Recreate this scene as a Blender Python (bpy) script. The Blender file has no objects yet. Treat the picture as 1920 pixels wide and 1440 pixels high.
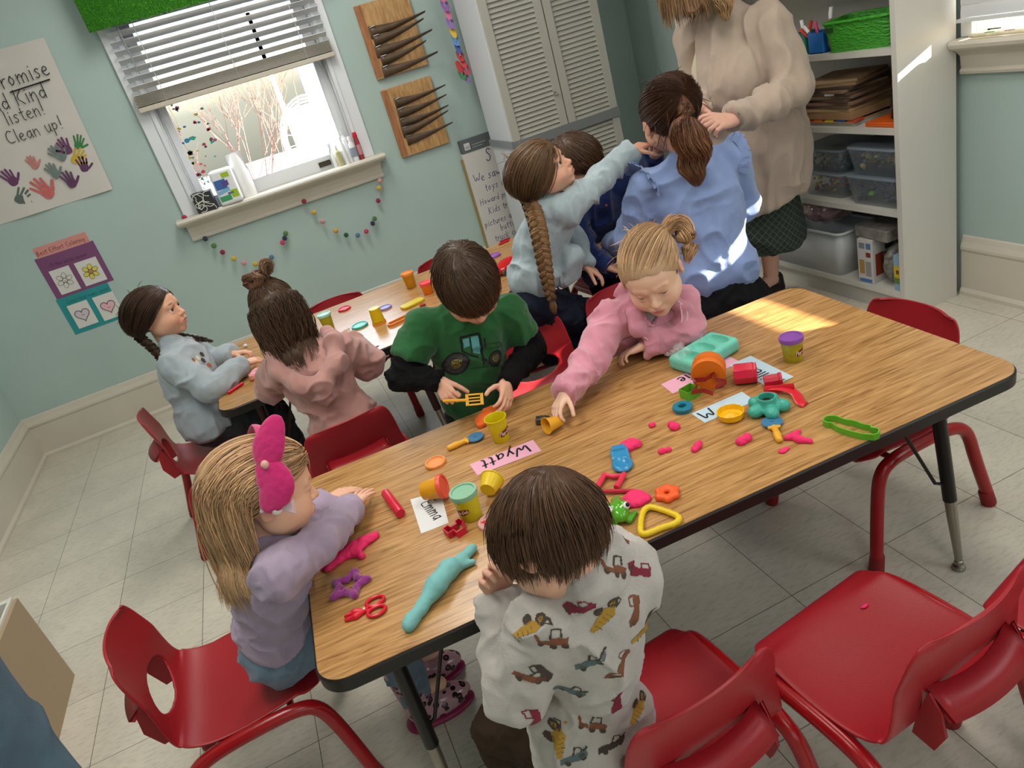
import bpy, bmesh, math, random
import numpy as np
from mathutils import Vector, Matrix, Quaternion

# ---------------------------------------------------------------- camera
SC = bpy.context.scene
COL = SC.collection
CAM_R = (0.89676441, -0.35676128, -0.26179185)
CAM_U = (0.38224629, 0.32647893, 0.86446474)
CAM_F = (0.22293802, 0.87529018, -0.42914536)
CAM_H = 1.4534
cd = bpy.data.cameras.new('camera'); cam = bpy.data.objects.new('camera', cd); COL.objects.link(cam)
cd.sensor_width = 36.0; cd.lens = 1378.08/1920*36; cd.clip_start = 0.02; cd.clip_end = 200
cam.matrix_world = Matrix(((CAM_R[0], CAM_U[0], -CAM_F[0], 0), (CAM_R[1], CAM_U[1], -CAM_F[1], 0),
                           (CAM_R[2], CAM_U[2], -CAM_F[2], CAM_H), (0, 0, 0, 1)))
SC.camera = cam

# ---------------------------------------------------------------- exposure, world, lights
SC.view_settings.view_transform = 'Standard'
SC.view_settings.look = 'None'
SC.view_settings.gamma = 1
SC.view_settings.use_curve_mapping = False
SC.view_settings.exposure = 0.24
SC.cycles.max_bounces = 6
SC.cycles.diffuse_bounces = 3
SC.cycles.glossy_bounces = 3
SC.cycles.transmission_bounces = 5
SC.cycles.transparent_max_bounces = 8
SC.cycles.caustics_reflective = False
SC.cycles.caustics_refractive = False
SC.cycles.sample_clamp_indirect = 6
SC.cycles.use_denoising = True

w = bpy.data.worlds.new('world'); SC.world = w; w.use_nodes = True
nt = w.node_tree; bg = nt.nodes['Background']
sky = nt.nodes.new('ShaderNodeTexSky'); sky.sky_type = 'NISHITA'; sky.sun_disc = False
sky.sun_elevation = math.radians(28); sky.sun_rotation = math.radians(120); sky.air_density = 1.0; sky.dust_density = 1.5
nt.links.new(sky.outputs[0], bg.inputs[0]); bg.inputs[1].default_value = 0.36

SUN_DIR = Vector((-1.0, 0.50, -0.37)).normalized()
sl = bpy.data.lights.new('sun', 'SUN'); sl.energy = 30.0; sl.angle = math.radians(0.5); sl.color = (1.0, 0.90, 0.74)
so = bpy.data.objects.new('sun', sl); COL.objects.link(so); so.location = (6, -2, 5)
so.rotation_euler = SUN_DIR.to_track_quat('-Z', 'Y').to_euler()

def area(name, loc, tgt, sx, sy, power, color=(1, 1, 1), spread=180):
    l = bpy.data.lights.new(name, 'AREA'); l.shape = 'RECTANGLE'; l.size = sx; l.size_y = sy; l.energy = power; l.color = color
    l.spread = math.radians(spread)
    o = bpy.data.objects.new(name, l); COL.objects.link(o); o.location = loc
    o.rotation_euler = (Vector(tgt)-Vector(loc)).to_track_quat('-Z', 'Y').to_euler()
    return o
# the ceiling's fluorescent troffers (their housings are built with the ceiling)
LAMPS = [(-0.5, 1.3), (1.35, 1.3), (0.4, -1.0), (0.4, 3.2)]
for (lx, ly), pw in zip(LAMPS, (16, 8.5, 3.5, 16)):
    area('ceiling_lamp_light', (lx, ly, 2.66), (lx, ly, 0), 0.55, 1.15, pw, (1.0, 0.975, 0.935))
# area lights added for daylight from behind and right; no window is built there
area('back_daylight_fill', (0.5, -2.30, 1.5), (0.5, 3, 0.9), 2.4, 1.5, 11, (0.93, 0.97, 1.0))
area('side_daylight_fill', (2.30, -0.6, 1.6), (-1, 0.6, 0.7), 1.5, 1.1, 16, (0.95, 0.98, 1.0))
area('far_window_light', (0.19, 4.38, 1.28), (0.19, 2, 0.75), 0.80, 0.48, 6, (0.90, 0.95, 1.0))

# ---------------------------------------------------------------- materials
def srgb(h):
    if isinstance(h, str):
        c = [int(h[i:i+2], 16)/255 for i in (0, 2, 4)]
    else: c = h
    return tuple((x/12.92 if x <= 0.04045 else ((x+0.055)/1.055)**2.4) for x in c)
_M = {}
def mat(name, col, rough=0.5, bump=0.0, bscale=60, var=0.0, vscale=8, metal=0.0, trans=0.0, alpha=1.0, sheen=0.0,
        sss=0.0, coat=0.0, attr=None, emit=None, emits=1.0, ior=1.45, spec=0.5, stretch=(1, 1, 1)):
    if name in _M: return _M[name]
    m = bpy.data.materials.new(name); m.use_nodes = True; t = m.node_tree; b = t.nodes['Principled BSDF']
    c = srgb(col); b.inputs['Base Color'].default_value = (*c, 1); b.inputs['Roughness'].default_value = rough
    b.inputs['Metallic'].default_value = metal; b.inputs['Transmission Weight'].default_value = trans
    b.inputs['Alpha'].default_value = alpha; b.inputs['Sheen Weight'].default_value = sheen; b.inputs['IOR'].default_value = ior
    b.inputs['Coat Weight'].default_value = coat; b.inputs['Coat Roughness'].default_value = 0.1
    b.inputs['Specular IOR Level'].default_value = spec
    if sss: b.inputs['Subsurface Weight'].default_value = sss; b.inputs['Subsurface Radius'].default_value = (0.012, 0.004, 0.002); b.inputs['Subsurface Scale'].default_value = 1.0
    tc = t.nodes.new('ShaderNodeTexCoord'); mp = t.nodes.new('ShaderNodeMapping'); mp.inputs['Scale'].default_value = stretch
    t.links.new(tc.outputs['Object'], mp.inputs[0])
    src = None
    if attr:
        a = t.nodes.new('ShaderNodeAttribute'); a.attribute_name = attr; src = a.outputs['Color']
    if var:
        n = t.nodes.new('ShaderNodeTexNoise'); n.inputs['Scale'].default_value = vscale; n.inputs['Detail'].default_value = 4
        t.links.new(mp.outputs[0], n.inputs[0])
        mx = t.nodes.new('ShaderNodeMix'); mx.data_type = 'RGBA'; mx.blend_type = 'MULTIPLY'; mx.inputs[0].default_value = 1
        rp = t.nodes.new('ShaderNodeMapRange'); rp.inputs[1].default_value = 0.3; rp.inputs[2].default_value = 0.7
        rp.inputs[3].default_value = 1-var; rp.inputs[4].default_value = 1+var*0.6
        t.links.new(n.outputs[0], rp.inputs[0])
        if src: t.links.new(src, mx.inputs[6])
        else: mx.inputs[6].default_value = (*c, 1)
        t.links.new(rp.outputs[0], mx.inputs[7]); src = mx.outputs[2]
    if src: t.links.new(src, b.inputs['Base Color'])
    if bump:
        n = t.nodes.new('ShaderNodeTexNoise'); n.inputs['Scale'].default_value = bscale; n.inputs['Detail'].default_value = 3
        t.links.new(mp.outputs[0], n.inputs[0])
        bp = t.nodes.new('ShaderNodeBump'); bp.inputs['Strength'].default_value = min(1, bump); bp.inputs['Distance'].default_value = 0.002
        t.links.new(n.outputs[0], bp.inputs['Height']); t.links.new(bp.outputs[0], b.inputs['Normal'])
    if emit: b.inputs['Emission Color'].default_value = (*srgb(emit), 1); b.inputs['Emission Strength'].default_value = emits
    _M[name] = m
    return m

# ---------------------------------------------------------------- object helpers
def link_mesh(name, verts, faces, m=None, parent=None, smooth=False, mats=None, fmat=None):
    me = bpy.data.meshes.new(name); me.from_pydata([tuple(v) for v in verts], [], [tuple(f) for f in faces]); me.update()
    o = bpy.data.objects.new(name, me); COL.objects.link(o)
    for x in (mats or ([m] if m else [])): me.materials.append(x)
    if fmat is not None: me.polygons.foreach_set('material_index', list(fmat))
    if smooth: me.polygons.foreach_set('use_smooth', [True]*len(me.polygons))
    if parent: o.parent = parent
    return o
class B:
    """collects shapes for ONE mesh"""
    def __init__(s): s.v = []; s.f = []; s.m = []
    def add(s, vs, fs, mi=0):
        n = len(s.v); s.v += [tuple(v) for v in vs]; s.f += [tuple(i+n for i in f) for f in fs]; s.m += [mi]*len(fs); return s
    def box(s, x0, x1, y0, y1, z0, z1, mi=0, M=None):
        v = [(x, y, z) for x in (x0, x1) for y in (y0, y1) for z in (z0, z1)]
        if M is not None: v = [tuple(M @ Vector(p)) for p in v]
        return s.add(v, [(0, 1, 3, 2), (4, 6, 7, 5), (0, 4, 5, 1), (2, 3, 7, 6), (0, 2, 6, 4), (1, 5, 7, 3)], mi)
    def lathe(s, prof, n=28, mi=0, M=None, c=(0, 0), cap=True):
        vs = []; fs = []
        for r, z in prof:
            for i in range(n):
                a = 2*math.pi*i/n; vs.append((c[0]+r*math.cos(a), c[1]+r*math.sin(a), z))
        for j in range(len(prof)-1):
            for i in range(n): fs.append((j*n+i, j*n+(i+1) % n, (j+1)*n+(i+1) % n, (j+1)*n+i))
        if cap:
            fs.append(tuple(range(n))[::-1]); fs.append(tuple((len(prof)-1)*n+i for i in range(n)))
        if M is not None: vs = [tuple(M @ Vector(p)) for p in vs]
        return s.add(vs, fs, mi)
    def tube(s, pts, r, n=10, mi=0, closed=False, cap=True, flat=1.0, up=None):
        P = [Vector(p) for p in pts]; R = r if hasattr(r, '__len__') else [r]*len(P)
        vs = []; fs = []; prev = None; N = len(P)
        for i, p in enumerate(P):
            if closed: t = (P[(i+1) % N]-P[i-1]).normalized()
            else: t = (P[min(i+1, N-1)]-P[max(i-1, 0)]).normalized()
            if prev is None:
                a = Vector(up) if up else (Vector((0, 0, 1)) if abs(t.z) < 0.9 else Vector((1, 0, 0)))
                u = (a-t*a.dot(t)).normalized()
            else: u = (prev-t*prev.dot(t)).normalized()
            prev = u; v = t.cross(u)
            for k in range(n):
                a = 2*math.pi*k/n; vs.append(p+u*(R[i]*flat*math.cos(a))+v*(R[i]*math.sin(a)))
        L = N if closed else N-1
        for i in range(L):
            for k in range(n):
                a0 = i*n; a1 = ((i+1) % N)*n
                fs.append((a0+k, a0+(k+1) % n, a1+(k+1) % n, a1+k))
        if cap and not closed: fs.append(tuple(range(n))[::-1]); fs.append(tuple((N-1)*n+k for k in range(n)))
        return s.add(vs, fs, mi)
    def prism(s, poly, z0, z1, mi=0, M=None, bev=0.0):
        n = len(poly); lv = [(poly, z0), (poly, z1)]
        if bev:
            cx = sum(p[0] for p in poly)/n; cy = sum(p[1] for p in poly)/n
            def ins(d):
                o = []
                for i in range(n):
                    a = Vector(poly[i-1]); b = Vector(poly[i]); c = Vector(poly[(i+1) % n])
                    e1 = (b-a).normalized(); e2 = (c-b).normalized(); nn = Vector((-(e1.y+e2.y), e1.x+e2.x))
                    nn = nn.normalized() if nn.length > 1e-6 else Vector((-e1.y, e1.x)); o.append((b.x+nn.x*d, b.y+nn.y*d))
                return o
            q = ins(bev)
            lv = [(q, z0), (poly, z0+bev), (poly, z1-bev), (q, z1)]
        vs = [(x, y, z) for pl, z in lv for x, y in pl]; fs = []
        for j in range(len(lv)-1):
            for i in range(n): fs.append((j*n+i, j*n+(i+1) % n, (j+1)*n+(i+1) % n, (j+1)*n+i))
        fs.append(tuple(range(n))[::-1]); fs.append(tuple((len(lv)-1)*n+i for i in range(n)))
        if M is not None: vs = [tuple(M @ Vector(p)) for p in vs]
        return s.add(vs, fs, mi)
    def wallring(s, poly, t, z0, z1, mi=0, M=None):
        """closed thin wall following a polygon (cookie cutters)"""
        n = len(poly); q = []
        for i in range(n):
            a = Vector(poly[i-1]); b = Vector(poly[i]); c = Vector(poly[(i+1) % n])
            e1 = (b-a).normalized(); e2 = (c-b).normalized(); nn = Vector((-(e1.y+e2.y), e1.x+e2.x)).normalized(); q.append((b.x+nn.x*t, b.y+nn.y*t))
        vs = [(x, y, z) for pl, z in ((poly, z0), (poly, z1), (q, z1), (q, z0)) for x, y in pl]
        fs = [(j*n+i, j*n+(i+1) % n, ((j+1) % 4)*n+(i+1) % n, ((j+1) % 4)*n+i) for j in range(4) for i in range(n)]
        if M is not None: vs = [tuple(M @ Vector(p)) for p in vs]
        return s.add(vs, fs, mi)
    def sphere(s, c, r, n=14, mi=0, M=None):
        rr = r if hasattr(r, '__len__') else (r, r, r); m_ = n//2+1
        vs = [(c[0], c[1], c[2]-rr[2])]; fs = []
        for j in range(1, m_):
            t = -math.pi/2+math.pi*j/m_
            for i in range(n):
                a = 2*math.pi*i/n; vs.append((c[0]+rr[0]*math.cos(t)*math.cos(a), c[1]+rr[1]*math.cos(t)*math.sin(a), c[2]+rr[2]*math.sin(t)))
        vs.append((c[0], c[1], c[2]+rr[2])); T = len(vs)-1
        for i in range(n): fs.append((0, 1+(i+1) % n, 1+i)); fs.append((T, T-n+i, T-n+(i+1) % n))
        for j in range(m_-2):
            for i in range(n): fs.append((1+j*n+i, 1+j*n+(i+1) % n, 1+(j+1)*n+(i+1) % n, 1+(j+1)*n+i))
        if M is not None: vs = [tuple(M @ Vector(p)) for p in vs]
        return s.add(vs, fs, mi)
    def out(s, name, m, parent=None, smooth=False, bevel=0, seg=2, mats=None, subsurf=0, angle=35):
        o = link_mesh(name, s.v, s.f, m, parent, smooth or bevel > 0, mats=mats, fmat=s.m if mats else None)
        if bevel:
            b = o.modifiers.new('bevel', 'BEVEL'); b.width = bevel; b.segments = seg; b.limit_method = 'ANGLE'; b.angle_limit = math.radians(angle); b.harden_normals = False
        if subsurf: sb = o.modifiers.new('sub', 'SUBSURF'); sb.levels = subsurf; sb.render_levels = subsurf
        if smooth and not subsurf or bevel:
            try: o.data.set_sharp_from_angle(angle=math.radians(angle))
            except Exception: pass
        return o
def thing(name, label, cat, loc=(0, 0, 0), rot=(0, 0, 0), group=None):
    o = bpy.data.objects.new(name, None); COL.objects.link(o); o.empty_display_size = 0.05
    o.location = loc; o.rotation_euler = rot if hasattr(rot, '__len__') else (0, 0, rot)
    o['label'] = label; o['category'] = cat
    if group: o['group'] = group
    return o
def tag(o, label, cat, group=None, kind=None):
    o['label'] = label; o['category'] = cat
    if group: o['group'] = group
    if kind: o['kind'] = kind
    return o
def struct(o, label=None):
    o['kind'] = 'structure'
    if label: o['label'] = label
    return o
def place(o, loc, rz=0, rx=0, ry=0):
    o.location = loc; o.rotation_euler = (rx, ry, rz); return o
def rrect(w, d, r, n=6, cx=0, cy=0):
    pts = []
    for sx, sy, a0 in ((1, 1, 0), (-1, 1, 90), (-1, -1, 180), (1, -1, 270)):
        for i in range(n+1):
            a = math.radians(a0+90*i/n); pts.append((cx+sx*(w/2-r)+r*math.cos(a), cy+sy*(d/2-r)+r*math.sin(a)))
    return pts
def circ(r, n=24, cx=0, cy=0): return [(cx+r*math.cos(2*math.pi*i/n), cy+r*math.sin(2*math.pi*i/n)) for i in range(n)]
def smoothpts(pts, it=2, closed=False):
    P = [Vector(p) for p in pts]
    for _ in range(it):
        Q = []; n = len(P)
        if not closed: Q.append(P[0])
        for i in range(n if closed else n-1):
            a = P[i]; b = P[(i+1) % n]; Q += [a*0.75+b*0.25, a*0.25+b*0.75]
        if not closed: Q.append(P[-1])
        P = Q
    return P

# ---------------------------------------------------------------- handwriting (stroke letters, unit x-height 1)
GL = {
 'P': (0.9, [[(0, 0), (0, 1.9)], [(0, 1.8), (.55, 1.85), (.8, 1.5), (.6, 1.05), (0, .95)]]),
 'W': (1.5, [[(0, 1.7), (.35, 0), (.72, 1.2), (1.05, 0), (1.4, 1.7)]]),
 'E': (1.0, [[(.8, 1.7), (0, 1.65), (.05, .85), (.6, .9)], [(.05, .85), (0, 0), (.85, .05)]]),
 'M': (1.5, [[(0, 0), (.2, 1.75), (.65, .5), (1.1, 1.75), (1.35, 0)]]),
 'S': (0.9, [[(.75, 1.5), (.4, 1.8), (.05, 1.4), (.6, .8), (.65, .25), (.25, 0), (0, .3)]]),
 'D': (1.0, [[(0, 0), (0, 1.7), (.6, 1.5), (.8, .85), (.5, .1), (0, 0)]]),
 'k': (0.85, [[(0, 0), (0, 1.7)], [(.6, 1.0), (.05, .5), (.65, 0)]]),
 'K': (0.95, [[(0, 0), (0, 1.7)], [(.7, 1.5), (.05, .8), (.75, 0)]]),
 'H': (1.1, [[(0, 0), (0, 1.7)], [(.8, 0), (.8, 1.7)], [(0, .85), (.8, .9)]]),
 'B': (1.0, [[(0, 0), (0, 1.7), (.6, 1.5), (.5, 1), (0, .9), (.7, .7), (.6, .1), (0, 0)]]),
 'C': (1.1, [[(.9, 1.5), (.45, 1.75), (.05, 1.0), (.3, .1), (.95, .2)]]),
 'a': (0.85, [[(.6, .8), (.3, 1), (0, .5), (.25, 0), (.6, .35), (.6, 1)], [(.6, .5), (.7, 0)]]),
 'b': (0.8, [[(0, 1.7), (0, 0), (.4, 0), (.6, .5), (.35, .95), (0, .7)]]),
 'c': (0.75, [[(.6, .8), (.3, 1), (0, .5), (.25, 0), (.62, .2)]]),
 'd': (0.85, [[(.6, .7), (.3, .95), (0, .5), (.25, 0), (.6, .3)], [(.6, 1.7), (.65, 0)]]),
 'e': (0.8, [[(.05, .5), (.6, .6), (.4, 1), (.1, .85), (0, .4), (.25, 0), (.65, .15)]]),
 'f': (0.6, [[(.5, 1.6), (.25, 1.7), (.2, 0)], [(0, 1), (.45, 1)]]),
 'g': (0.8, [[(.6, .8), (.3, 1), (0, .6), (.3, .2), (.6, .5), (.6, 1), (.55, -.5), (.1, -.5)]]),
 'h': (0.8, [[(0, 1.7), (0, 0)], [(0, .6), (.35, 1), (.55, .7), (.6, 0)]]),
 'i': (0.4, [[(.1, 1), (.15, 0)], [(.1, 1.35), (.13, 1.42)]]),
 'l': (0.35, [[(.1, 1.7), (.15, 0)]]),
 'm': (1.25, [[(0, 1), (.05, 0)], [(.05, .6), (.3, 1), (.5, .7), (.5, 0)], [(.5, .6), (.8, 1), (1.0, .7), (1.0, 0)]]),
 'n': (0.8, [[(0, 1), (.05, 0)], [(.05, .6), (.35, 1), (.55, .7), (.6, 0)]]),
 'o': (0.85, [[(.3, 1), (0, .5), (.3, 0), (.62, .5), (.3, 1)]]),
 'p': (0.8, [[(0, 1), (.05, -.6)], [(.02, .8), (.4, 1), (.6, .5), (.3, .1), (.03, .3)]]),
 'r': (0.6, [[(0, 1), (.05, 0)], [(.05, .6), (.25, .95), (.5, .9)]]),
 's': (0.7, [[(.5, .85), (.25, 1), (.05, .75), (.5, .35), (.3, 0), (0, .15)]]),
 't': (0.65, [[(.25, 1.5), (.25, .1), (.5, 0)], [(0, 1), (.5, 1.02)]]),
 'u': (0.8, [[(0, 1), (.05, .2), (.3, 0), (.55, .3), (.55, 1)], [(.55, .4), (.65, 0)]]),
 'v': (0.75, [[(0, 1), (.3, 0), (.6, 1)]]),
 'w': (1.0, [[(0, 1), (.2, 0), (.42, .8), (.62, 0), (.85, 1)]]),
 'y': (0.8, [[(0, 1), (.28, .25)], [(.6, 1), (.05, -.6)]]),
 '!': (0.4, [[(.15, 1.7), (.15, .45)], [(.15, .05), (.16, 0)]]),
 '&': (0.9, [[(.7, 0), (.1, 1.2), (.4, 1.5), (.5, 1.2), (0, .4), (.3, 0), (.7, .5)]]),
 '-': (0.7, [[(.1, .6), (.5, .6)]]), ' ': (0.55, []), 'O': (1.2, [[(.5, 1.7), (0, .85), (.5, 0), (1, .85), (.5, 1.7)]]),
}
def writing(b, text, x, y, h, th=0.12, slant=0.0, M=None, mi=0, z=0.0, sp=0.12, n=4, rise=0.0):
    """lays the letters as flat pen strokes in the xy plane; returns end x"""
    for ch in text:
        wd, st = GL.get(ch, GL[' '])
        for s_ in st:
            P = smoothpts([(px, py, 0) for px, py in s_], 2 if len(s_) > 2 else 0)
            L = []; R = []
            for i, p in enumerate(P):
                t = (P[min(i+1, len(P)-1)]-P[max(i-1, 0)]); t = t.normalized() if t.length > 0 else Vector((1, 0, 0))
                nn = Vector((-t.y, t.x, 0))*th*0.5
                if i == 0: p = p-t*th*.4
                if i == len(P)-1: p = p+t*th*.4
                L.append(p+nn); R.append(p-nn)
            vs = []
            for q in L+R: vs.append((x+(q.x+slant*q.y)*h, y+q.y*h+rise*(q.x*h+x), z))
            k = len(L)
            if M is not None: vs = [tuple(M @ Vector(v)) for v in vs]
            b.add(vs, [(i, i+k, i+1+k, i+1) for i in range(k-1)], mi)
        x += (wd+sp)*h
    return x

# ---------------------------------------------------------------- signed-distance modelling for bodies, cloth, dough
def _n(v): v = np.asarray(v, float); return v/max(np.linalg.norm(v), 1e-9)
class SDF:
    def __init__(s): s.p = []
    def cap(s, a, b, ra, rb=None, k=.01, op=1, flat=None): s.p.append(('c', np.array(a, float), np.array(b, float), ra, ra if rb is None else rb, k, op, flat)); return s
    def path(s, pts, rs, k=.01, op=1):
        for i in range(len(pts)-1): s.cap(pts[i], pts[i+1], rs[i], rs[i+1], k, op)
        return s
    def ell(s, c, r, R=None, k=.01, op=1): s.p.append(('e', np.array(c, float), np.array(r, float), np.eye(3) if R is None else np.array(R, float), 0, k, op, None)); return s
    def box(s, c, r, R=None, k=.005, op=1, rd=.005): s.p.append(('b', np.array(c, float), np.array(r, float), np.eye(3) if R is None else np.array(R, float), rd, k, op, None)); return s
    def mesh(s, h, noise=None):
        lo = np.full(3, 1e9); hi = -lo
        for q in s.p:
            if q[6] < 0: continue
            if q[0] == 'c':
                r = max(q[3], q[4]); lo = np.minimum(lo, np.minimum(q[1], q[2])-r); hi = np.maximum(hi, np.maximum(q[1], q[2])+r)
            else:
                e = np.abs(q[3].T) @ q[2]; lo = np.minimum(lo, q[1]-e); hi = np.maximum(hi, q[1]+e)
        m = 3*h+0.012; lo -= m; hi += m
        N = np.ceil((hi-lo)/h).astype(int)+1; F = np.full(N, 0.06, np.float32)
        for q in s.p:
            k = q[5]; mg = k*2+3*h
            if q[0] == 'c':
                r = max(q[3], q[4]); a = np.minimum(q[1], q[2])-r-mg; b = np.maximum(q[1], q[2])+r+mg
            else:
                e = np.abs(q[3].T) @ q[2]; a = q[1]-e-mg; b = q[1]+e+mg
            i0 = np.clip(np.floor((a-lo)/h).astype(int), 0, N); i1 = np.clip(np.ceil((b-lo)/h).astype(int)+1, 0, N)
            if (i1 <= i0).any(): continue
            X = (lo[0]+h*np.arange(i0[0], i1[0]))[:, None, None]; Y = (lo[1]+h*np.arange(i0[1], i1[1]))[None, :, None]; Z = (lo[2]+h*np.arange(i0[2], i1[2]))[None, None, :]
            if q[0] == 'c':
                ab = q[2]-q[1]; L2 = max(ab @ ab, 1e-12)
                px, py, pz = X-q[1][0], Y-q[1][1], Z-q[1][2]
                t = np.clip((px*ab[0]+py*ab[1]+pz*ab[2])/L2, 0, 1)
                dx, dy, dz = px-t*ab[0], py-t*ab[1], pz-t*ab[2]
                if q[7] is not None:   # flattened cross-section along a unit axis: (axis, factor)
                    ax, fc = q[7]; ax = _n(ax); c_ = (dx*ax[0]+dy*ax[1]+dz*ax[2]); g = (1/fc-1)
                    dx, dy, dz = dx+c_*g*ax[0], dy+c_*g*ax[1], dz+c_*g*ax[2]
                d = np.sqrt(dx*dx+dy*dy+dz*dz)-(q[3]+(q[4]-q[3])*t)
                if q[7] is not None: d = d*0.8
            else:
                R = q[3]; px, py, pz = X-q[1][0], Y-q[1][1], Z-q[1][2]
                u = [R[i, 0]*px+R[i, 1]*py+R[i, 2]*pz for i in range(3)]
                if q[0] == 'e':
                    k0 = np.sqrt(sum((u[i]/q[2][i])**2 for i in range(3))); k1 = np.sqrt(sum((u[i]/q[2][i]**2)**2 for i in range(3)))
                    d = k0*(k0-1)/np.maximum(k1, 1e-6)
                else:
                    e = [np.abs(u[i])-q[2][i]+q[4] for i in range(3)]
                    d = np.sqrt(sum(np.maximum(x, 0)**2 for x in e))+np.minimum(np.maximum(np.maximum(e[0], e[1]), e[2]), 0)-q[4]
            S = F[i0[0]:i1[0], i0[1]:i1[1], i0[2]:i1[2]]
            d = np.clip(d, -1, 1).astype(np.float32)
            if q[6] > 0:
                hh = np.maximum(k-np.abs(S-d), 0)/k; S[...] = np.minimum(S, d)-hh*hh*k*0.25
            else:
                d = -d; hh = np.maximum(k-np.abs(S-d), 0)/k; S[...] = np.maximum(S, d)+hh*hh*k*0.25
        return _nets(F, lo, h)
def _nets(F, lo, h):
    s_ = F < 0; N = F.shape
    c = [s_[i:N[0]-1+i, j:N[1]-1+j, k:N[2]-1+k] for i in (0, 1) for j in (0, 1) for k in (0, 1)]
    cnt = sum(x.astype(np.int8) for x in c); act = (cnt > 0) & (cnt < 8)
    I = np.argwhere(act); idx = np.full(act.shape, -1, np.int64); idx[act] = np.arange(len(I))
    acc = np.zeros((len(I), 3)); n = np.zeros(len(I))
    corners = [(i, j, k) for i in (0, 1) for j in (0, 1) for k in (0, 1)]
    for ai, a in enumerate(corners):
        for ax in range(3):
            if a[ax] == 1: continue
            b = list(a); b[ax] = 1
            fa = F[I[:, 0]+a[0], I[:, 1]+a[1], I[:, 2]+a[2]]; fb = F[I[:, 0]+b[0], I[:, 1]+b[1], I[:, 2]+b[2]]
            mk = (fa < 0) != (fb < 0); t = np.where(mk, fa/np.where(mk, fa-fb, 1), 0)
            p = np.tile(np.array(a, float), (len(I), 1)); p[:, ax] += t
            acc += p*mk[:, None]; n += mk
    V = lo+(I+acc/np.maximum(n, 1)[:, None])*h
    Q = []
    for ax in range(3):
        o1, o2 = [(1, 2), (2, 0), (0, 1)][ax]
        sl0 = [slice(None)]*3; sl1 = [slice(None)]*3; sl0[ax] = slice(0, N[ax]-1); sl1[ax] = slice(1, N[ax])
        A = s_[tuple(sl0)]; Bq = s_[tuple(sl1)]; E = np.argwhere(A != Bq)
        E = E[(E[:, o1] > 0) & (E[:, o2] > 0) & (E[:, o1] < N[o1]-1) & (E[:, o2] < N[o2]-1)]
        d1 = np.zeros(3, int); d1[o1] = 1; d2 = np.zeros(3, int); d2[o2] = 1
        g = lambda P: idx[P[:, 0], P[:, 1], P[:, 2]]
        q = np.stack([g(E-d1-d2), g(E-d2), g(E), g(E-d1)], 1)
        fl = ~A[E[:, 0], E[:, 1], E[:, 2]]
        q[fl] = q[fl][:, ::-1]; Q.append(q)
    Q = np.concatenate(Q); Q = Q[(Q >= 0).all(1)]
    return V, Q
def vnoise(P, sc, seed=0):
    P = np.asarray(P)*sc+seed*17.13; i = np.floor(P).astype(np.int64); f = P-i; f = f*f*(3-2*f); r = 0
    for a in (0, 1):
        for b in (0, 1):
            for c in (0, 1):
                hsh = ((i[:, 0]+a)*374761393+(i[:, 1]+b)*668265263+(i[:, 2]+c)*2147483647+seed*974711) & 0xffffffff
                hsh = ((hsh ^ (hsh >> 13))*1274126177) & 0xffffffff; v = ((hsh ^ (hsh >> 16)) & 0xffff)/65535.0
                wt = (f[:, 0] if a else 1-f[:, 0])*(f[:, 1] if b else 1-f[:, 1])*(f[:, 2] if c else 1-f[:, 2]); r = r+v*wt
    return r-0.5
def vnormals(V, Q):
    nn = np.cross(V[Q[:, 2]]-V[Q[:, 0]], V[Q[:, 3]]-V[Q[:, 1]]); N = np.zeros_like(V)
    for i in range(4): np.add.at(N, Q[:, i], nn)
    return N/np.maximum(np.linalg.norm(N, axis=1), 1e-12)[:, None]
def np_mesh(name, V, Q, mats, parent=None, col=None, fmat=None):
    me = bpy.data.meshes.new(name); nv = len(V); nf = len(Q); k = Q.shape[1]
    me.vertices.add(nv); me.vertices.foreach_set('co', np.asarray(V, np.float32).ravel())
    me.loops.add(nf*k); me.loops.foreach_set('vertex_index', np.asarray(Q, np.int32).ravel())
    me.polygons.add(nf); me.polygons.foreach_set('loop_start', np.arange(0, nf*k, k, dtype=np.int32))
    try: me.polygons.foreach_set('loop_total', np.full(nf, k, np.int32))
    except Exception: pass
    me.update(calc_edges=True)
    me.polygons.foreach_set('use_smooth', np.ones(nf, bool))
    for m in (mats if isinstance(mats, list) else [mats]): me.materials.append(m)
    if fmat is not None: me.polygons.foreach_set('material_index', np.asarray(fmat, np.int32))
    if col is not None:
        at = me.color_attributes.new('Col', 'FLOAT_COLOR', 'POINT'); at.data.foreach_set('color', np.concatenate([col, np.ones((nv, 1))], 1).astype(np.float32).ravel())
    o = bpy.data.objects.new(name, me); COL.objects.link(o)
    if parent: o.parent = parent
    return o
def joinVQ(parts):
    V = []; Q = []; n = 0
    for v, q in parts: V.append(v); Q.append(q+n); n += len(v)
    return np.concatenate(V), np.concatenate(Q)
def lump(name, sdf, h, m, parent=None, amp=0.0, sc=40, seed=1):
    V, Q = sdf.mesh(h)
    if amp:
        V = V+vnormals(V, Q)*(vnoise(V, sc, seed)*amp+vnoise(V, sc*2.3, seed+3)*amp*.5)[:, None]
    return np_mesh(name, V, Q, m, parent)

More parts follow.
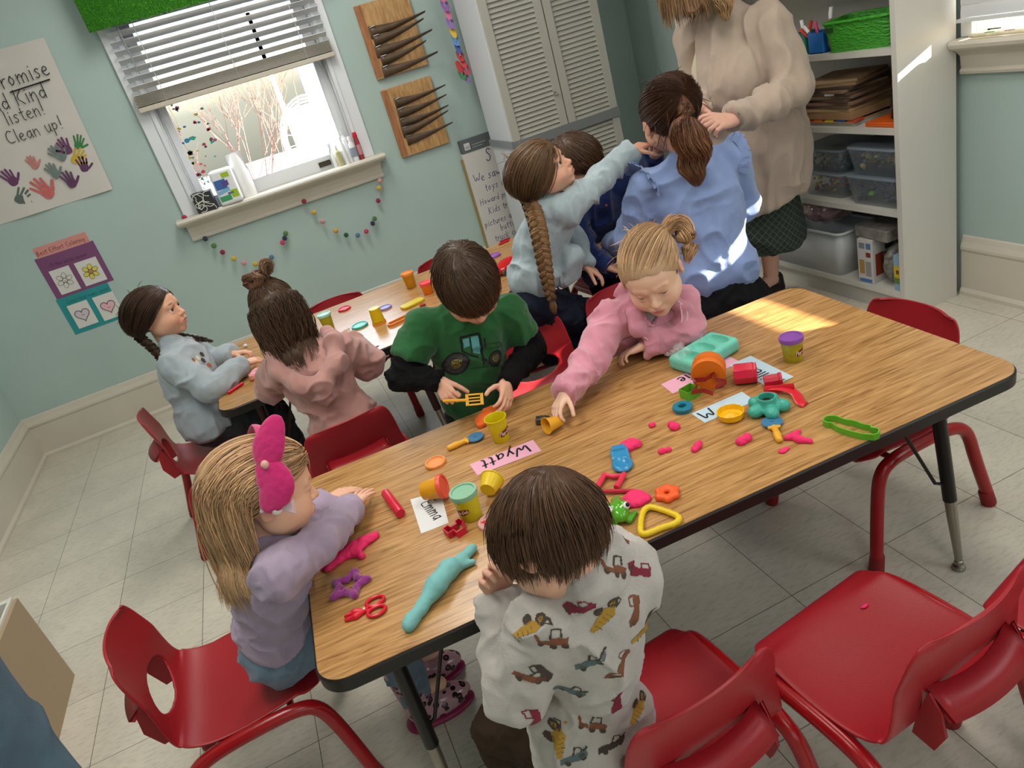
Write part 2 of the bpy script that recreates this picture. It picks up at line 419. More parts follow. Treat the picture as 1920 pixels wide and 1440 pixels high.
# ================================================================ ROOM SHELL
YW = 4.445; XL = -1.60; XR = 2.475; YB = -2.45; ZC = 2.75
def wall_mat():
    m = mat('wall_paint', 'abbfba', rough=0.62, bump=0.25, bscale=140, var=0.05, vscale=2.2)
    return m
def floor_mat():
    m = bpy.data.materials.new('vinyl_tile'); m.use_nodes = True; t = m.node_tree; b = t.nodes['Principled BSDF']; N = t.nodes.new; L = t.links.new
    tc = N('ShaderNodeTexCoord'); mp = N('ShaderNodeMapping'); mp.inputs['Location'].default_value = (1.2845, -1.2063, 0); L(tc.outputs['Object'], mp.inputs[0])
    br = N('ShaderNodeTexBrick'); br.offset = 0.0; br.inputs['Scale'].default_value = 1.0; br.inputs['Brick Width'].default_value = 0.3048; br.inputs['Row Height'].default_value = 0.3048
    br.inputs['Mortar Size'].default_value = 0.0011; br.inputs['Mortar Smooth'].default_value = 0.3; br.inputs['Bias'].default_value = 0.0
    br.inputs['Color1'].default_value = (*srgb('cbc5b6'), 1); br.inputs['Color2'].default_value = (*srgb('d1cbbc'), 1); br.inputs['Mortar'].default_value = (*srgb('4d463c'), 1)
    L(mp.outputs[0], br.inputs['Vector'])
    n1 = N('ShaderNodeTexNoise'); n1.inputs['Scale'].default_value = 5; n1.inputs['Detail'].default_value = 5
    m2 = N('ShaderNodeMapping'); m2.inputs['Rotation'].default_value = (0, 0, 0.6); m2.inputs['Scale'].default_value = (30, 110, 1); L(tc.outputs['Object'], m2.inputs[0])
    n2 = N('ShaderNodeTexNoise'); n2.inputs['Scale'].default_value = 1; n2.inputs['Detail'].default_value = 6; n2.inputs['Roughness'].default_value = 0.65; L(m2.outputs[0], n2.inputs[0]); L(tc.outputs['Object'], n1.inputs[0])
    r1 = N('ShaderNodeMapRange'); r1.inputs[1].default_value = .35; r1.inputs[2].default_value = .7; r1.inputs[3].default_value = .93; r1.inputs[4].default_value = 1.06; L(n1.outputs[0], r1.inputs[0])
    r2 = N('ShaderNodeMapRange'); r2.inputs[1].default_value = .30; r2.inputs[2].default_value = .52; r2.inputs[3].default_value = .80; r2.inputs[4].default_value = 1.03; L(n2.outputs[0], r2.inputs[0])
    a = N('ShaderNodeMath'); a.operation = 'MULTIPLY'; L(r1.outputs[0], a.inputs[0]); L(r2.outputs[0], a.inputs[1])
    mx = N('ShaderNodeMix'); mx.data_type = 'RGBA'; mx.blend_type = 'MULTIPLY'; mx.inputs[0].default_value = 1; L(br.outputs[0], mx.inputs[6]); L(a.outputs[0], mx.inputs[7])
    L(mx.outputs[2], b.inputs['Base Color']); b.inputs['Roughness'].default_value = 0.38
    bp = N('ShaderNodeBump'); bp.inputs['Strength'].default_value = .15; bp.inputs['Distance'].default_value = .001; L(n2.outputs[0], bp.inputs['Height']); L(bp.outputs[0], b.inputs['Normal'])
    return m
M_WALL = wall_mat(); M_FLOOR = floor_mat()
M_TRIM = mat('cream_gloss_paint', 'cdc6b8', rough=0.35, var=0.04, vscale=5, bump=0.1, bscale=30)
M_WHITE = mat('white_paint', 'dcdad4', rough=0.4, var=0.03, vscale=6)
M_WINW = mat('white_window_paint', 'dfe2e6', rough=0.35)
M_GLASS = mat('window_glass', 'ffffff', rough=0.0, trans=1.0, ior=1.01)
M_CEIL = mat('ceiling_tile', 'e2e0da', rough=0.9, bump=0.3, bscale=80)

struct(B().box(XL-.1, XR+.6, YB-.1, YW+.1, -0.08, 0).out('floor', M_FLOOR))
struct(B().box(XL-.1, XR+.6, YB-.1, YW+.12, ZC, ZC+.05).out('ceiling', M_CEIL))
# far wall with the window hole (x -.215...595, z .98..2.05)
WX0, WX1, WZ0, WZ1 = -0.285, 0.665, 0.965, 2.09
b = B()
b.box(XL-.1, WX0, YW, YW+.13, 0, ZC).box(WX1, XR+.6, YW, YW+.13, 0, ZC).box(WX0, WX1, YW, YW+.13, 0, WZ0).box(WX0, WX1, YW, YW+.13, WZ1, ZC)
struct(b.out('wall_far', M_WALL))
struct(B().box(XL-.13, XL, YB-.1, YW+.1, 0, ZC).out('wall_left', M_WALL))
struct(B().box(XL-.1, XR+.6, YB-.13, YB, 0, ZC).out('wall_back', M_WALL))
# right wall: window hole y .83..2.04, z .985..2.1 ; step in the plaster near the far corner
b = B(); RY0, RY1, RZ0, RZ1 = 0.70, 2.05, 0.985, 2.10
b.box(XR, XR+.14, YB, RY0, 0, ZC).box(XR, XR+.14, RY1, 4.13, 0, ZC).box(XR, XR+.14, RY0, RY1, 0, RZ0).box(XR, XR+.14, RY0, RY1, RZ1, ZC)
b.box(XR+.03, XR+.14, 4.13, YW+.1, 0, ZC)
struct(b.out('wall_right', M_WALL))
# baseboards (profile swept along each wall)
def baseboard(name, p0, p1, nrm):
    prof = [(0, 0), (.021, 0), (.021, .016), (.012, .03), (.012, .185), (.017, .195), (.017, .205), (.009, .225), (.004, .245), (0, .25)]
    p0 = Vector(p0); p1 = Vector(p1); n = Vector(nrm); vs = []
    for p in (p0, p1):
        for d, z in prof: vs.append((p.x+n.x*d, p.y+n.y*d, z))
    k = len(prof)
    return struct(link_mesh(name, vs, [(i, i+1, i+1+k, i+k) for i in range(k-1)]+[tuple(range(k))[::-1], tuple(range(k, 2*k))], M_TRIM))
baseboard('baseboard_far', (XL, YW, 0), (1.28, YW, 0), (0, -1, 0))
baseboard('baseboard_left', (XL, YB, 0), (XL, YW-.0, 0), (1, 0, 0))
baseboard('baseboard_right', (XR, 2.10, 0), (XR, YB, 0), (-1, 0, 0))

# ---- window in the far wall
b = B()
cw = .075
b.box(WX0-cw, WX0, YW-.022, YW, .985, WZ1+cw).box(WX1, WX1+cw, YW-.022, YW, .985, WZ1+cw).box(WX0-cw, WX1+cw, YW-.022, YW, WZ1, WZ1+cw)
b.box(WX0-.012, WX0+.012, YW-.032, YW-.02, .985, WZ1).box(WX1-.012, WX1+.012, YW-.032, YW-.02, .985, WZ1)
win = b.out('window_1', M_WINW, bevel=.003)
struct(win)
b = B()  # reveal, sashes
b.box(WX0, WX0+.02, YW, YW+.12, WZ0, WZ1).box(WX1-.02, WX1, YW, YW+.12, WZ0, WZ1).box(WX0, WX1, YW, YW+.12, WZ1-.02, WZ1)
b.out('window_reveal', M_WINW, win)
b = B(); sx0, sx1 = WX0+.02, WX1-.02
b.box(sx0, sx0+.05, YW+.04, YW+.075, .985, 1.60).box(sx1-.05, sx1, YW+.04, YW+.075, .985, 1.60).box(sx0, sx1, YW+.04, YW+.075, .985, 1.055).box(sx0, sx1, YW+.04, YW+.075, 1.56, 1.60)
b.box(sx0+.012, sx0+.02, YW+.03, YW+.04, .985, 1.60).box(sx1-.02, sx1-.012, YW+.03, YW+.04, .985, 1.60)
b.out('lower_sash', M_WINW, win, bevel=.002)
b = B()
b.box(sx0, sx0+.05, YW+.08, YW+.11, 1.55, WZ1-.02).box(sx1-.05, sx1, YW+.08, YW+.11, 1.55, WZ1-.02).box(sx0, sx1, YW+.08, YW+.11, 1.55, 1.60).box(sx0, sx1, YW+.08, YW+.11, WZ1-.06, WZ1-.02)
b.out('upper_sash', M_WINW, win, bevel=.002)
B().box(sx0+.05, sx1-.05, YW+.056, YW+.059, 1.055, 1.56).out('window_glass', M_GLASS, win)
B().box(sx0+.05, sx1-.05, YW+.094, YW+.097, 1.60, WZ1-.06).out('window_glass', M_GLASS, win)
b = B(); b.box(.425, .495, YW+.030, YW+.04, 1.005, 1.032); b.box(.432, .488, YW+.024, YW+.031, 1.010, 1.026)
b.out('sash_lift', mat('dark_bronze', '4b4238', rough=.4, metal=.6), win)
# sill and apron
vs = []; prof = [(YW+.04, .945), (YW-.072, .945), (YW-.082, .950), (YW-.100, .962), (YW-.104, .972), (YW-.100, .982), (YW-.090, .986), (YW+.04, .986)]
for x in (-.405, .785): vs += [(x, y, z) for y, z in prof]
k = len(prof)
sill = link_mesh('trim_1', vs, [(i, (i+1) % k, (i+1) % k+k, i+k) for i in range(k)]+[tuple(range(k))[::-1], tuple(range(k, 2*k))], M_TRIM); struct(sill)
prof = [(YW, .855), (YW-.022, .855), (YW-.024, .866), (YW-.018, .874), (YW-.020, .90), (YW-.034, .925), (YW-.055, .94), (YW-.070, .945), (YW, .945)]; vs = []
for x in (-.372, .752): vs += [(x, y, z) for y, z in prof]
k = len(prof)
struct(link_mesh('trim_2', vs, [(i, (i+1) % k, (i+1) % k+k, i+k) for i in range(k)]+[tuple(range(k))[::-1], tuple(range(k, 2*k))], M_TRIM))

# ---- venetian blind in front of the far window
M_SLAT = mat('blind_slat', 'd9dbdd', rough=.45)
bl = thing('venetian_blind', 'white venetian blind half raised over the window of the far wall', 'blind', (0.18, 4.40, 1.5))
def slat(bb, x0, x1, yc, zc, wd, tilt, th=.0022, arch=.003):
    vs = []; n = 6
    for x in (x0, x1):
        for s_ in (0, 1):
            for i in range(n+1):
                u = -wd/2+wd*i/n; hgt = arch*(1-(2*i/n-1)**2)+(th if s_ else 0)
                vs.append((x, yc+u*math.cos(tilt)-hgt*math.sin(tilt), zc+u*math.sin(tilt)+hgt*math.cos(tilt)))
    m_ = n+1; fs = []
    for i in range(n): fs += [(m_+i, m_+i+1, 3*m_+i+1, 3*m_+i), (i+1, i, 2*m_+i, 2*m_+i+1), (i, i+1, m_+i+1, m_+i), (2*m_+i+1, 2*m_+i, 3*m_+i, 3*m_+i+1)]
    fs += [(0, m_, 3*m_, 2*m_), (n, 2*m_+n, 3*m_+n, m_+n)]
    bb.add(vs, fs)
P0 = (bl.location.x, bl.location.y, bl.location.z)
def rel(o, root): o.location = (-root.location.x, -root.location.y, -root.location.z); return o
zs = 1.645
k_ = 0
while zs < 2.12:
    bb = B(); slat(bb, -.325, .70, 4.395, zs, .052, math.radians(-24)); rel(bb.out('slat', M_SLAT, bl, smooth=True), bl); zs += .0415
bb = B()
for i in range(11): slat(bb, -.335+.002*(i % 3), .703-.002*(i % 2), 4.395, 1.558+i*.0052, .052, math.radians(-6+i*.3), th=.0018)
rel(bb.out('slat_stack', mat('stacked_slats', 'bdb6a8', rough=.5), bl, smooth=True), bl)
rel(B().box(-.335, .705, 4.37, 4.42, 1.532, 1.556).out('bottom_rail', mat('blind_rail', 'c4bcae', rough=.5), bl, bevel=.003), bl)
for x in (-.19, .19, .56):
    bb = B()
    for yy in (4.372, 4.418): bb.tube([(x, yy, 1.54), (x, yy, 2.15)], .0010, 5)
    bb.tube([(x, 4.395, 1.54), (x, 4.395, 2.15)], .0012, 5); rel(bb.out('cord', mat('blind_cord', 'e6e6e6'), bl), bl)
bb = B(); bb.tube([(-.262, 4.355, 2.12), (-.258, 4.35, 1.72)], .0035, 8); rel(bb.out('tilt_wand', mat('clear_wand', '8d9498', rough=.2), bl), bl)
rel(B().box(-.335, .705, 4.36, 4.42, 2.115, 2.155).out('head_rail', M_WINW, bl), bl)

# ---- fringe of artificial grass over the blind
gr = thing('grass_valance', 'bright green artificial grass valance across the top of the far window', 'valance', (.19, 4.33, 1.92))
rel(B().box(-.385, .77, 4.325, 4.345, 1.925, 2.24).out('backing', mat('turf_backing', '2a6b12', rough=.9), gr), gr)
rng = np.random.default_rng(4); n = 15000
px = rng.uniform(-.385, .77, n); pz = rng.uniform(1.922, 2.24, n); a = rng.uniform(0, 6.28, n); ln = rng.uniform(.009, .017, n)
V = np.zeros((n, 3, 3)); V[:, 0] = np.stack([px-.0011, np.full(n, 4.326), pz], 1); V[:, 1] = np.stack([px+.0011, np.full(n, 4.326), pz], 1)
V[:, 2] = np.stack([px+np.cos(a)*.008, 4.326-ln, pz+np.sin(a)*.008-.006], 1)
g1 = srgb('3f8f1c'); g2 = srgb('5fb52c'); tt = rng.random(n)[:, None]; c3 = np.repeat(np.array(g1)*(1-tt)+np.array(g2)*tt, 3, 0)
o = np_mesh('grass_blades', V.reshape(-1, 3), np.arange(3*n).reshape(-1, 3), mat('turf_blade', '4fa022', rough=.6, attr='Col'), gr, col=c3); o['kind'] = 'stuff'; rel(o, gr)

# ---- what the window looks out on
og = struct(B().box(-14, 14, YW+.6, 30, -.7, -.6).out('ground', mat('pale_ground', 'e9e6df', rough=.9, var=.1, vscale=3)))
twig_m = mat('reddish_twigs', 'a0786e', rough=.8)
def bush(name, label, cx, cy, z0, spread, hgt, n, seed, m=twig_m):
    rnd = random.Random(seed); bb = B()
    def br(p, d, L, r, lv):
        q = p+d*L; mid = p+d*L*.5+Vector((rnd.uniform(-1, 1), rnd.uniform(-1, 1), 0))*L*.07
        bb.tube([p, mid, q], [r, r*.8, r*.6], 4, cap=False)
        if lv > 0:
            for _ in range(rnd.choice((2, 3, 3))):
                dd = (d+Vector((rnd.uniform(-1, 1), rnd.uniform(-.6, .6), rnd.uniform(-.3, .8)))*.62).normalized(); br(p+d*L*rnd.uniform(.55, 1), dd, L*rnd.uniform(.55, .8), r*.6, lv-1)
    for _ in range(n):
        br(Vector((cx+rnd.uniform(-spread, spread)*.3, cy+rnd.uniform(-.2, .2), z0)), Vector((rnd.uniform(-.5, .5), rnd.uniform(-.2, .2), 1)).normalized(), hgt*.4, .012, 4)
    return tag(bb.out(name, m), label, 'bush')
bush('bare_bush', 'bare reddish bush outside the far window, left of the spoked ring toy', .12, 9.6, -.6, 1.2, 3.0, 6, 3)
bush('bare_bush', 'bare twiggy bush outside the far window at the foot of the red playhouse', 3.4, 11.5, -.6, .8, 2.6, 6, 8)
wh = thing('spinner_toy', 'large white spoked ring toy standing outside the far window', 'outdoor toy', (.72, 6.9, .9))
bb = B()
for r_ in (.36, .31, .335): bb.tube([(.72+r_*math.cos(a)*.8, 6.9+.02*math.sin(3*a), 1.0+r_*math.sin(a)) for a in [2*math.pi*i/40 for i in range(40)]], .008, 6, closed=True)
rel(bb.out('rim', mat('white_enamel', 'f4f4f4', rough=.4), wh), wh)
for i in range(9):
    a = math.pi*i/9; rel(B().tube([(.72-.28*math.cos(a), 6.9, 1.0-.33*math.sin(a)), (.72+.03*math.sin(5*a), 6.88, 1.0), (.72+.28*math.cos(a), 6.9, 1.0+.33*math.sin(a))], .004, 5).out('spoke', _M['white_enamel'], wh), wh)
rel(B().tube([(.72, 6.9, .66), (.72, 6.9, -.6)], .02, 8).out('stand', _M['white_enamel'], wh), wh)
ph = thing('playhouse', 'colourful red, blue and white plastic playhouse outside the far window', 'playhouse', (1.3, 8.6, -.6))
cols = {'red_plastic_panel': 'd8807a', 'blue_plastic_panel': '8592cc', 'white_plastic_panel': 'e8e8f0', 'sky_plastic_panel': '8db6dd', 'grey_panel': '8e98a4'}
for nm, x0, x1, z0, z1 in (('red_plastic_panel', 1.25, 2.1, .75, 1.5), ('blue_plastic_panel', .95, 1.25, .7, 1.6), ('red_plastic_panel', .7, .95, .75, 1.25), ('grey_panel', .55, 1.3, 1.62, 2.2), ('sky_plastic_panel', 1.5, 2.2, .1, .7), ('white_plastic_panel', 1.25, 2.2, 1.55, 1.62), ('blue_plastic_panel', 1.35, 1.6, 1.7, 2.4), ('white_plastic_panel', .66, .7, -.6, 2.3), ('white_plastic_panel', 2.1, 2.16, -.6, 2.3)):
    rel(B().box(x0, x1, 8.55, 8.6, z0, z1).out('panel', mat(nm, cols[nm], rough=.5), ph), ph)
tw = B(); rnd = random.Random(5)
# coloured gel clings stuck on the left of the pane
gel = thing('gel_clings', 'cluster of small coloured gel stickers on the left of the far window pane', 'stickers', (-.12, YW+.055, 1.2))
gcol = ['c23a52', '2f8fc4', '2fa58f', 'd9c84a', '3a6fb5', 'b05a94', '49b0a0', '7a4a3a', 'e06a7a', '3b3f52']
for i in range(46):
    px = rnd.uniform(-.212, -.045); pz = rnd.uniform(1.10, 1.53)
    if i > 30: px = rnd.uniform(-.212, -.16)
    r_ = rnd.uniform(.006, .017); k = rnd.choice((4, 5, 3, 8)); a0 = rnd.uniform(0, 6)
    poly = [(px+r_*rnd.uniform(.6, 1.4)*math.cos(a0+2*math.pi*j/k), pz+r_*rnd.uniform(.5, 1)*math.sin(a0+2*math.pi*j/k)) for j in range(k)]
    Mx = Matrix(((1, 0, 0, 0), (0, 0, -1, YW+.055), (0, 1, 0, 0), (0, 0, 0, 1)))
    rel(B().prism(poly, 0, .0015, M=Mx).out('cling', mat('gel_'+gcol[i % 10], gcol[i % 10], rough=.2, trans=.4), gel), gel)

# ---- window in the right wall
b = B()
b.box(XR-.022, XR, RY0-.09, RY0, .985, RZ1+.09).box(XR-.022, XR, RY1, RY1+.045, .985, RZ1+.09).box(XR-.022, XR, RY0-.09, RY1+.045, RZ1, RZ1+.09)
win2 = b.out('window_2', M_WINW, bevel=.003); struct(win2)
b = B()
b.box(XR+.05, XR+.085, RY0, RY0+.05, .985, 2.1).box(XR+.05, XR+.085, RY1-.05, RY1, .985, 2.1).box(XR+.05, XR+.085, RY0, RY1, 2.05, 2.1).box(XR+.05, XR+.085, RY0, RY1, 1.50, 1.54).box(XR+.05, XR+.085, RY0, RY1, .985, .992)
b.out('sash', M_WINW, win2)
# stool and apron
vs = []; prof = [(XR+.05, .95), (XR-.06, .95), (XR-.075, .96), (XR-.079, .972), (XR-.074, .984), (XR+.05, .986)]
for y in (.57, 2.098): vs += [(x, y, z) for x, z in prof]
k = len(prof); struct(link_mesh('trim_3', vs, [(i, i+k, (i+1) % k+k, (i+1) % k) for i in range(k)]+[tuple(range(k)), tuple(range(k, 2*k))[::-1]], M_TRIM))
vs = []; prof = [(XR, .862), (XR-.022, .862), (XR-.026, .872), (XR-.018, .882), (XR-.024, .925), (XR-.05, .95), (XR, .95)]
for y in (.60, 2.096): vs += [(x, y, z) for x, z in prof]
k = len(prof); struct(link_mesh('trim_4', vs, [(i, i+k, (i+1) % k+k, (i+1) % k) for i in range(k)]+[tuple(range(k)), tuple(range(k, 2*k))[::-1]], M_TRIM))
bl2 = thing('venetian_blind', 'white venetian blind lowered almost to the sill of the right-hand window', 'blind', (XR-.03, 1.4, 1.5))
zs = 1.079; i = 0
while zs < 2.1:
    bb = B(); slat(bb, 0, RY1-RY0+.03, 0, 0, .054, math.radians(-82), arch=.003); o = bb.out('slat', M_SLAT, bl2, smooth=True)
    o.rotation_euler = (0, 0, math.radians(90)); o.location = (XR-.045-bl2.location.x, RY0-.01-bl2.location.y, zs-1.5); zs += .041; i += 1
rel(B().box(XR-.07, XR-.022, RY0-.01, RY1+.02, 1.041, 1.052).out('bottom_rail', M_SLAT, bl2), bl2)
# package of wipes on the right sill
wp = thing('wipes_pack', 'cream printed packet lying on the sill of the right-hand window', 'packet', (2.425, 1.80, .986))
s = SDF(); s.box((2.425, 1.84, .995), (.016, .19, .008), rd=.006, k=.004)
V, Q = s.mesh(.004); rel(np_mesh('packet_body', V, Q, mat('cream_foil', 'efe6c8', rough=.35, var=.25, vscale=30), wp), wp)
for i, (yy, cc) in enumerate([(1.95, '8fae6a'), (1.88, 'd08a8a'), (1.80, 'c05a5a'), (1.74, '7fa36a')]):
    rel(B().box(2.41, 2.44, yy-.018, yy+.018, 1.0015, 1.0038).out('print_patch', mat('print_'+cc, cc, rough=.4), wp), wp)

# ---- ceiling lamps' housings
for j, (lx, ly) in enumerate(LAMPS):
    hs = thing('ceiling_lamp', 'white fluorescent ceiling lamp, %s' % ['over the left of the near table', 'over the right of the near table', 'behind the camera', 'over the far table'][j], 'lamp', (lx, ly, 2.68))
    rel(B().box(lx-.31, lx+.31, ly-.61, ly+.61, 2.70, 2.75).out('housing', M_WHITE, hs), hs)
    rel(B().box(lx-.28, lx+.28, ly-.58, ly+.58, 2.69, 2.70).out('diffuser', mat('lamp_diffuser', 'ffffff', emit='fff6e6', emits=3.0), hs), hs)

# ================================================================ THINGS ON THE FAR WALL
def wallM(x, z, y=YW-.001, rot=0.0):   # local xy plane -> the wall plane, local +z -> into the room
    c, s_ = math.cos(rot), math.sin(rot)
    return Matrix(((c, -s_, 0, x), (0, 0, -1, y), (s_, c, 0, z), (0, 0, 0, 1)))
M_INK = mat('black_marker', '17161a', rough=.6); M_BLUEINK = mat('blue_marker', '27306e', rough=.6)
PAPER = mat('paper_sheet', 'cfcac4', rough=.8, var=.03, vscale=9)
# promise poster
pr = thing('promise_poster', 'large handwritten white paper poster with painted handprints, left of the window', 'poster', (-1.0, YW-.002, 1.6))
bb = B(); n = 14; vs = []; fs = []
for i in range(n+1):
    for j in range(2):
        x = -1.42+(-.625+.03*j+1.42)*i/n; z = 1.232+j*.735; y = YW-.003-.006*math.sin(i*1.1)*(1-j)-.004*(1-j); vs.append((x, y, z))
for i in range(n): fs.append((2*i, 2*i+2, 2*i+3, 2*i+1))
bb.add(vs, fs); rel(bb.out('sheet', PAPER, pr, smooth=True), pr)
bb = B(); Mp = lambda x, z, rot=0: wallM(x, z, YW-.0125, rot)
writing(bb, 'Promise', 0, 0, .043, .10, .1, M=Mp(-.905, 1.802, .03)); writing(bb, 'nd Kind', 0, 0, .042, .10, .1, M=Mp(-.945, 1.715, .02))
writing(bb, 'listen!', 0, 0, .038, .10, .1, M=Mp(-.925, 1.648, .02)); writing(bb, 'Clean up!', 0, 0, .036, .10, .1, M=Mp(-.965, 1.565, .02))
bb.tube([(-.845, YW-.0125, 1.782), (-.655, YW-.0125, 1.79)], .0035, 5)
rel(bb.out('handwriting', M_INK, pr), pr)
def handprint(x, z, s_, rot, mirror=1):
    bb = B(); M0 = wallM(x, z, YW-.011, rot)
    bb.prism([(mirror*px*s_, py*s_) for px, py in (smoothpts([(-.35, -.5, 0), (.3, -.5, 0), (.45, 0, 0), (.4, .3, 0), (-.38, .32, 0), (-.45, -.1, 0)], 2, True) and [(v.x, v.y) for v in smoothpts([(-.35, -.5, 0), (.3, -.5, 0), (.45, 0, 0), (.4, .3, 0), (-.38, .32, 0), (-.45, -.1, 0)], 2, True)])], 0, .0004, M=M0)
    for ax, ay, bx, by, r_ in ((-.33, .2, -.52, .85, .095), (-.1, .25, -.15, 1.08, .1), (.12, .25, .2, 1.05, .1), (.33, .2, .5, .8, .09), (.35, -.25, .88, .2, .11)):
        a_ = Vector((ax, ay)); b_ = Vector((bx, by)); t = (b_-a_).normalized(); nn = Vector((-t.y, t.x))*r_
        pts = [a_+nn, a_-nn, b_-nn]+[b_+t*r_*math.sin(u)-nn*math.cos(u) for u in (.5, 1.0, 1.57, 2.1, 2.6)]+[b_+nn]
        bb.prism([(mirror*p.x*s_, p.y*s_) for p in pts], 0, .0005, M=M0)
    return bb
HP = [(-.792, 1.415, .055, .45, '6f7f7a', 1), (-.885, 1.385, .040, .2, 'c87f78', 1), (-.700, 1.485, .052, .15, '6a3c62', -1), (-.640, 1.478, .045, -.45, '3c7d4c', 1), (-.668, 1.415, .055, -.95, 'c9aa3c', 1), (-.815, 1.345, .048, .2, '6f7f7a', 1),
      (-.742, 1.290, .053, .15, '5f3a5c', 1), (-.668, 1.352, .048, -.1, '5f3a5c', 1), (-.875, 1.262, .068, .5, 'c96a66', 1), (-.985, 1.33, .05, .3, '6a3c62', 1), (-1.0, 1.26, .05, .9, '5f6a66', 1), (-1.05, 1.42, .05, .2, 'c9aa3c', 1)]
HP = [(-.775, 1.455, .050, .55, '6f7f7a', 1), (-.905, 1.45, .038, .15, 'c87f78', 1), (-.735, 1.475, .048, .1, '6a3c62', -1), (-.675, 1.478, .042, -.5, '3c7d4c', 1), (-.715, 1.418, .050, -.9, 'c9aa3c', 1), (-.838, 1.385, .045, .25, '6f7f7a', 1),
      (-.790, 1.322, .050, .15, '5f3a5c', 1), (-.700, 1.372, .045, -.1, '5f3a5c', 1), (-.915, 1.315, .066, .5, 'c96a66', 1), (-1.03, 1.41, .05, .3, '6a3c62', 1), (-1.04, 1.32, .05, -.9, '5f6a66', 1)]
for x, z, s_, rt, c_, mr in HP: rel(handprint(x, z, s_*1.05, rt, mr).out('handprint', mat('handpaint_'+c_, c_, rough=.7, var=.15, vscale=60), pr), pr)
# best effort colouring chart
ch = thing('colouring_chart', 'pink, purple and teal colouring chart with flower and heart cards taped to the wall', 'chart', (-.99, YW, .83))
def flat(x0, x1, z0, z1, y, m, nm, par, sl=0.0):
    vs = [(x0, y, z0), (x1, y, z0+sl), (x1, y, z1+sl), (x0, y, z1), (x0, y+.0008, z0), (x1, y+.0008, z0+sl), (x1, y+.0008, z1+sl), (x0, y+.0008, z1)]
    return rel(link_mesh(nm, vs, [(0, 1, 2, 3), (7, 6, 5, 4), (0, 4, 5, 1), (3, 2, 6, 7), (0, 3, 7, 4), (1, 5, 6, 2)], m, par), par)
flat(-1.112, -.847, 1.02, 1.075, YW-.0022, mat('salmon_card', 'd08d86', rough=.8), 'header_strip', ch)
flat(-1.130, -.832, .795, 1.022, YW-.0015, mat('purple_card', '7a4a70', rough=.8, var=.05), 'purple_card', ch)
flat(-1.138, -.868, .588, .795, YW-.0015, mat('teal_card', '2b8d90', rough=.8, var=.05), 'teal_card', ch)
CARD = mat('white_card', 'd6d3cf', rough=.8)
cards = [(-1.098, -.997, .810, .943), (-.970, -.858, .811, .942), (-1.106, -1.002, .612, .746), (-.974, -.865, .606, .744)]
for i, (x0, x1, z0, z1) in enumerate(cards):
    c = flat(x0, x1, z0, z1, YW-.0035, CARD, 'drawing_card', ch); cx, cz = (x0+x1)/2, (z0+z1)/2
    bb = B(); M0 = wallM(cx, cz, YW-.0045)
    if i < 2:
        for k in range(6):
            a = k*math.pi/3+.3; ex, ey = .026*math.cos(a), .026*math.sin(a)
            pts = [(ex+.015*math.cos(u)*math.cos(a)-.011*math.sin(u)*math.sin(a), ey+.015*math.cos(u)*math.sin(a)+.011*math.sin(u)*math.cos(a)) for u in [j*.5236 for j in range(12)]]
            if i == 1: B_ = B().prism(pts, 0, .0003, M=M0); rel(B_.out('yellow_petal', mat('yellow_crayon', 'd8c95a', rough=.8), ch), ch)
            bb.tube([M0 @ Vector((p[0], p[1], .0006)) for p in pts], .0009 if i else .0007, 4, closed=True)
        if i == 1: rel(B().prism(circ(.013, 14), 0, .0005, M=M0).out('flower_centre', mat('brown_crayon', 'b98b5a', rough=.8), ch), ch)
        bb.tube([M0 @ Vector((p[0], p[1], .0006)) for p in circ(.012, 14)], .0008, 4, closed=True)
        bb.tube([M0 @ Vector((x, y, .0007)) for x, y in ((-.005, -.004 if i else -.006), (0, -.007 if i else -.003), (.005, -.004 if i else -.006))], .0008, 4)
    else:
        H_ = [(0.040*0.95*(math.sin(u)**3)*.95, .034*(13*math.cos(u)-5*math.cos(2*u)-2*math.cos(3*u)-math.cos(4*u))/15) for u in [j*2*math.pi/30 for j in range(30)]]
        rel(B().prism(H_[::-1], 0, .0003, M=M0).out('heart_drawing', mat('pale_pink_crayon' if i == 3 else 'faint_lilac_crayon', 'e3b3bd' if i == 3 else 'cdc2cc', rough=.8), ch), ch)
        bb.tube([M0 @ Vector((p[0], p[1], .0008)) for p in H_], .0016, 5, closed=True)
        d_ = -1 if i == 2 else 1
        bb.tube([M0 @ Vector((x, y, .0008)) for x, y in ((-.008, -.004), (0, -.004-.005*d_), (.008, -.004))], .0009, 4)
    rel(bb.out('ink_outline', M_INK, ch), ch)
bb = B(); M0 = wallM(-1.105, 1.032, YW-.0028); writing(bb, 'Best Effort Coloring', 0, 0, .0145, .14, .05, M=M0, z=.0004); rel(bb.out('header_lettering', mat('dark_red_marker', '6b3038', rough=.7), ch), ch)
bb = B(); writing(bb, 'Fill the white space', 0, 0, .0125, .13, .05, M=wallM(-1.085, .958, YW-.0022), z=.0004); rel(bb.out('upper_lettering', mat('dark_plum_marker', '4a2250', rough=.7), ch), ch)
bb = B(); writing(bb, 'Colors that make sense', 0, 0, .0115, .13, .05, M=wallM(-1.098, .756, YW-.0022), z=.0004); rel(bb.out('lower_lettering', mat('dark_teal_marker', '0f5f66', rough=.7), ch), ch)

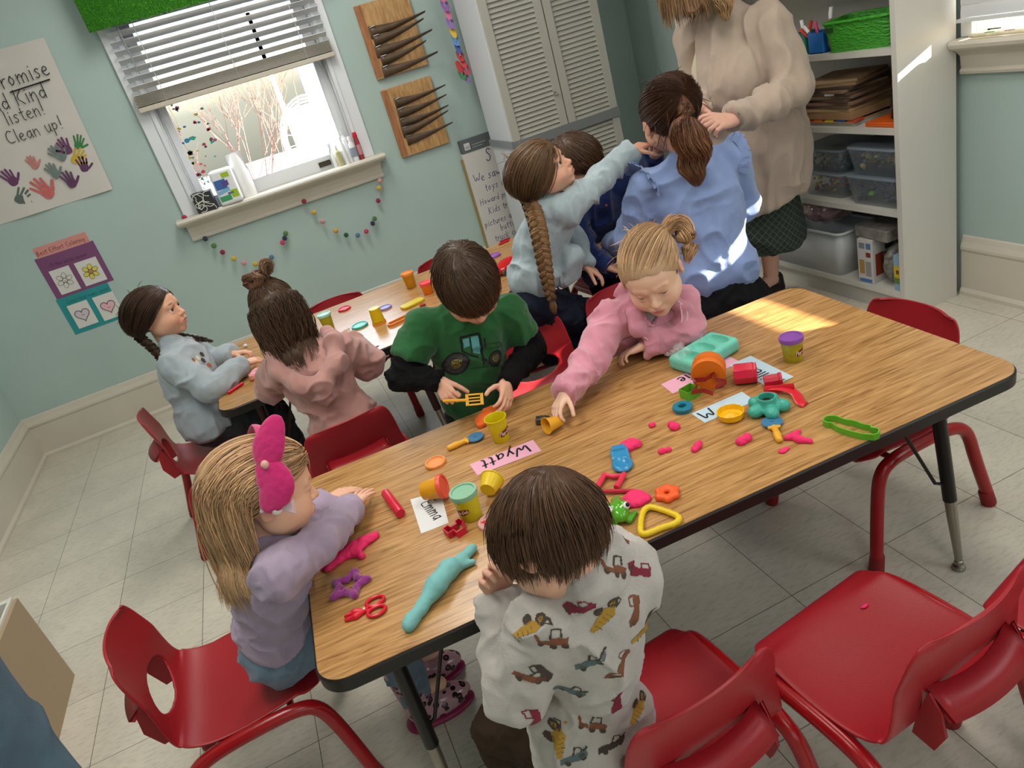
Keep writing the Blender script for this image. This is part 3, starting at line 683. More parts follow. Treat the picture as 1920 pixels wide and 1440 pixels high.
# wooden pocket racks
def wood(name, c1, c2, sc=(1, 1, 14), rough=.55, noise=6, axis_scale=1.0, bump=.15):
    if name in _M: return _M[name]
    m = bpy.data.materials.new(name); m.use_nodes = True; t = m.node_tree; b_ = t.nodes['Principled BSDF']; N = t.nodes.new; L = t.links.new
    tc = N('ShaderNodeTexCoord'); mp = N('ShaderNodeMapping'); mp.inputs['Scale'].default_value = sc; L(tc.outputs['Object'], mp.inputs[0])
    n0 = N('ShaderNodeTexNoise'); n0.inputs['Scale'].default_value = noise; n0.inputs['Detail'].default_value = 8; n0.inputs['Roughness'].default_value = .62; n0.inputs['Distortion'].default_value = .5; L(mp.outputs[0], n0.inputs[0])
    cr = N('ShaderNodeValToRGB'); cr.color_ramp.elements[0].position = .32; cr.color_ramp.elements[0].color = (*srgb(c1), 1); cr.color_ramp.elements[1].position = .66; cr.color_ramp.elements[1].color = (*srgb(c2), 1)
    L(n0.outputs[0], cr.inputs[0]); L(cr.outputs[0], b_.inputs['Base Color']); b_.inputs['Roughness'].default_value = rough
    bp = N('ShaderNodeBump'); bp.inputs['Strength'].default_value = bump; bp.inputs['Distance'].default_value = .001; L(n0.outputs[0], bp.inputs['Height']); L(bp.outputs[0], b_.inputs['Normal'])
    _M[name] = m; return m
M_PINE = wood('knotty_pine', '9c6f3f', 'c79f68', (12, 12, 2.2)); M_PINE2 = wood('red_pine_edge', '8c5432', 'ab7447', (14, 14, 2))
M_LEAF = mat('dark_brown_leather', '5d4a38', rough=.38, var=.25, vscale=20)
def rack(x0, x1, z0, z1, zl, label, seed):
    rk = thing('pocket_rack', label, 'rack', ((x0+x1)/2, YW-.01, (z0+z1)/2)); rn = random.Random(seed)
    rel(B().box(x0, x1, YW-.024, YW-.001, z0, z1).out('board', M_PINE, rk, bevel=.002), rk)
    rel(B().box(x0-.002, x0+.035, YW-.027, YW-.024, z0+.01, z1-.004).out('side_batten', M_PINE2, rk), rk)
    for i, z in enumerate(zl):
        lx = x0+.035+rn.uniform(0, .02); rx = x1+rn.uniform(.01, .06)+(.05 if i == 2 and seed == 1 else 0); h_ = .052+rn.uniform(0, .01)
        vs = []; n = 10; dz = rn.uniform(-.01, .015)
        for s_ in (0, 1):
            for i2 in range(n+1):
                u = i2/n; x = lx+(rx-lx)*u; out = .010+.055*u**1.3; sag = -.012*math.sin(u*3.14)
                taper = 1-.8*u
                vs.append((x, YW-.026-out-.002*s_, z+sag+dz*u+.003)); vs.append((x, YW-.026-out*.15*(1-u*.2)-.002*s_-out*u*.5, z+sag+dz*u-h_*taper*(.55+.45*(1-u))))
        fs = []; k = 2*(n+1)
        for i2 in range(n): a_ = 2*i2; fs += [(a_, a_+1, a_+3, a_+2), (k+a_, k+a_+2, k+a_+3, k+a_+1), (a_, a_+2, k+a_+2, k+a_), (a_+1, k+a_+1, k+a_+3, a_+3)]
        fs += [(0, k, k+1, 1), (2*n, 2*n+1, k+2*n+1, k+2*n)]
        p = link_mesh('leather_pocket', vs, fs, M_LEAF, rk, True); rel(p, rk)
        q = B().tube([(lx+.006, YW-.040, z-.004), (lx+.034, YW-.045, z-.001)], .0018, 6).out('staple', mat('bright_steel', 'd8d8d8', rough=.15, metal=1), p)
    return rk
rack(.893, 1.200, 1.355, 1.735, [1.62, 1.575, 1.52, 1.468, 1.415], 'upper pine rack with dark leather pockets right of the window', 1)
rack(.890, 1.190, .918, 1.297, [1.238, 1.182, 1.128, 1.080, 1.030], 'lower pine rack with dark leather pockets right of the window', 2)

# felt ball garlands
GC = {'r': 'a3304a', 'n': '2c3446', 'g': '4f7a3f', 'm': '8e2440', 'y': 'c9a838', 'p': 'd08c98', 'o': 'cf9a3a', 'd': '24583a', 'b': '4d7d92', 'k': 'c23c58', 's': 'd79a98'}
G1 = [(-.358, .990, 'r'), (-.307, .85, 'n'), (-.281, .80, 'g'), (-.253, .752, 'm'), (-.213, .698, 'y'), (-.172, .658, 'p'), (-.117, .63, 'y'), (-.081, .625, 'd'), (-.019, .636, 'b'), (.069, .693, 'k'), (.09, .712, 'n'), (.105, .735, 'g')]
G2 = [(.267, .87, 'm'), (.296, .794, 'y'), (.324, .731, 'p'), (.376, .656, 'o'), (.423, .613, 'd'), (.486, .589, 'b'), (.541, .594, 'k'), (.593, .625, 'n'), (.613, .648, 'g'), (.669, .738, 'm'), (.699, .803, 'y'), (.716, .842, 's')]
for G_, lab in ((G1, 'left swag of coloured felt balls hanging below the window sill'), (G2, 'right swag of coloured felt balls hanging below the window sill')):
    g = thing('felt_ball_garland', lab, 'garland', (G_[5][0], 4.41, G_[5][1]), group='felt ball garlands')
    rel(B().tube([(x, 4.408, z) for x, z, _ in G_], .0006, 4).out('string', mat('thin_string', 'b9c4bf'), g), g)
    for i, (x, z, c_) in enumerate(G_):
        rel(B().sphere((x, 4.408 if i else 4.40, z), .0145, 12).out('felt_ball', mat('felt_'+c_, GC[c_], rough=.95, sheen=.3), g, smooth=True), g)
# paper chain beside the cabinet
pc = thing('paper_chain', 'paper chain of coloured links hanging beside the tall white cabinet', 'chain', (1.36, 4.29, 1.4))
PX = [(1.345, 1.66, 'd3728a'), (1.346, 1.615, '8a5fa8'), (1.350, 1.570, 'd0719a'), (1.349, 1.525, '8a6fb0'), (1.350, 1.478, 'd9b23a'), (1.352, 1.438, '5f8fc4'), (1.352, 1.395, '4a5fa0'), (1.354, 1.355, 'b04040'), (1.360, 1.318, 'c84a50'), (1.366, 1.280, 'b5485e'), (1.330, 1.300, 'b03838'), (1.335, 1.262, '3f7f52'), (1.354, 1.238, '7f6fa0')]
for i, (x, z, c_) in enumerate(PX):
    bb = B(); pts = [(x+.013*math.cos(u)*(1 if i % 2 else .55), 4.285+.013*math.sin(u), z+.022*math.sin(u)*.3+.022*math.cos(u*1)*0+.021*math.sin(u)) for u in [j*2*math.pi/14 for j in range(14)]]
    bb.tube(pts, .0085, 4, closed=True, flat=.12, up=(0, 1, 0)); rel(bb.out('link', mat('chain_'+c_, c_, rough=.7), pc), pc)
# flip chart pad
ez = thing('flip_chart_pad', 'white flip chart pad with grey header and blue handwriting beside the tall cabinet', 'pad', (1.4, 4.42, .3))
rel(B().box(1.235, 1.80, 4.405, 4.435, .22, .83).out('paper_block', mat('pad_paper', 'cdc9c4', rough=.75, var=.02), ez), ez)
rel(B().box(1.240, 1.80, 4.402, 4.438, .83, .905).out('header_band', mat('slate_header', '5a5f62', rough=.6), ez), ez)
rel(B().box(1.228, 1.236, 4.405, 4.438, .22, .80).out('cardboard_back', mat('cardboard_edge', 'a08b52', rough=.9), ez), ez)
rel(B().box(1.262, 1.298, 4.400, 4.402, .845, .885).out('header_logo', mat('logo_white', 'c9c9c9', rough=.6), ez), ez)
bb = B(); bb.box(1.31, 1.40, 4.400, 4.402, .862, .868).box(1.31, 1.375, 4.400, 4.402, .848, .854).box(1.268, 1.292, 4.3985, 4.400, .862, .866).box(1.268, 1.292, 4.3985, 4.400, .854, .858); rel(bb.out('header_print', mat('faint_print', '8b9092', rough=.6), ez), ez)
bb = B(); Mz = lambda x, z, r_=0: wallM(x, z, 4.4035, r_)
for tx, x, z, hh in (('S', 1.375, .745, .042), ('We saw', 1.262, .645, .030), ('toys d', 1.318, .578, .026), ('Howard pra', 1.262, .506, .022), ('Kids tra', 1.300, .440, .024), ('pictures a', 1.252, .368, .023), ('button', 1.345, .318, .024), ('truck car', 1.290, .262, .024)):
    writing(bb, tx, 0, 0, hh, .12, .12, M=Mz(x, z, .02))
rel(bb.out('handwriting', M_BLUEINK, ez), ez)
rel(B().box(1.315, 1.385, 4.399, 4.404, .243, .258).out('red_tape', mat('red_tape', 'b8343a', rough=.5), ez), ez)

# ================================================================ TALL CABINET
cb = thing('tall_cabinet', 'tall white cabinet with louvred doors bound by a grey strap', 'cabinet', (1.73, 3.93, 0))
M_CAB = mat('cabinet_white', 'b9b8ae', rough=.45, var=.03, vscale=7); M_CABLIT = mat('cabinet_side_lit_white', 'c9ccd0', rough=.4)  # side white made lighter, for the light falling on that side
rel(B().box(1.40, 2.06, 3.952, 4.30, 0.0, 2.05).out('carcass', M_CABLIT, cb, bevel=.003), cb)
def louvre(x0, x1, z0, z1):
    d = B(); fr = .045
    d.box(x0, x0+fr, 3.93, 3.95, z0, z1).box(x1-fr, x1, 3.93, 3.95, z0, z1).box(x0+fr, x1-fr, 3.93, 3.95, z0, z0+.06).box(x0+fr, x1-fr, 3.93, 3.95, z1-.06, z1)
    z = z0+.07
    while z < z1-.075:
        d.box(x0+fr, x1-fr, 3.936, 3.949, z, z+.004); d.add([(x0+fr, 3.934, z), (x1-fr, 3.934, z), (x1-fr, 3.946, z+.021), (x0+fr, 3.946, z+.021), (x0+fr, 3.938, z), (x1-fr, 3.938, z), (x1-fr, 3.949, z+.021), (x0+fr, 3.949, z+.021)], [(0, 1, 2, 3), (7, 6, 5, 4), (0, 4, 5, 1), (3, 2, 6, 7)]); z += .0245
    d.box(x0+fr, x1-fr, 3.9465, 3.95, z0+.06, z1-.06)
    return d
for x0, x1 in ((1.403, 1.741), (1.747, 2.057)):
    o = rel(louvre(x0, x1, .04, 2.04).out('door', M_CAB, cb), cb)
rel(B().box(1.741, 1.747, 3.945, 3.952, .04, 2.04).out('door_gap_shade', mat('shadow_gap', '4b4a46', rough=.9), cb), cb)  # dark strip painted as the shade between the doors
bb = B(); bb.box(1.394, 2.063, 3.922, 3.929, .822, .872).box(1.388, 1.399, 3.925, 4.30, .838, .875); rel(bb.out('strap', mat('grey_strap', '7e8284', rough=.6), cb), cb)
rel(B().tube([(1.712, 3.925, 1.045), (1.70, 3.922, 1.055), (1.695, 3.922, 1.04), (1.708, 3.922, 1.03), (1.722, 3.922, 1.036)], .002, 5).out('wire_loop', mat('dark_wire', '55524d', rough=.5), cb), cb)

# ================================================================ BOOKCASE
BX0, BX1, BY0, BY1 = 2.172, 2.44, 2.10, 3.41
M_BC = mat('bookcase_white', 'cfccc3', rough=.42, var=.03, vscale=5)
bc = thing('bookcase', 'wide white bookcase against the right-hand wall', 'bookcase', (2.3, 2.75, 0))
rel(B().box(BX0, BX1, BY0, BY0+.024, 0, 1.95).out('side_panel', M_BC, bc, bevel=.0015), bc)
rel(B().box(BX0, BX1, BY1-.024, BY1, 0, 1.95).out('side_panel', M_BC, bc, bevel=.0015), bc)
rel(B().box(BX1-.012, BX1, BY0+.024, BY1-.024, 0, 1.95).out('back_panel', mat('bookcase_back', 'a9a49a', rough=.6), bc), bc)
for z in (.105, .44, .75, 1.025, 1.30, 1.60, 1.93):
    rel(B().box(BX0+.003, BX1-.012, BY0+.024, BY1-.024, z-.022, z).out('shelf', M_BC, bc), bc)
rel(B().box(BX0+.03, BX0+.045, BY0+.024, BY1-.024, 0, .083).out('kick_board', M_BC, bc), bc)

# ================================================================ TABLES
def oak():
    m = bpy.data.materials.new('oak_laminate'); m.use_nodes = True; t = m.node_tree; b_ = t.nodes['Principled BSDF']; N = t.nodes.new; L = t.links.new
    tc = N('ShaderNodeTexCoord')
    mp = N('ShaderNodeMapping'); mp.inputs['Scale'].default_value = (.8, 7, 1); L(tc.outputs['Object'], mp.inputs[0])
    n0 = N('ShaderNodeTexNoise'); n0.inputs['Scale'].default_value = 2.6; n0.inputs['Detail'].default_value = 4; n0.inputs['Distortion'].default_value = .8; L(mp.outputs[0], n0.inputs[0])
    mp2 = N('ShaderNodeMapping'); mp2.inputs['Scale'].default_value = (4, 75, 1); L(tc.outputs['Object'], mp2.inputs[0])
    n1 = N('ShaderNodeTexNoise'); n1.inputs['Scale'].default_value = 2.0; n1.inputs['Detail'].default_value = 5; n1.inputs['Roughness'].default_value = .6; L(mp2.outputs[0], n1.inputs[0])
    mlt = N('ShaderNodeMath'); mlt.operation = 'MULTIPLY'; mlt.inputs[1].default_value = 14.0; L(n0.outputs[0], mlt.inputs[0])
    fr = N('ShaderNodeMath'); fr.operation = 'PINGPONG'; fr.inputs[1].default_value = 1.0; L(mlt.outputs[0], fr.inputs[0])
    mx0 = N('ShaderNodeMath'); mx0.operation = 'MULTIPLY_ADD'; mx0.inputs[1].default_value = .16; L(fr.outputs[0], mx0.inputs[0]); 
    m3 = N('ShaderNodeMath'); m3.operation = 'MULTIPLY'; m3.inputs[1].default_value = .80; L(n1.outputs[0], m3.inputs[0]); L(m3.outputs[0], mx0.inputs[2])
    cr = N('ShaderNodeValToRGB'); e = cr.color_ramp.elements; e[0].position = .28; e[0].color = (*srgb('80592f'), 1); e[1].position = .66; e[1].color = (*srgb('c49862'), 1)
    x = e.new(.44); x.color = (*srgb('aa7e4c'), 1)
    L(mx0.outputs[0], cr.inputs[0]); L(cr.outputs[0], b_.inputs['Base Color']); b_.inputs['Roughness'].default_value = .24; b_.inputs['Specular IOR Level'].default_value = .5
    return m
M_OAK = oak(); M_BLK = mat('black_edge_band', '16130f', rough=.42); M_BLKM = mat('black_enamel', '120f0d', rough=.35); M_CHR = mat('worn_chrome', '9b968c', rough=.3, metal=.9)
TZ = .5515
def table(name, label, x, y, th, L, W, legs, upcol, rc=.055):
    t = thing(name, label, 'table', (x, y, 0), th)
    B().prism(rrect(L-.008, W-.008, rc, 8, L/2, W/2), TZ-.004, TZ).out('tabletop_laminate', M_OAK, t)
    B().prism(rrect(L, W, rc+.004, 8, L/2, W/2), TZ-.031, TZ-.0012, bev=.003).out('edge_band', M_BLK, t, smooth=True)
    for (lx, ly, fx, fy) in legs:
        lg = B(); lg.tube([(lx, ly, TZ-.03), (lx+(fx-lx)*.62, ly+(fy-ly)*.62, .205)], .0155, 14); lo = lg.out('leg', upcol, t, smooth=True)
        B().lathe([(.034, TZ-.035), (.034, TZ-.031)], 16, c=(lx, ly)).out('leg_plate', upcol, lo)
        c_ = B(); p0 = Vector((lx+(fx-lx)*.62, ly+(fy-ly)*.62, .206)); p1 = Vector((fx, fy, .028))
        c_.tube([p0, p0*.75+p1*.25, p1], [.0130, .0128, .0088], 14).lathe([(.006, .03), (.010, .026), (.011, .018), (.008, .012), (.014, .010), (.016, .006), (.015, .0), ], 16, c=(fx, fy)); c_.out('leg_insert', M_CHR, lo, smooth=True)
        s_ = 1 if lx < L/2 else -1
        B().tube([(lx+s_*.13, ly, TZ-.033), (lx+s_*.02, ly+(fy-ly)*.4, .262), (lx+(fx-lx)*.5+s_*.004, ly+(fy-ly)*.5, .250)], .0042, 8).out('brace', upcol, lo)
    for sx in (.14, L-.14):
        B().box(sx-.012, sx+.012, .08, W-.08, TZ-.055, TZ-.031).out('apron_rail', upcol, t)
    return t
t1 = table('activity_table', 'long oak laminate table with black edge in the foreground, covered in dough toys', -.2186, 1.0401, -.0552, 1.5317, .7567,
           [(.125, .125, .115, .10), (.125, .632, .095, .665), (1.41, .125, 1.43, .08), (1.41, .632, 1.44, .672)], M_BLKM)
t2 = table('activity_table', 'oak laminate table standing by the far wall behind the children', -.379, 2.5143, .0066, 1.70, .7655,
           [(.125, .125, .095, .095), (.125, .64, .095, .67), (.70, .10, .74, .075), (1.575, .64, 1.605, .67)], mat('maroon_enamel', '2e0d0c', rough=.4))

# ================================================================ CHAIRS
M_RED = mat('red_moulded_plastic', '9a1c25', rough=.38, bump=.12, bscale=420, spec=.45)
M_REDT = mat('red_powder_coat', '9c1219', rough=.22, spec=.5)
M_REDF = mat('red_rubber_foot', '84161c', rough=.6)
SH = .305
def chair_shell():
    """one-piece seat and back with the grip hole; local +y is the front"""
    # spine profile (y, z) from seat front lip to the back's top, and half width per station
    prof = [(.150, SH-.030, .112), (.162, SH-.014, .128), (.154, SH+.000, .146), (.125, SH+.004, .161), (.06, SH-.002, .166), (0, SH-.006, .168), (-.06, SH-.004, .168), (-.100, SH+.004, .166), (-.128, SH+.020, .163),
            (-.146, SH+.048, .158), (-.156, SH+.080, .153), (-.165, SH+.115, .149), (-.174, SH+.150, .146), (-.183, SH+.185, .142), (-.190, SH+.215, .136), (-.194, SH+.236, .122), (-.196, SH+.246, .100)]
    P = smoothpts([(y, z, w_) for y, z, w_ in prof], 2); nx = 30; vs = []; fs = []; mask = []
    for j, p in enumerate(P):
        y, z, w_ = p
        t = (P[min(j+1, len(P)-1)]-P[max(j-1, 0)]); L = math.hypot(t.x, t.y); ny, nz = (t.y/L, -t.x/L)
        for i in range(nx+1):
            u = -1+2*i/nx; x = w_*u
            back = max(0, min(1, (z-SH-.02)/.12)); e = abs(u)**3
            off = -.010*e*(1-back) + 0
            yy = y+back*(.020*u*u+.004); zz = z+(.010*e if back < .05 and y < .12 else 0)
            if j > len(P)-6: zz -= .010*e
            vs.append((x, yy, zz))
    n1 = nx+1; m = len(P)
    def hole(i, j):
        p = (P[j]+P[min(j+1, m-1)])*.5; u = -1+2*(i+.5)/nx
        zc = SH+.080; return p.x < -.12 and ((p.y-zc)/.040)**2+(u/.58)**2 < 1
    for j in range(m-1):
        for i in range(nx):
            q = (j*n1+i, j*n1+i+1, (j+1)*n1+i+1, (j+1)*n1+i)
            if hole(i, j): mask += q
            else: fs.append(q)
    keep = set(k for f in fs for k in f); zc = SH+.080
    for k in set(mask) & keep:      # round the rim of the grip hole
        x, y, z = vs[k]; w_ = .152; a = math.hypot((z-zc)/.040, x/w_/.58)
        if a > 0: vs[k] = (x/a, y-(zc+(z-zc)/a-z)*.26, zc+(z-zc)/a)
    o = link_mesh('seat_shell', vs, fs, M_RED, None, True)
    s_ = o.modifiers.new('solid', 'SOLIDIFY'); s_.thickness = .006; s_.offset = 1
    sb = o.modifiers.new('sub', 'SUBSURF'); sb.levels = 1; sb.render_levels = 1
    return o
def make_chair():
    r = thing('school_chair', 'x', 'chair')
    sh = chair_shell(); sh.parent = r
    # curled lip and ribs behind the back
    for sx in (-1, 1):
        B().add([(sx*.093, -.142, SH+.012), (sx*.093, -.176, SH+.006), (sx*.095, -.196, SH+.055), (sx*.096, -.190, SH+.098), (sx*.096, -.172, SH+.13), (sx*.094, -.150, SH+.05),
                 (sx*.098, -.142, SH+.012), (sx*.098, -.176, SH+.006), (sx*.100, -.196, SH+.055), (sx*.101, -.190, SH+.098), (sx*.101, -.172, SH+.13), (sx*.099, -.150, SH+.05)],
                [(0, 1, 2, 3, 4, 5), (11, 10, 9, 8, 7, 6)]+[(i, (i+1) % 6+0 if True else 0, (i+1) % 6+6, i+6) for i in range(6)]).out('back_rib', M_RED, r, bevel=.0018)
    vs = []; fs = []; n = 12
    for i in range(n+1):
        u = -1+2*i/n; x = .094*u
        for yy, zz in ((-.184+.020*u*u, SH+.124), (-.206-.012*(1-u*u), SH+.088), (-.216-.014*(1-u*u), SH+.096), (-.188+.020*u*u, SH+.132)): vs.append((x, yy+.006, zz))
    for i in range(n):
        for k in range(4): fs.append((4*i+k, 4*i+(k+1) % 4, 4*i+4+(k+1) % 4, 4*i+4+k))
    fs += [(0, 1, 2, 3), (4*n+3, 4*n+2, 4*n+1, 4*n)]
    link_mesh('grip_lip', vs, fs, M_RED, r, True)
    for sx in (-1, 1):
        pts = [(sx*.190, -.205, .03), (sx*.182, -.165, .17), (sx*.176, -.150, .245), (sx*.172, -.125, SH-.030), (sx*.171, -.075, SH-.016), (sx*.171, .03, SH-.012), (sx*.171, .105, SH-.016), (sx*.173, .140, SH-.036), (sx*.178, .158, .21), (sx*.190, .185, .03)]
        B().tube(smoothpts(pts, 2), .0160, 12).out('leg_frame', M_REDT, r, smooth=True)
        for fy, sy in ((-.205, -.165), (.185, .158)):
            a = Vector((sx*.1915, fy*1.02, 0.0)); d = (Vector((sx*.182, sy, .17))-a).normalized()
            B().tube([a, a+d*.006, a+d*.045, a+d*.052], [.0165, .0188, .0180, .0155], 14).out('foot_cap', M_REDF, r, smooth=True)
    for fy in (-.07, .085):
        B().tube([(-.168, fy, SH-.022), (0, fy, SH-.030), (.168, fy, SH-.022)], .008, 8).out('cross_bar', M_REDT, r, smooth=True)
    return r
def kids(o): return [c for c in bpy.data.objects if c.parent == o]
def copy_tree(o, parent=None):
    c = o.copy(); COL.objects.link(c)
    if parent: c.parent = parent
    for ch in kids(o): copy_tree(ch, c)
    return c
CH = [  # x, y, facing angle of local +y (deg from world +y, ccw), label
 (-.435, 1.49, -88, 'red chair at the left end of the near table, under the girl in lavender'),
 (-.485, 2.835, -82, 'red chair under the girl with two braids at the far table'),
 (-.012, 2.245, 3, 'red chair with its back to us under the girl in the pink hoodie'),
 (.150, 3.24, 174, 'left one of two red chairs on the window side of the far table'),
 (.730, 3.27, 183, 'right one of two red chairs on the window side of the far table'),
 (.640, 2.075, 172, 'red plastic chair behind the boy in the green tractor shirt, nearest his elbow'),
 (.745, 2.50, -14, 'red plastic chair under the kneeling girl with the long braid'),
 (1.030, 2.06, 178, 'red plastic chair behind the toddler in the pink jacket'),
 (1.370, 2.93, 96, 'red plastic chair behind the boy in the navy sweater'),
 (1.245, 1.345, 92, 'red plastic chair pushed under the right end of the near table'),
 (.300, .862, 5, 'red chair under the boy in the truck print shirt, in the foreground'),
 (.695, .762, 7, 'empty red chair in the right foreground with a pink crumb on its seat'),
 (1.090, .62, 14, 'red chair cut off at the right, beside the empty one with the crumb'),
]
ch0 = make_chair()
for i, (x, y, a, lab) in enumerate(CH):
    o = ch0 if i == 0 else copy_tree(ch0)
    o.location = (x, y, 0); o.rotation_euler = (0, 0, math.radians(a)); o['label'] = lab; o['group'] = 'red school chairs'

# ================================================================ PEOPLE
def A(*v): return np.array(v, float)
def lerp(a, b, t): return np.asarray(a, float)*(1-t)+np.asarray(b, float)*t
def skinmat(): return mat('skin', 'e0b49a', rough=.5, attr='Col', bump=.06, bscale=300, sss=.12, spec=.35)
def clothmat(name, col, rough=.9, var=.06, vscale=25, bump=.5, bscale=500, sheen=.25):
    if sum(srgb(col)) < .1: sheen = 0
    return mat(name, col, rough=rough, var=var, vscale=vscale, bump=bump, bscale=bscale, sheen=sheen, spec=.2)
def frame(fwd, up):
    ey = _n(fwd); ex = _n(np.cross(ey, _n(up))); ez = np.cross(ex, ey); return np.array([ex, ey, ez])
class Head:
    def __init__(s, c, fwd, up, sc=1.0): s.c = A(*c); s.R = frame(fwd, up); s.s = sc
    def w(s, x, y, z): return s.c+s.s*(s.R.T @ A(x, y, z))
    def W(s, P): return s.c+s.s*(np.asarray(P) @ s.R)
    def L(s, P): return (np.asarray(P)-s.c) @ s.R.T/s.s
    def ell(s, S, c, r, k=.012, op=1, rot=None):
        R = s.R if rot is None else np.asarray(rot) @ s.R
        S.ell(s.w(*c), A(*r)*s.s, R, k*s.s, op)
    def cap(s, S, a, b, ra, rb=None, k=.008, op=1): S.cap(s.w(*a), s.w(*b), ra*s.s, (ra if rb is None else rb)*s.s, k*s.s, op)
    def build(s, neck, lid=.45, smile=0.0, mouth_open=0.0, h=.0026, adult=False, neck_r=.030):
        S = SDF(); e = s.ell; c = s.cap
        e(S, (0, -.012, .028), (.071, .088, .072)); e(S, (0, .030, -.018), (.057, .051, .062), .02); e(S, (0, .026, -.050), (.044, .042, .036), .02)
        e(S, (0, .026, .034), (.058, .0495, .040), .02)
        for t in (-1, 1):
            e(S, (t*.031, .050, -.030), (.026, .026, .024), .015); e(S, (t*.048, .012, -.034), (.016, .03, .028), .02)
        e(S, (0, .060, -.072), (.017, .014, .013), .016)
        for t in (-1, 1): e(S, (t*.027, .088, .004), (.014, .011, .0085), .008, -1)
        for t in (-1, 1): c(S, (t*.014, .077, .019), (t*.038, .069, .020), .005, .004, .012)
        c(S, (0, .075, .004), (0, .089, -.019), .0055, .0080, .008); e(S, (0, .0905, -.0215), (.0085, .0080, .0072), .004)
        for t in (-1, 1): e(S, (t*.0085, .0840, -.0240), (.0052, .0065, .0050), .004)
        for t in (-1, 1): e(S, (t*.0045, .088, -.0285), (.0022, .0035, .0022), .0015, -1)
        up = .0125*(1-lid)
        for t in (-1, 1):
            e(S, (t*.0265, .0640, .0040+up), (.0150, .0155, .0105), .003); e(S, (t*.0265, .0630, -.0060), (.0145, .0150, .0075), .004)
        mz = -.0475
        e(S, (0, .0755, mz), (.020, .012, .014), .012)
        e(S, (0, .0835, mz+.0045), (.0155, .0060, .0042), .003); e(S, (0, .0820, mz-.0050), (.0130, .0062, .0048), .003)
        e(S, (0, .0920, mz-.0003), (.0165, .0085, .0012+mouth_open*.004), .002, -1)
        for t in (-1, 1):
            e(S, (t*.0735, -.006, -.004), (.0065, .016, .0245), .005, 1, np.array([[1, 0, 0], [0, .97, -.24], [0, .24, .97]])); e(S, (t*.081, -.003, -.002), (.0045, .0095, .0155), .004, -1)
            e(S, (t*.078, .004, -.008), (.003, .003, .005), .003)
        nb = s.L(A(*neck)); S.cap(s.w(0, -.018, -.045), A(*neck), neck_r*s.s*1.02, neck_r*s.s*1.12, .014)
        return S.mesh(h*s.s)
    def colour(s, V, skin, lips, brow=None, flush=.5, browz=.0235, lid=.45):
        L = s.L(V); base = np.tile(np.array(srgb(skin)), (len(V), 1))
        def mix(wt, col): 
            nonlocal base; wt = np.clip(wt, 0, 1)[:, None]; base = base*(1-wt)+np.array(srgb(col))*wt
        g = lambda cx, cy, cz, rx, ry, rz, f=1.0: np.clip((1.25-np.sqrt(((L[:, 0]-cx)/rx)**2+((L[:, 1]-cy)/ry)**2+((L[:, 2]-cz)/rz)**2))*2*f, 0, 1)
        for t in (-1, 1): mix(.5*flush*g(t*.038, .062, -.028, .024, .03, .020, .35), 'd98878')
        mix(.35*flush*g(0, .092, -.022, .012, .012, .010, .5), 'd98878')
        for t in (-1, 1): mix(.45*g(t*.077, -.006, -.004, .012, .02, .028, .5), 'd58a78')
        for t in (-1, 1): mix(.35*g(t*.0265, .077, .002, .018, .02, .012, .5), 'b9867a')
        mix(.9*g(0, .085, -.0475, .0165, .012, .0085, 1.0), lips)
        for t in (-1, 1):
            if brow: mix(.75*g(t*.027, .076, browz-.06*abs(0), .0150, .02, .0024, .8), brow)
            # lash line along the upper lid's edge
            mix(.8*g(t*.0265, .080, .0042+.006*(0.75-lid), .0125, .012, .0011, 1.2)*(1 if brow else 0), '4a3028')
        mix(.6*g(0, .09, -.0475, .0150, .012, .0010, 1.2), '7d3f3a')
        return base
    def eyes(s, root, iris='5a4636', gaze=(0, 1, 0)):
        for t in (-1, 1):
            bb = B(); g = _n(gaze); n = 20; rings = [(0, 0)]+[(math.radians(a), m_) for a, m_ in ((12, 0), (20, 0), (21, 1), (33, 1), (40, 1), (42, 2), (60, 2), (85, 2), (120, 2), (160, 2))]
            ax = _n(np.cross(g, [0.3, 0, 1])); ay = np.cross(g, ax); vs = []; fs = []; mi = []
            c0 = A(t*.0265, .0650, .0035); r = .0128
            vs.append(tuple(s.w(*(c0+g*r))))
            for th, m_ in rings[1:]:
                for k in range(n):
                    a = 2*math.pi*k/n; vs.append(tuple(s.w(*(c0+r*(g*math.cos(th)+math.sin(th)*(ax*math.cos(a)+ay*math.sin(a)))))))
            for k in range(n): fs.append((0, 1+k, 1+(k+1) % n)); mi.append(0)
            for j in range(len(rings)-2):
                for k in range(n): fs.append((1+j*n+k, 1+(j+1)*n+k, 1+(j+1)*n+(k+1) % n, 1+j*n+(k+1) % n)); mi.append(rings[j+2][1])
            L_ = np.array(root.location); vs = [tuple(np.array(v)-L_) for v in vs]
            link_mesh('eye', vs, fs, None, root, True, [mat('pupil', '0b0908', rough=.08), mat('iris_'+iris, iris, rough=.12), mat('eye_white', 'dcd6d0', rough=.15)], mi)
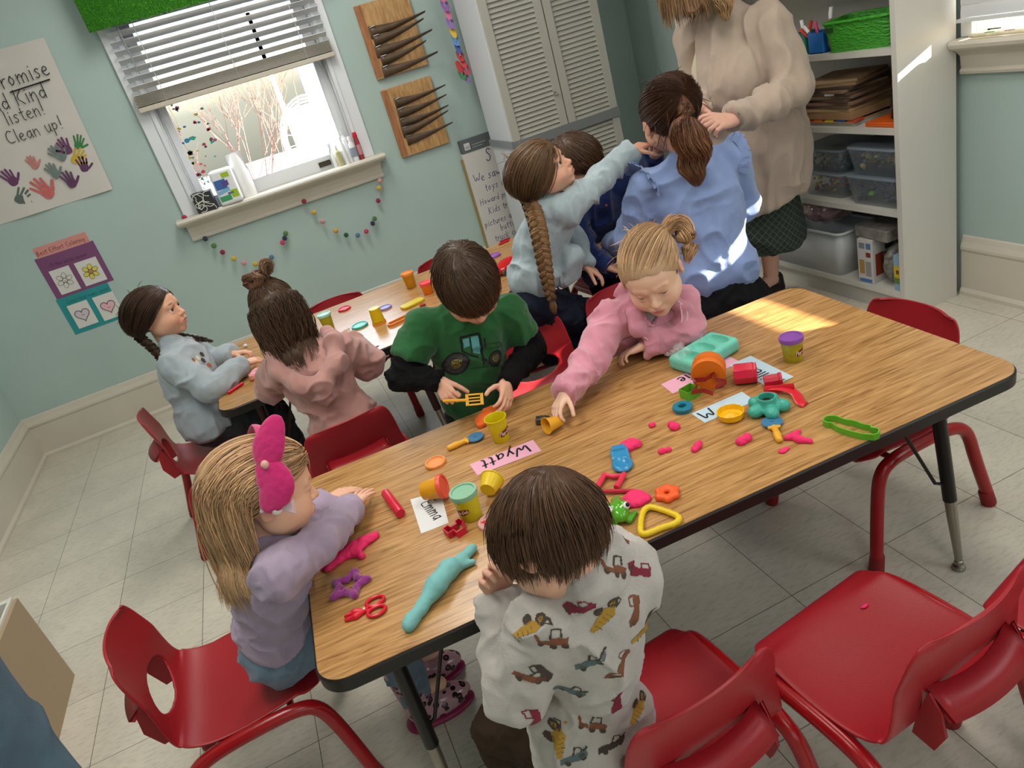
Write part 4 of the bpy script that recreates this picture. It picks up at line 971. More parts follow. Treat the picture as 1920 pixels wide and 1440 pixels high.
def hand_sdf(W, d, n, side, s=.62, curl=(.3, .3, .35, .4, .5), spread=.12, thumb=.9, S=None):
    """W wrist point, d direction to the knuckles, n palm normal, side +1: thumb on the (d x n) side"""
    S = S or SDF(); W = A(*W); d = _n(d); n = _n(A(*n)-d*np.dot(A(*n), d)); l = _n(np.cross(d, n))*side
    k = .012*s
    P = lambda a, b, c: W+s*(d*a+l*b+n*c)
    S.cap(P(-.03, 0, 0), P(.012, 0, 0), .024*s, .023*s, k)
    kn = [(.086, .030), (.092, .010), (.088, -.010), (.079, -.028)]
    for a, b in kn: S.cap(P(.012, b*.55, 0), P(a*.96, b, -.002), .0165*s, .0120*s, .010*s)
    S.ell(P(.045, .002, .006), A(.030, .040, .013)*s, np.array([l, d, n]), k)
    S.cap(P(.012, .020, .006), P(.045, .036, .010), .016*s, .013*s, k)
    for i, ((a, b), L_, cu) in enumerate(zip(kn, (.068, .077, .072, .056), curl[1:])):
        p = P(a, b, -.002); ang = cu*.5; sp = spread*(1.5-i)*.8
        r = (.0100, .0102, .0098, .0086)[i]
        for j, f in enumerate((.45, .31, .24)):
            dd = _n(d*math.cos(ang)+n*math.sin(ang)+l*sp*math.cos(ang)); q = p+dd*L_*f*s
            S.cap(p, q, r*s*(1-.08*j), r*s*(.93-.08*j), .0022*s if j == 0 else .001*s); p = q; ang += cu*1.15
    p = P(.030, .032, .006); cu = curl[0]
    for j, (L_, f) in enumerate(((.040, .0125), (.034, .0112), (.026, .0100))):
        ang = thumb*(1-.28*j); dd = _n(d*math.cos(ang)+l*math.sin(ang)*(1 if j < 2 else .7)+n*cu*(.5+.5*j)); q = p+dd*L_*s
        S.cap(p, q, f*s, f*s*.93, .004*s if j == 0 else .001*s); p = q
    return S
def strands_mesh(S, rad, name, m, root, base, var=.25, seed=0, tip=1.15):
    n, k, _ = S.shape; T = np.gradient(S, axis=1); T /= np.maximum(np.linalg.norm(T, axis=2, keepdims=True), 1e-9)
    ref = np.array([.37, .51, .77]); U = np.cross(T, ref); U /= np.maximum(np.linalg.norm(U, axis=2, keepdims=True), 1e-9); Vv = np.cross(T, U)
    prof = np.minimum(1, (1-np.linspace(0, 1, k))*3.0+.12)*rad; prof[0] *= .7
    rs = np.random.default_rng(seed); rr = rs.uniform(.7, 1.3, (n, 1, 1))*prof[None, :, None]
    vs = np.stack([S+rr*(U*math.cos(a)+Vv*math.sin(a)) for a in (0, 2.094, 4.189)], 2)     # n,k,3,3
    idx = np.arange(n*k*3).reshape(n, k, 3); Q = []
    for a in range(3): b = (a+1) % 3; Q.append(np.stack([idx[:, :-1, a], idx[:, :-1, b], idx[:, 1:, b], idx[:, 1:, a]], -1).reshape(-1, 4))
    br = np.clip(rs.normal(1, var, (n, 1)), .45, 1.9); tp = np.linspace(1, tip, k)[None, :]; warm = rs.normal(0, .04, (n, 1))
    bc = np.array(srgb(base)); C_ = bc[None, None, :]*(br*tp)[:, :, None]; C_[:, :, 0] *= (1+warm); C_[:, :, 2] *= (1-warm)
    C_ = np.repeat(C_[:, :, None, :], 3, 2).reshape(-1, 3)
    V = vs.reshape(-1, 3)-np.array(root.location)
    return np_mesh(name, V, np.concatenate(Q), m, root, col=np.clip(C_, 0, 1))
def hairmat(): return mat('hair', '6a4a33', rough=.42, attr='Col', spec=.35, sheen=.0)
HC, HR = A(0, -.009, .028), A(.0725, .0910, .0730)
def hairline(az):   # az: 0 front, pi back -> lowest z
    return np.interp(np.abs(az), [0, .6, 1.05, 1.35, 1.7, 2.3, 3.15], [.051, .040, .008, -.010, -.030, -.052, -.060])
def roots_on_head(n, rng, line=hairline, lift=1.02, dz=0.0):
    out = []
    while len(out) < n:
        v = rng.normal(size=(n*3, 3)); v /= np.linalg.norm(v, axis=1, keepdims=True); P = HC+v*HR*lift
        az = np.arctan2(P[:, 0], P[:, 1]); ok = P[:, 2] > line(az)+dz+rng.normal(0, .002, len(P)); out += list(P[ok])
    return np.array(out[:n])
def grow(P, D, steps, step, flow, hd=None, world_cols=(), stiff=.75, jit=.0, rng=None, local=True, liftv=None, grav=None):
    """march strands; flow(P, i) gives the wanted direction; keeps them outside the skull and outside given spheres (c, r)"""
    n = len(P); out = [P.copy()]; D = D/np.linalg.norm(D, axis=1, keepdims=True)
    for i in range(steps-1):
        F = flow(P, i); F = F/np.maximum(np.linalg.norm(F, axis=1, keepdims=True), 1e-9)
        D = D*stiff+F*(1-stiff)
        if jit: D = D+rng.normal(0, jit, D.shape)
        D /= np.linalg.norm(D, axis=1, keepdims=True); st = step if np.isscalar(step) else step[:, None]
        P = P+D*st
        q = (P-HC)/HR; r = np.linalg.norm(q, axis=1); mn = 1.015+(liftv if liftv is not None else 0)
        bad = r < mn; P = np.where(bad[:, None], HC+q/np.maximum(r, 1e-6)[:, None]*HR*(mn if np.isscalar(mn) else mn[:, None]), P)
        for c, rr in world_cols:
            dv = P-c; L_ = np.linalg.norm(dv, axis=1); b2 = L_ < rr; P = np.where(b2[:, None], c+dv/np.maximum(L_, 1e-6)[:, None]*rr, P)
        out.append(P.copy())
    return np.stack(out, 1)
def hair_cap(hd, root, base, thick=1.04, line=hairline, dz=0.0, name='hair', face_cut=True, amp=.0015):
    S = SDF(); hd.ell(S, tuple(HC), tuple(HR*thick)); h = .0035*hd.s
    V, Q = S.mesh(h); L = hd.L(V); az = np.arctan2(L[:, 0], L[:, 1]); keep = L[:, 2] > line(az)+dz-.004
    V = V+vnormals(V, Q)*(vnoise(V, 160, 3)*amp)[:, None]
    Q = Q[keep[Q].all(1)]; col = np.tile(np.array(srgb(base))*.75, (len(V), 1))
    us = np.unique(Q); mp = np.full(len(V), -1); mp[us] = np.arange(len(us))
    return V[us], mp[Q], col[us]
def lock(path, radii, n, k, rng, wave=.0, wn=2.0, flat=1.0, endspread=1.0):
    """strands filling a tube around a path (np array m,3)"""
    path = np.array([list(p) for p in path], float); P = np.array([list(v) for v in smoothpts([tuple(p) for p in path], 2)]); d = np.r_[0, np.cumsum(np.linalg.norm(np.diff(P, axis=0), axis=1))]
    t = np.linspace(0, d[-1], k); C_ = np.stack([np.interp(t, d, P[:, i]) for i in range(3)], 1); Rr = np.interp(np.linspace(0, 1, k), np.linspace(0, 1, len(radii)), radii)
    T = np.gradient(C_, axis=0); T /= np.linalg.norm(T, axis=1, keepdims=True); u = np.cross(T, [0.2, .3, .93]); u /= np.linalg.norm(u, axis=1, keepdims=True); v = np.cross(T, u)
    a = rng.uniform(0, 2*math.pi, n); r = np.sqrt(rng.uniform(.15, 1, n)); tt = np.linspace(0, 1, k)
    ph = rng.uniform(0, 6.28, n); tw = rng.normal(0, .6, n)
    X = (r*np.cos(a))[:, None]+wave*np.sin(wn*6.28*tt[None]+ph[:, None]*.35); Y = (r*np.sin(a))[:, None]*flat+wave*np.cos(wn*6.28*tt[None]+ph[:, None]*.35)
    S = C_[None]+X[..., None]*(Rr[:, None]*u)[None]+Y[..., None]*(Rr[:, None]*v)[None]
    ends = rng.uniform(.82, 1.0, n); i = (np.linspace(0, 1, k)[None]*ends[:, None])*(k-1); lo = np.floor(i).astype(int); hi = np.minimum(lo+1, k-1); f = (i-lo)[..., None]
    ar = np.arange(n)[:, None]; return S[ar, lo]*(1-f)+S[ar, hi]*f
def braid(path, r, root, base, turns, rng, tie=True, name='braid', tie_col='2b2324', tail=.035, parent=None):
    P = np.array([list(v) for v in smoothpts([tuple(p) for p in path], 2)]); d = np.r_[0, np.cumsum(np.linalg.norm(np.diff(P, axis=0), axis=1))]; k = int(turns*14)
    t = np.linspace(0, d[-1], k); C_ = np.stack([np.interp(t, d, P[:, i]) for i in range(3)], 1); T = np.gradient(C_, axis=0); T /= np.linalg.norm(T, axis=1, keepdims=True)
    u = np.cross(T, [0.35, .9, .05]); u /= np.linalg.norm(u, axis=1, keepdims=True); v = np.cross(T, u); allS = []
    R_ = np.interp(np.linspace(0, 1, k), np.linspace(0, 1, len(r)), r)
    for s_ in range(3):
        ph = 2*math.pi*turns*np.linspace(0, 1, k)+s_*2.094
        Pth = C_+(u.T*R_*.78*np.sin(ph)).T+(v.T*R_*.46*np.sin(2*ph)).T
        allS.append(Pth)
    parts = []
    n = 150
    Sx = []
    for Pth in allS:
        T2 = np.gradient(Pth, axis=0); T2 /= np.linalg.norm(T2, axis=1, keepdims=True); u2 = np.cross(T2, [0.2, .3, .93]); u2 /= np.linalg.norm(u2, axis=1, keepdims=True); v2 = np.cross(T2, u2)
        a = rng.uniform(0, 6.28, n); rr = np.sqrt(rng.uniform(.6, 1, n))*.50
        Sx.append(Pth[None]+(rr*np.cos(a))[:, None, None]*(u2.T*R_).T[None]+(rr*np.sin(a))[:, None, None]*(v2.T*R_).T[None])
    S = np.concatenate(Sx); o = strands_mesh(S, np.mean(r)*.075, name, hairmat(), root, base, .22, 3, 1.2)
    e = C_[-1]; dd = T[-1]
    if tie:
        bb = B(); Lc = np.array(root.location); bb.tube([tuple(e-dd*.004-Lc), tuple(e+dd*.006-Lc)], r[-1]*.75, 10); bb.out('hair_tie', mat('tie_'+tie_col, tie_col, rough=.7), o)
    if tail:
        S2 = lock([e, e+dd*tail*.6+A(0, 0, -tail*.1), e+dd*tail*1.1+A(.004, 0, -tail*.1)], [r[-1]*.55, r[-1]*.95, r[-1]*.3], 90, 8, rng); o2 = strands_mesh(S2, .0010, 'braid_end', hairmat(), root, base, .2, 5, 1.25); o2.parent = o; 
    return o
def cloth_mesh(S, h, amp=.004, sc=22, seed=1, fold=0.0, stretch=(1, 1, 1), cuts=()):
    V, Q = S.mesh(h); N = vnormals(V, Q); W_ = V*np.array(stretch)
    warp = np.stack([vnoise(W_, sc*.6, seed+7), vnoise(W_, sc*.6, seed+8), vnoise(W_, sc*.6, seed+9)], 1)*.05
    n1 = 1-4*np.abs(vnoise(W_+warp, sc, seed)); n2 = 1-4*np.abs(vnoise(W_+warp, sc*2.1, seed+2))
    n3 = np.maximum(0, n1)**2; d = amp*(n1*.75+n2*.45+n3*1.1+vnoise(W_, sc*5, seed+4)*.35)*1.25
    return V+N*d[:, None], Q
def torso_sdf(S, pel, neck, sl, sr, dep=.062, wid=None, hipw=.085, k=.03, grow_=0.0, belly=1.0, hem=None, zlen=None, waist=1.0):
    pel, neck, sl, sr = A(*pel), A(*neck), A(*sl), A(*sr); z = _n(neck-pel); x = sr-sl; x = _n(x-z*np.dot(x, z)); y = np.cross(z, x); R = np.array([x, y, z]); L_ = np.linalg.norm(neck-pel)
    sw = np.linalg.norm(sr-sl)*.5; g = grow_; mid = (sl+sr)*.5
    S.ell(lerp(pel, mid, .80), A(sw*.92+g, dep+g, L_*.30+g), R, k); S.ell(lerp(pel, neck, .42)+y*.004*belly, A(sw*.76*waist+g, dep*1.02*belly+g, L_*.32+g), R, k); S.ell(lerp(pel, neck, .06), A(hipw+g, dep*1.05+g, L_*.22+g), R, k)
    S.cap(sl, sr, .030+g, .030+g, k); S.cap(mid, neck, .040+g, .034+g, k*.8)
    return R
def person(name, label, loc, spec):
    """spec: joints and looks. Returns root and pieces; the body is one continuous mesh"""
    root = thing('person', label, 'person', loc, group=None); g = spec; s = g.get('s', 1.0); L0 = np.array(root.location)
    hd = Head(g['head'], g['fwd'], g.get('up', (0, 0, 1)), g.get('hs', 1.0)); sk = g.get('skin', 'dcae95')
    parts = []
    V, Q = hd.build(g['neck'], lid=g.get('lid', .45), h=g.get('hh', .0027), mouth_open=g.get('mo', 0), neck_r=g.get('nr', .030)); cols = [hd.colour(V, sk, g.get('lips', 'c07a72'), g.get('brow', '6b4a38'), g.get('flush', .7), lid=g.get('lid', .45))]; parts.append((V, Q))
    S = SDF(); torso_sdf(S, g['pel'], g['neck'], g['sl'], g['sr'], dep=g.get('dep', .062)*min(s, 1.2)-.012, hipw=.074*s, grow_=-.006)
    for a in ('l', 'r'):
        sh, el, wr = A(*g['s'+a]), A(*g['e'+a]), A(*g['w'+a]); S.cap(sh, el, .030*s, .024*s, .01); S.cap(el, wr, .024*s, .0165*s, .008)
    if 'kl' in g:
        for a in ('l', 'r'):
            hp = A(*g['h'+a+'p']) if 'h'+a+'p' in g else lerp(g['pel'], g['k'+a], .12); S.cap(hp, g['k'+a], .055*s, .038*s, .02); S.cap(g['k'+a], g['a'+a], .036*s, .022*s, .01)
            S.cap(g['a'+a], A(*g['a'+a])+_n(g.get('foot', (0, 1, 0)))*.07*s-A(0, 0, .015), .022*s, .018*s, .01)
    V, Q = S.mesh(.007*max(1, s*.9)); parts.append((V, Q)); cols.append(np.tile(np.array(srgb(sk)), (len(V), 1)))
    for a in ('l', 'r'):
        hk = g.get('hand'+a)
        if hk is None: continue
        W = A(*g['w'+a]); S = hand_sdf(W, hk['d'], hk['n'], hk['side'], hk.get('s', .62*s), hk.get('curl', (.3, .3, .35, .4, .5)), hk.get('spread', .12), hk.get('thumb', .9)); S.cap(lerp(g['e'+a], W, .6), W, .019*s, .0155*s, .006)
        V, Q = S.mesh(.0019*max(1, s)); parts.append((V, Q)); c = np.tile(np.array(srgb(sk)), (len(V), 1)); rd = np.clip(vnoise(V, 70, 4)+.3, 0, 1)[:, None]*.35; c = c*(1-rd)+np.array(srgb('d48f80'))*rd; cols.append(c)
    V, Q = joinVQ(parts); np_mesh('body', V-L0, Q, skinmat(), root, col=np.concatenate(cols))
    hd.eyes(root, g.get('iris', '5a4636'), g.get('gaze', (0, 1, -.1)))
    return root, hd
def garment(root, name, S, h, m, amp=.004, sc=22, seed=1, stretch=(1, 1, 1), col=None):
    V, Q = cloth_mesh(S, h, amp, sc, seed, stretch=stretch); return np_mesh(name, V-np.array(root.location), Q, m, root), V, Q
def sleeve(S, sh, el, wr, r0=.040, r1=.033, r2=.027, cuff=True, k=.012, cut=True):
    sh, el, wr = A(*sh), A(*el), A(*wr); S.cap(sh, el, r0, r1, k*2); S.cap(el, wr, r1, r2, k)
    d = _n(wr-el)
    if cut:
        ax = _n(np.cross(d, [.3, .2, .9])); R = np.array([ax, np.cross(d, ax), d]); S.box(wr+d*.0405, (.036, .036, .036), R, .002, -1, .001)
def pants(root, g, col, rough=.85, gr=.010, s=1.0, seed=3, h=.006, mname=None, amp=.004, full=True):
    S = SDF(); pel = A(*g['pel']); z = _n(A(*g['neck'])-pel); x = _n(A(*g['sr'])-A(*g['sl'])); y = np.cross(z, x)
    S.ell(pel+z*.0, A(.085*s+gr, .066*s+gr, .075*s), np.array([x, y, z]), .02)
    for a in ('l', 'r'):
        hp = A(*g['h'+a+'p']) if 'h'+a+'p' in g else lerp(pel, g['k'+a], .12); S.cap(hp, g['k'+a], .057*s+gr, .041*s+gr, .03); S.cap(g['k'+a], g['a'+a], .040*s+gr, .030*s+gr, .012)
        d = _n(A(*g['a'+a])-A(*g['k'+a])); ax = _n(np.cross(d, [.3, .9, .2])); S.box(A(*g['a'+a])+d*.035, (.05, .05, .035), np.array([ax, np.cross(d, ax), d]), .002, -1, .001)
    return garment(root, 'trousers', S, h, clothmat(mname or 'trousers_'+col, col, rough=rough), amp, 24, seed)
def shoes(root, g, col, s=1.0, foot=(0, 1, 0), sole='e8e4dc'):
    for a in ('l', 'r'):
        f = _n(foot); c = A(*g['a'+a]); x = _n(np.cross(f, [0, 0, 1])); R = np.array([x, f, [0, 0, 1]]); L0 = np.array(root.location); fl = .0
        S = SDF(); S.cap(c+A(0, 0, .01), A(c[0], c[1], .04), .030*s, .030*s, .01); S.ell(A(c[0], c[1], .038*s)+f*.045*s, A(.034, .075, .030)*s, R, .012); S.box(A(c[0], c[1], -.03), (.2, .2, .034), None, .002, -1, .001)
        V, Q = S.mesh(.005*s); o = np_mesh('shoe', V-L0, Q, mat('shoe_'+col, col, rough=.6), root)
        S = SDF(); S.ell(A(c[0], c[1], .006)+f*.042*s, A(.036, .080, .012)*s, R, .004); S.box(A(c[0], c[1], -.03), (.3, .3, .0312), None, .001, -1, .001); V, Q = S.mesh(.004); np_mesh('sole', V-L0, Q, mat('sole_'+sole, sole, rough=.7), o)
from mathutils.bvhtree import BVHTree
def decal(root, parent, bvh, C_, u, v, shapes, cell=.0016, off=.0009):
    """prints shapes (2-D polygons in metres) on the cloth around point C_, following its surface"""
    u = _n(u); nrm = _n(np.cross(u, v)); v = np.cross(nrm, u); L0 = np.array(root.location); out = []
    for poly, m in shapes:
        xs = [p[0] for p in poly]; ys = [p[1] for p in poly]; nx = max(1, int((max(xs)-min(xs))/cell)); ny = max(1, int((max(ys)-min(ys))/cell)); vid = {}; vs = []; fs = []
        def inside(x, y):
            c = False; n = len(poly); j = n-1
            for i in range(n):
                if (poly[i][1] > y) != (poly[j][1] > y) and x < (poly[j][0]-poly[i][0])*(y-poly[i][1])/(poly[j][1]-poly[i][1])+poly[i][0]: c = not c
                j = i
            return c
        def gv(i, j):
            if (i, j) in vid: return vid[(i, j)]
            p = C_+u*(min(xs)+i*cell)+v*(min(ys)+j*cell); hit = bvh.ray_cast(Vector(p+nrm*.05), Vector(-nrm), .12)
            if hit[0] is None:
                hit = bvh.find_nearest(Vector(p), .05)
                if hit[0] is None: return None
            q = np.array(hit[0])+np.array(hit[1])*off; vs.append(tuple(q-L0)); vid[(i, j)] = len(vs)-1; return vid[(i, j)]
        for i in range(nx):
            for j in range(ny):
                if inside(min(xs)+(i+.5)*cell, min(ys)+(j+.5)*cell):
                    q = [gv(i, j), gv(i+1, j), gv(i+1, j+1), gv(i, j+1)]
                    if None not in q and max((Vector(vs[q[a]])-Vector(vs[q[(a+1) % 4]])).length for a in range(4)) < cell*4: fs.append(tuple(q))
        if fs: out.append((vs, fs, m))
    if out:
        V = []; F = []; mi = []; ms = []
        for vs, fs, m in out:
            n = len(V); V += vs; F += [tuple(i+n for i in f) for f in fs]
            if m not in ms: ms.append(m)
            mi += [ms.index(m)]*len(fs)
        return link_mesh('print', V, F, None, parent or root, True, ms, mi)
def bvh_of(V, Q): return BVHTree.FromPolygons([tuple(v) for v in V], [tuple(int(i) for i in q) for q in Q])
def hair_obj(root, pieces, base, seed=0): pass
def cap_and_strands(root, hd, base, S_local, rad, thick=1.035, name='hair', line=hairline, var=.25, seed=1, dz=0, tip=1.1):
    V, Q, col = hair_cap(hd, root, base, thick, line, dz); L0 = np.array(root.location)
    Sw = hd.W(S_local.reshape(-1, 3)).reshape(S_local.shape)
    o = strands_mesh(Sw, rad, name, hairmat(), root, base, var, seed, tip)
    u = np_mesh('hair_underlayer', V-L0, Q, hairmat(), o, col=col); return o
def short_hair(root, hd, base, n=2600, length=.055, crown=(.01, -.055, .088), seed=1, lift=.05, fringe=0.0, rad=.0010, thick=1.05, line=hairline, dz=0.0):
    rng = np.random.default_rng(seed); P = roots_on_head(n, rng, line=line, lift=1.02, dz=dz); cr = A(*crown)
    def flow(P, i):
        nrm = (P-HC)/HR**2; nrm /= np.linalg.norm(nrm, axis=1, keepdims=True); d = P-cr; sw = np.cross(nrm, d)*.35; d = d+sw; d -= nrm*(d*nrm).sum(1, keepdims=True)
        return d+A(0, 0, -.012)
    D = flow(P, 0)+rng.normal(0, .006, P.shape); liftv = rng.uniform(.01, lift, n)
    S = grow(P, D, 9, length/8*rng.uniform(.75, 1.2, n), flow, rng=rng, stiff=.6, jit=.05, liftv=liftv)
    return cap_and_strands(root, hd, base, S, rad*hd.s, thick, line=line, seed=seed, dz=dz)
def pulled_hair(root, hd, base, tie, n=2200, seed=1, rad=.0010, thick=1.03, line=hairline, wisps=60, part=None, dz=0.0, lift=.03):
    rng = np.random.default_rng(seed); P = roots_on_head(n, rng, line=line, dz=dz); ties = [A(*t) for t in (tie if isinstance(tie[0], (tuple, list)) else [tie])]
    if len(ties) == 2: T = np.where((P[:, 0] > 0)[:, None], ties[0] if ties[0][0] > 0 else ties[1], ties[1] if ties[0][0] > 0 else ties[0])
    else: T = np.tile(ties[0], (n, 1))
    def flow(P, i):
        nrm = (P-HC)/HR**2; nrm /= np.linalg.norm(nrm, axis=1, keepdims=True); d = T-P; return d-nrm*(d*nrm).sum(1, keepdims=True)*.9
    dist = np.linalg.norm(T-P, axis=1); S = grow(P, flow(P, 0), 12, dist*1.12/11, flow, rng=rng, stiff=.55, jit=.015, liftv=rng.uniform(.0, lift, n))
    if wisps:
        W_ = roots_on_head(wisps, rng, line=lambda a: line(a)+np.where(np.abs(a) < 2.0, 9, 0)); D = W_-HC; Sw = grow(W_, D*.5+rng.normal(0, .03, W_.shape), 12, .0045, lambda P, i: A(0, 0, -1)*.6+rng.normal(0, 1, P.shape)*.5, rng=rng, stiff=.8, jit=.12)
        S = np.concatenate([S, Sw])
    return cap_and_strands(root, hd, base, S, rad*hd.s, thick, line=line, seed=seed, dz=dz)

# ---------------------------------------------------------------- boy in the truck print shirt (foreground, back to us)
TRUCK_B = mat('print_brown', '7a4a34', rough=.9); TRUCK_Y = mat('print_ochre', 'a9822f', rough=.9); TRUCK_G = mat('print_slate', '5a6a6c', rough=.9); TRUCK_M = mat('print_maroon', '7a2438', rough=.9); TRUCK_D = mat('print_dark', '463a34', rough=.9); TRUCK_W = mat('print_white', 'd8cfd0', rough=.9)
def ring2(cx, cy, r, n=12): return [(cx+r*math.cos(6.283*i/n), cy+r*math.sin(6.283*i/n)) for i in range(n)]
def strip2(pts, w_):
    L_ = []; R_ = []
    for i, p in enumerate(pts):
        a = Vector(pts[max(0, i-1)]); b = Vector(pts[min(len(pts)-1, i+1)]); t = (b-a).normalized(); nn = Vector((-t.y, t.x))*w_*.5; L_.append((p[0]+nn.x, p[1]+nn.y)); R_.append((p[0]-nn.x, p[1]-nn.y))
    return L_+R_[::-1]
def truck(kind, m):
    if kind == 0:   # forklift
        sh = [([(-.002, 0), (.020, 0), (.022, .009), (.012, .011), (-.002, .010)], m), (strip2([(-.002, .009), (.001, .022), (.012, .021), (.013, .010)], .0026), TRUCK_D), ([(-.017, .002), (-.003, 0), (-.003, .006), (-.014, .008), (-.018, .020), (-.021, .020)], m),
              (ring2(.002, -.001, .0048), TRUCK_D), (ring2(.017, -.001, .0048), TRUCK_D), (ring2(-.014, .002, .004), TRUCK_D)]
    elif kind == 1:  # ridged roller
        sh = [([(-.016, -.022), (-.010, -.024), (.012, .004), (.010, .016), (-.006, .010)], m), (ring2(-.012, .006, .007), TRUCK_D), (ring2(.004, .020, .008), TRUCK_D), (ring2(.004, .020, .0045), m), (strip2([(.010, .014), (.016, .024), (.008, .028)], .0025), TRUCK_D)]+[(strip2([(-.012+.004*i, -.014+.006*i), (.000+.003*i, -.017+.006*i)], .0014), TRUCK_D) for i in range(4)]
    elif kind == 2:  # flat digger
        sh = [([(-.024, -.004), (.004, -.002), (.020, .004), (.020, .012), (.004, .008), (-.010, .006), (-.022, .004)], m), (strip2([(-.002, .006), (.004, .018), (.012, .016), (.012, .008)], .0024), TRUCK_D), (ring2(-.013, -.003, .005), TRUCK_D), (ring2(.012, .003, .0055), TRUCK_D), (strip2([(.014, .010), (.022, .016)], .0025), TRUCK_D)]
    else:            # loader
        sh = [([(-.020, -.012), (-.006, -.014), (.004, 0), (.014, .012), (.008, .020), (-.004, .006), (-.018, -.002)], m), (ring2(-.012, -.010, .005), TRUCK_D), (strip2([(.002, .006), (-.006, .014), (0, .022), (.008, .018)], .0024), m)]
    return sh
def rot2(sh, a, s_): 
    c, q = math.cos(a)*s_, math.sin(a)*s_; return [([(x*c-y*q, x*q+y*c) for x, y in p], m) for p, m in sh]

g = dict(head=(.193, .790, .828), fwd=(-.50, .58, -.62), up=(-.1, .55, .8), hs=.90, neck=(.222, .785, .752), pel=(.175, .830, .395), sl=(.142, .772, .712), sr=(.282, .785, .705),
         el=(.075, .805, .595), wl=(.112, .890, .690), er=(.318, .885, .640), wr=(.325, 1.010, .600), kl=(.045, .95, .365), kr=(.235, 1.05, .370), al=(.04, .97, .08), ar=(.22, 1.08, .08), s=.95,
         handl=dict(d=(-.1, -.1, 1), n=(.3, -.9, -.2), side=1, curl=(.6, .9, .9, .9, .9)), handr=dict(d=(-.35, .9, -.12), n=(0, -.1, -1), side=-1, curl=(.3, .35, .4, .4, .4)), skin='dcaa90', brow='4a3426')
p9, hd = person('person', 'brown-haired boy in a pale grey shirt printed with little trucks, seen from behind in front', (.175, .83, 0), g)
short_hair(p9, hd, '553b29', n=6000, length=.088, crown=(.016, -.075, .072), seed=9, lift=.045, rad=.0008, thick=1.05, dz=-.010)
S = SDF(); R_ = torso_sdf(S, (.172, .822, .44), g['neck'], g['sl'], g['sr'], dep=.070, hipw=.088, grow_=.008, k=.04)
S.ell((.165, .815, .40), (.096, .088, .09), None, .04); S.box((.17, .82, .30), (.2, .2, .055), None, .01, -1)
S.path([(.205, .745, .768), (.255, .775, .764)], [.030, .030], .02); sleeve(S, g['sl'], g['el'], g['wl'], .046, .044, .034); sleeve(S, g['sr'], g['er'], g['wr'], .046, .042, .034)
o9, V, Q = garment(p9, 'shirt', S, .0042, clothmat('oatmeal_jersey', 'b5aea8', var=.05), .0040, 20, 5)
S = SDF()
for i in range(16):
    a0, a1 = 2*math.pi*i/16, 2*math.pi*(i+1)/16; f = lambda a: A(.218+.046*math.cos(a), .783+.042*math.sin(a), .758+.006*math.sin(a)+.004*math.cos(a)); S.cap(f(a0), f(a1), .0085, .0085, .004)
garment(p9, 'collar', S, .0035, clothmat('heather_rib', 'a9a7a6'), .001, 40, 2)
bv = bvh_of(V, Q)
TP = [(0.133, 0.723, 0.72, 0, TRUCK_B, .1), (0.214, 0.719, 0.726, 1, TRUCK_Y, -.25), (0.176, 0.716, 0.662, 2, TRUCK_G, .45), (0.217, 0.711, 0.639, 3, TRUCK_B, .3), (0.26, 0.718, 0.709, 3, TRUCK_B, .6), (0.2, 0.725, 0.561, 3, TRUCK_M, .9), (0.141, 0.746, 0.6, 2, TRUCK_G, -.2), (0.153, 0.747, 0.512, 0, TRUCK_B, -.1), (0.283, 0.745, 0.743, 3, TRUCK_M, -.9), (0.247, 0.728, 0.777, 0, TRUCK_B, .2), (0.114, 0.742, 0.745, 1, TRUCK_Y, -.9), (0.091, 0.742, 0.663, 2, TRUCK_B, -.4), (0.124, 0.788, 0.543, 1, TRUCK_Y, .9), (0.174, 0.732, 0.472, 2, TRUCK_D, .2), (0.233, 0.754, 0.489, 1, TRUCK_Y, -.2), (0.105, 0.763, 0.499, 1, TRUCK_Y, .5), (0.116, 0.746, 0.469, 2, TRUCK_G, .3), (0.272, 0.732, 0.659, 1, TRUCK_Y, .2), (0.294, 0.784, 0.769, 3, TRUCK_B, .4), (0.115, 0.735, 0.671, 3, TRUCK_D, 1.2), (0.181, 0.72, 0.756, 3, TRUCK_M, -.3), (0.086, 0.75, 0.581, 3, TRUCK_M, .8)]   # where each printed truck sits on the back of the shirt
PR = A(.90, -.36, -.26)
def surf(bv_, x, y, z): return bv_.find_nearest(Vector((x, y, z)), .08)
for x, y, z, kd, m, a in TP:
    h = surf(bv, x, y, z)
    if h[0] is None: continue
    nrm = np.array(h[1]); u = _n(PR-nrm*np.dot(PR, nrm)); v = np.cross(nrm, u); decal(p9, o9, bv, np.array(h[0]), u, v, rot2(truck(kd, m), a, 1.05))
pants(p9, g, '33261b', s=.95)

# ---------------------------------------------------------------- girl in lavender at the left end of the near table
g = dict(head=(-.197, 1.375, .772), fwd=(.90, .12, -.30), up=(.2, .1, 1), hs=1.07, neck=(-.238, 1.362, .678), pel=(-.325, 1.425, .400), sl=(-.245, 1.475, .640), sr=(-.228, 1.255, .662),
         el=(-.165, 1.530, .585), wl=(-.110, 1.585, .585), er=(-.145, 1.325, .640), wr=(-.066, 1.492, .594), kl=(-.115, 1.50, .345), kr=(-.110, 1.395, .345), al=(-.09, 1.515, .10), ar=(-.10, 1.405, .10), foot=(1, .05, 0), s=.92,
         handl=dict(d=(.9, .35, -.15), n=(.1, 0, -1), side=-1, curl=(.2, .25, .3, .3, .3)), handr=dict(d=(.62, .78, -.12), n=(.05, 0, -1), side=1, curl=(.1, .10, .12, .12, .15), spread=.22), skin='e3b296', brow='a9784f', lid=.8, lips='cf7a74', iris='6f7f8a')
p10, hd = person('person', 'strawberry blonde girl in a lavender sweater with a magenta bow headband, hands on the table', (-.325, 1.425, 0), g)
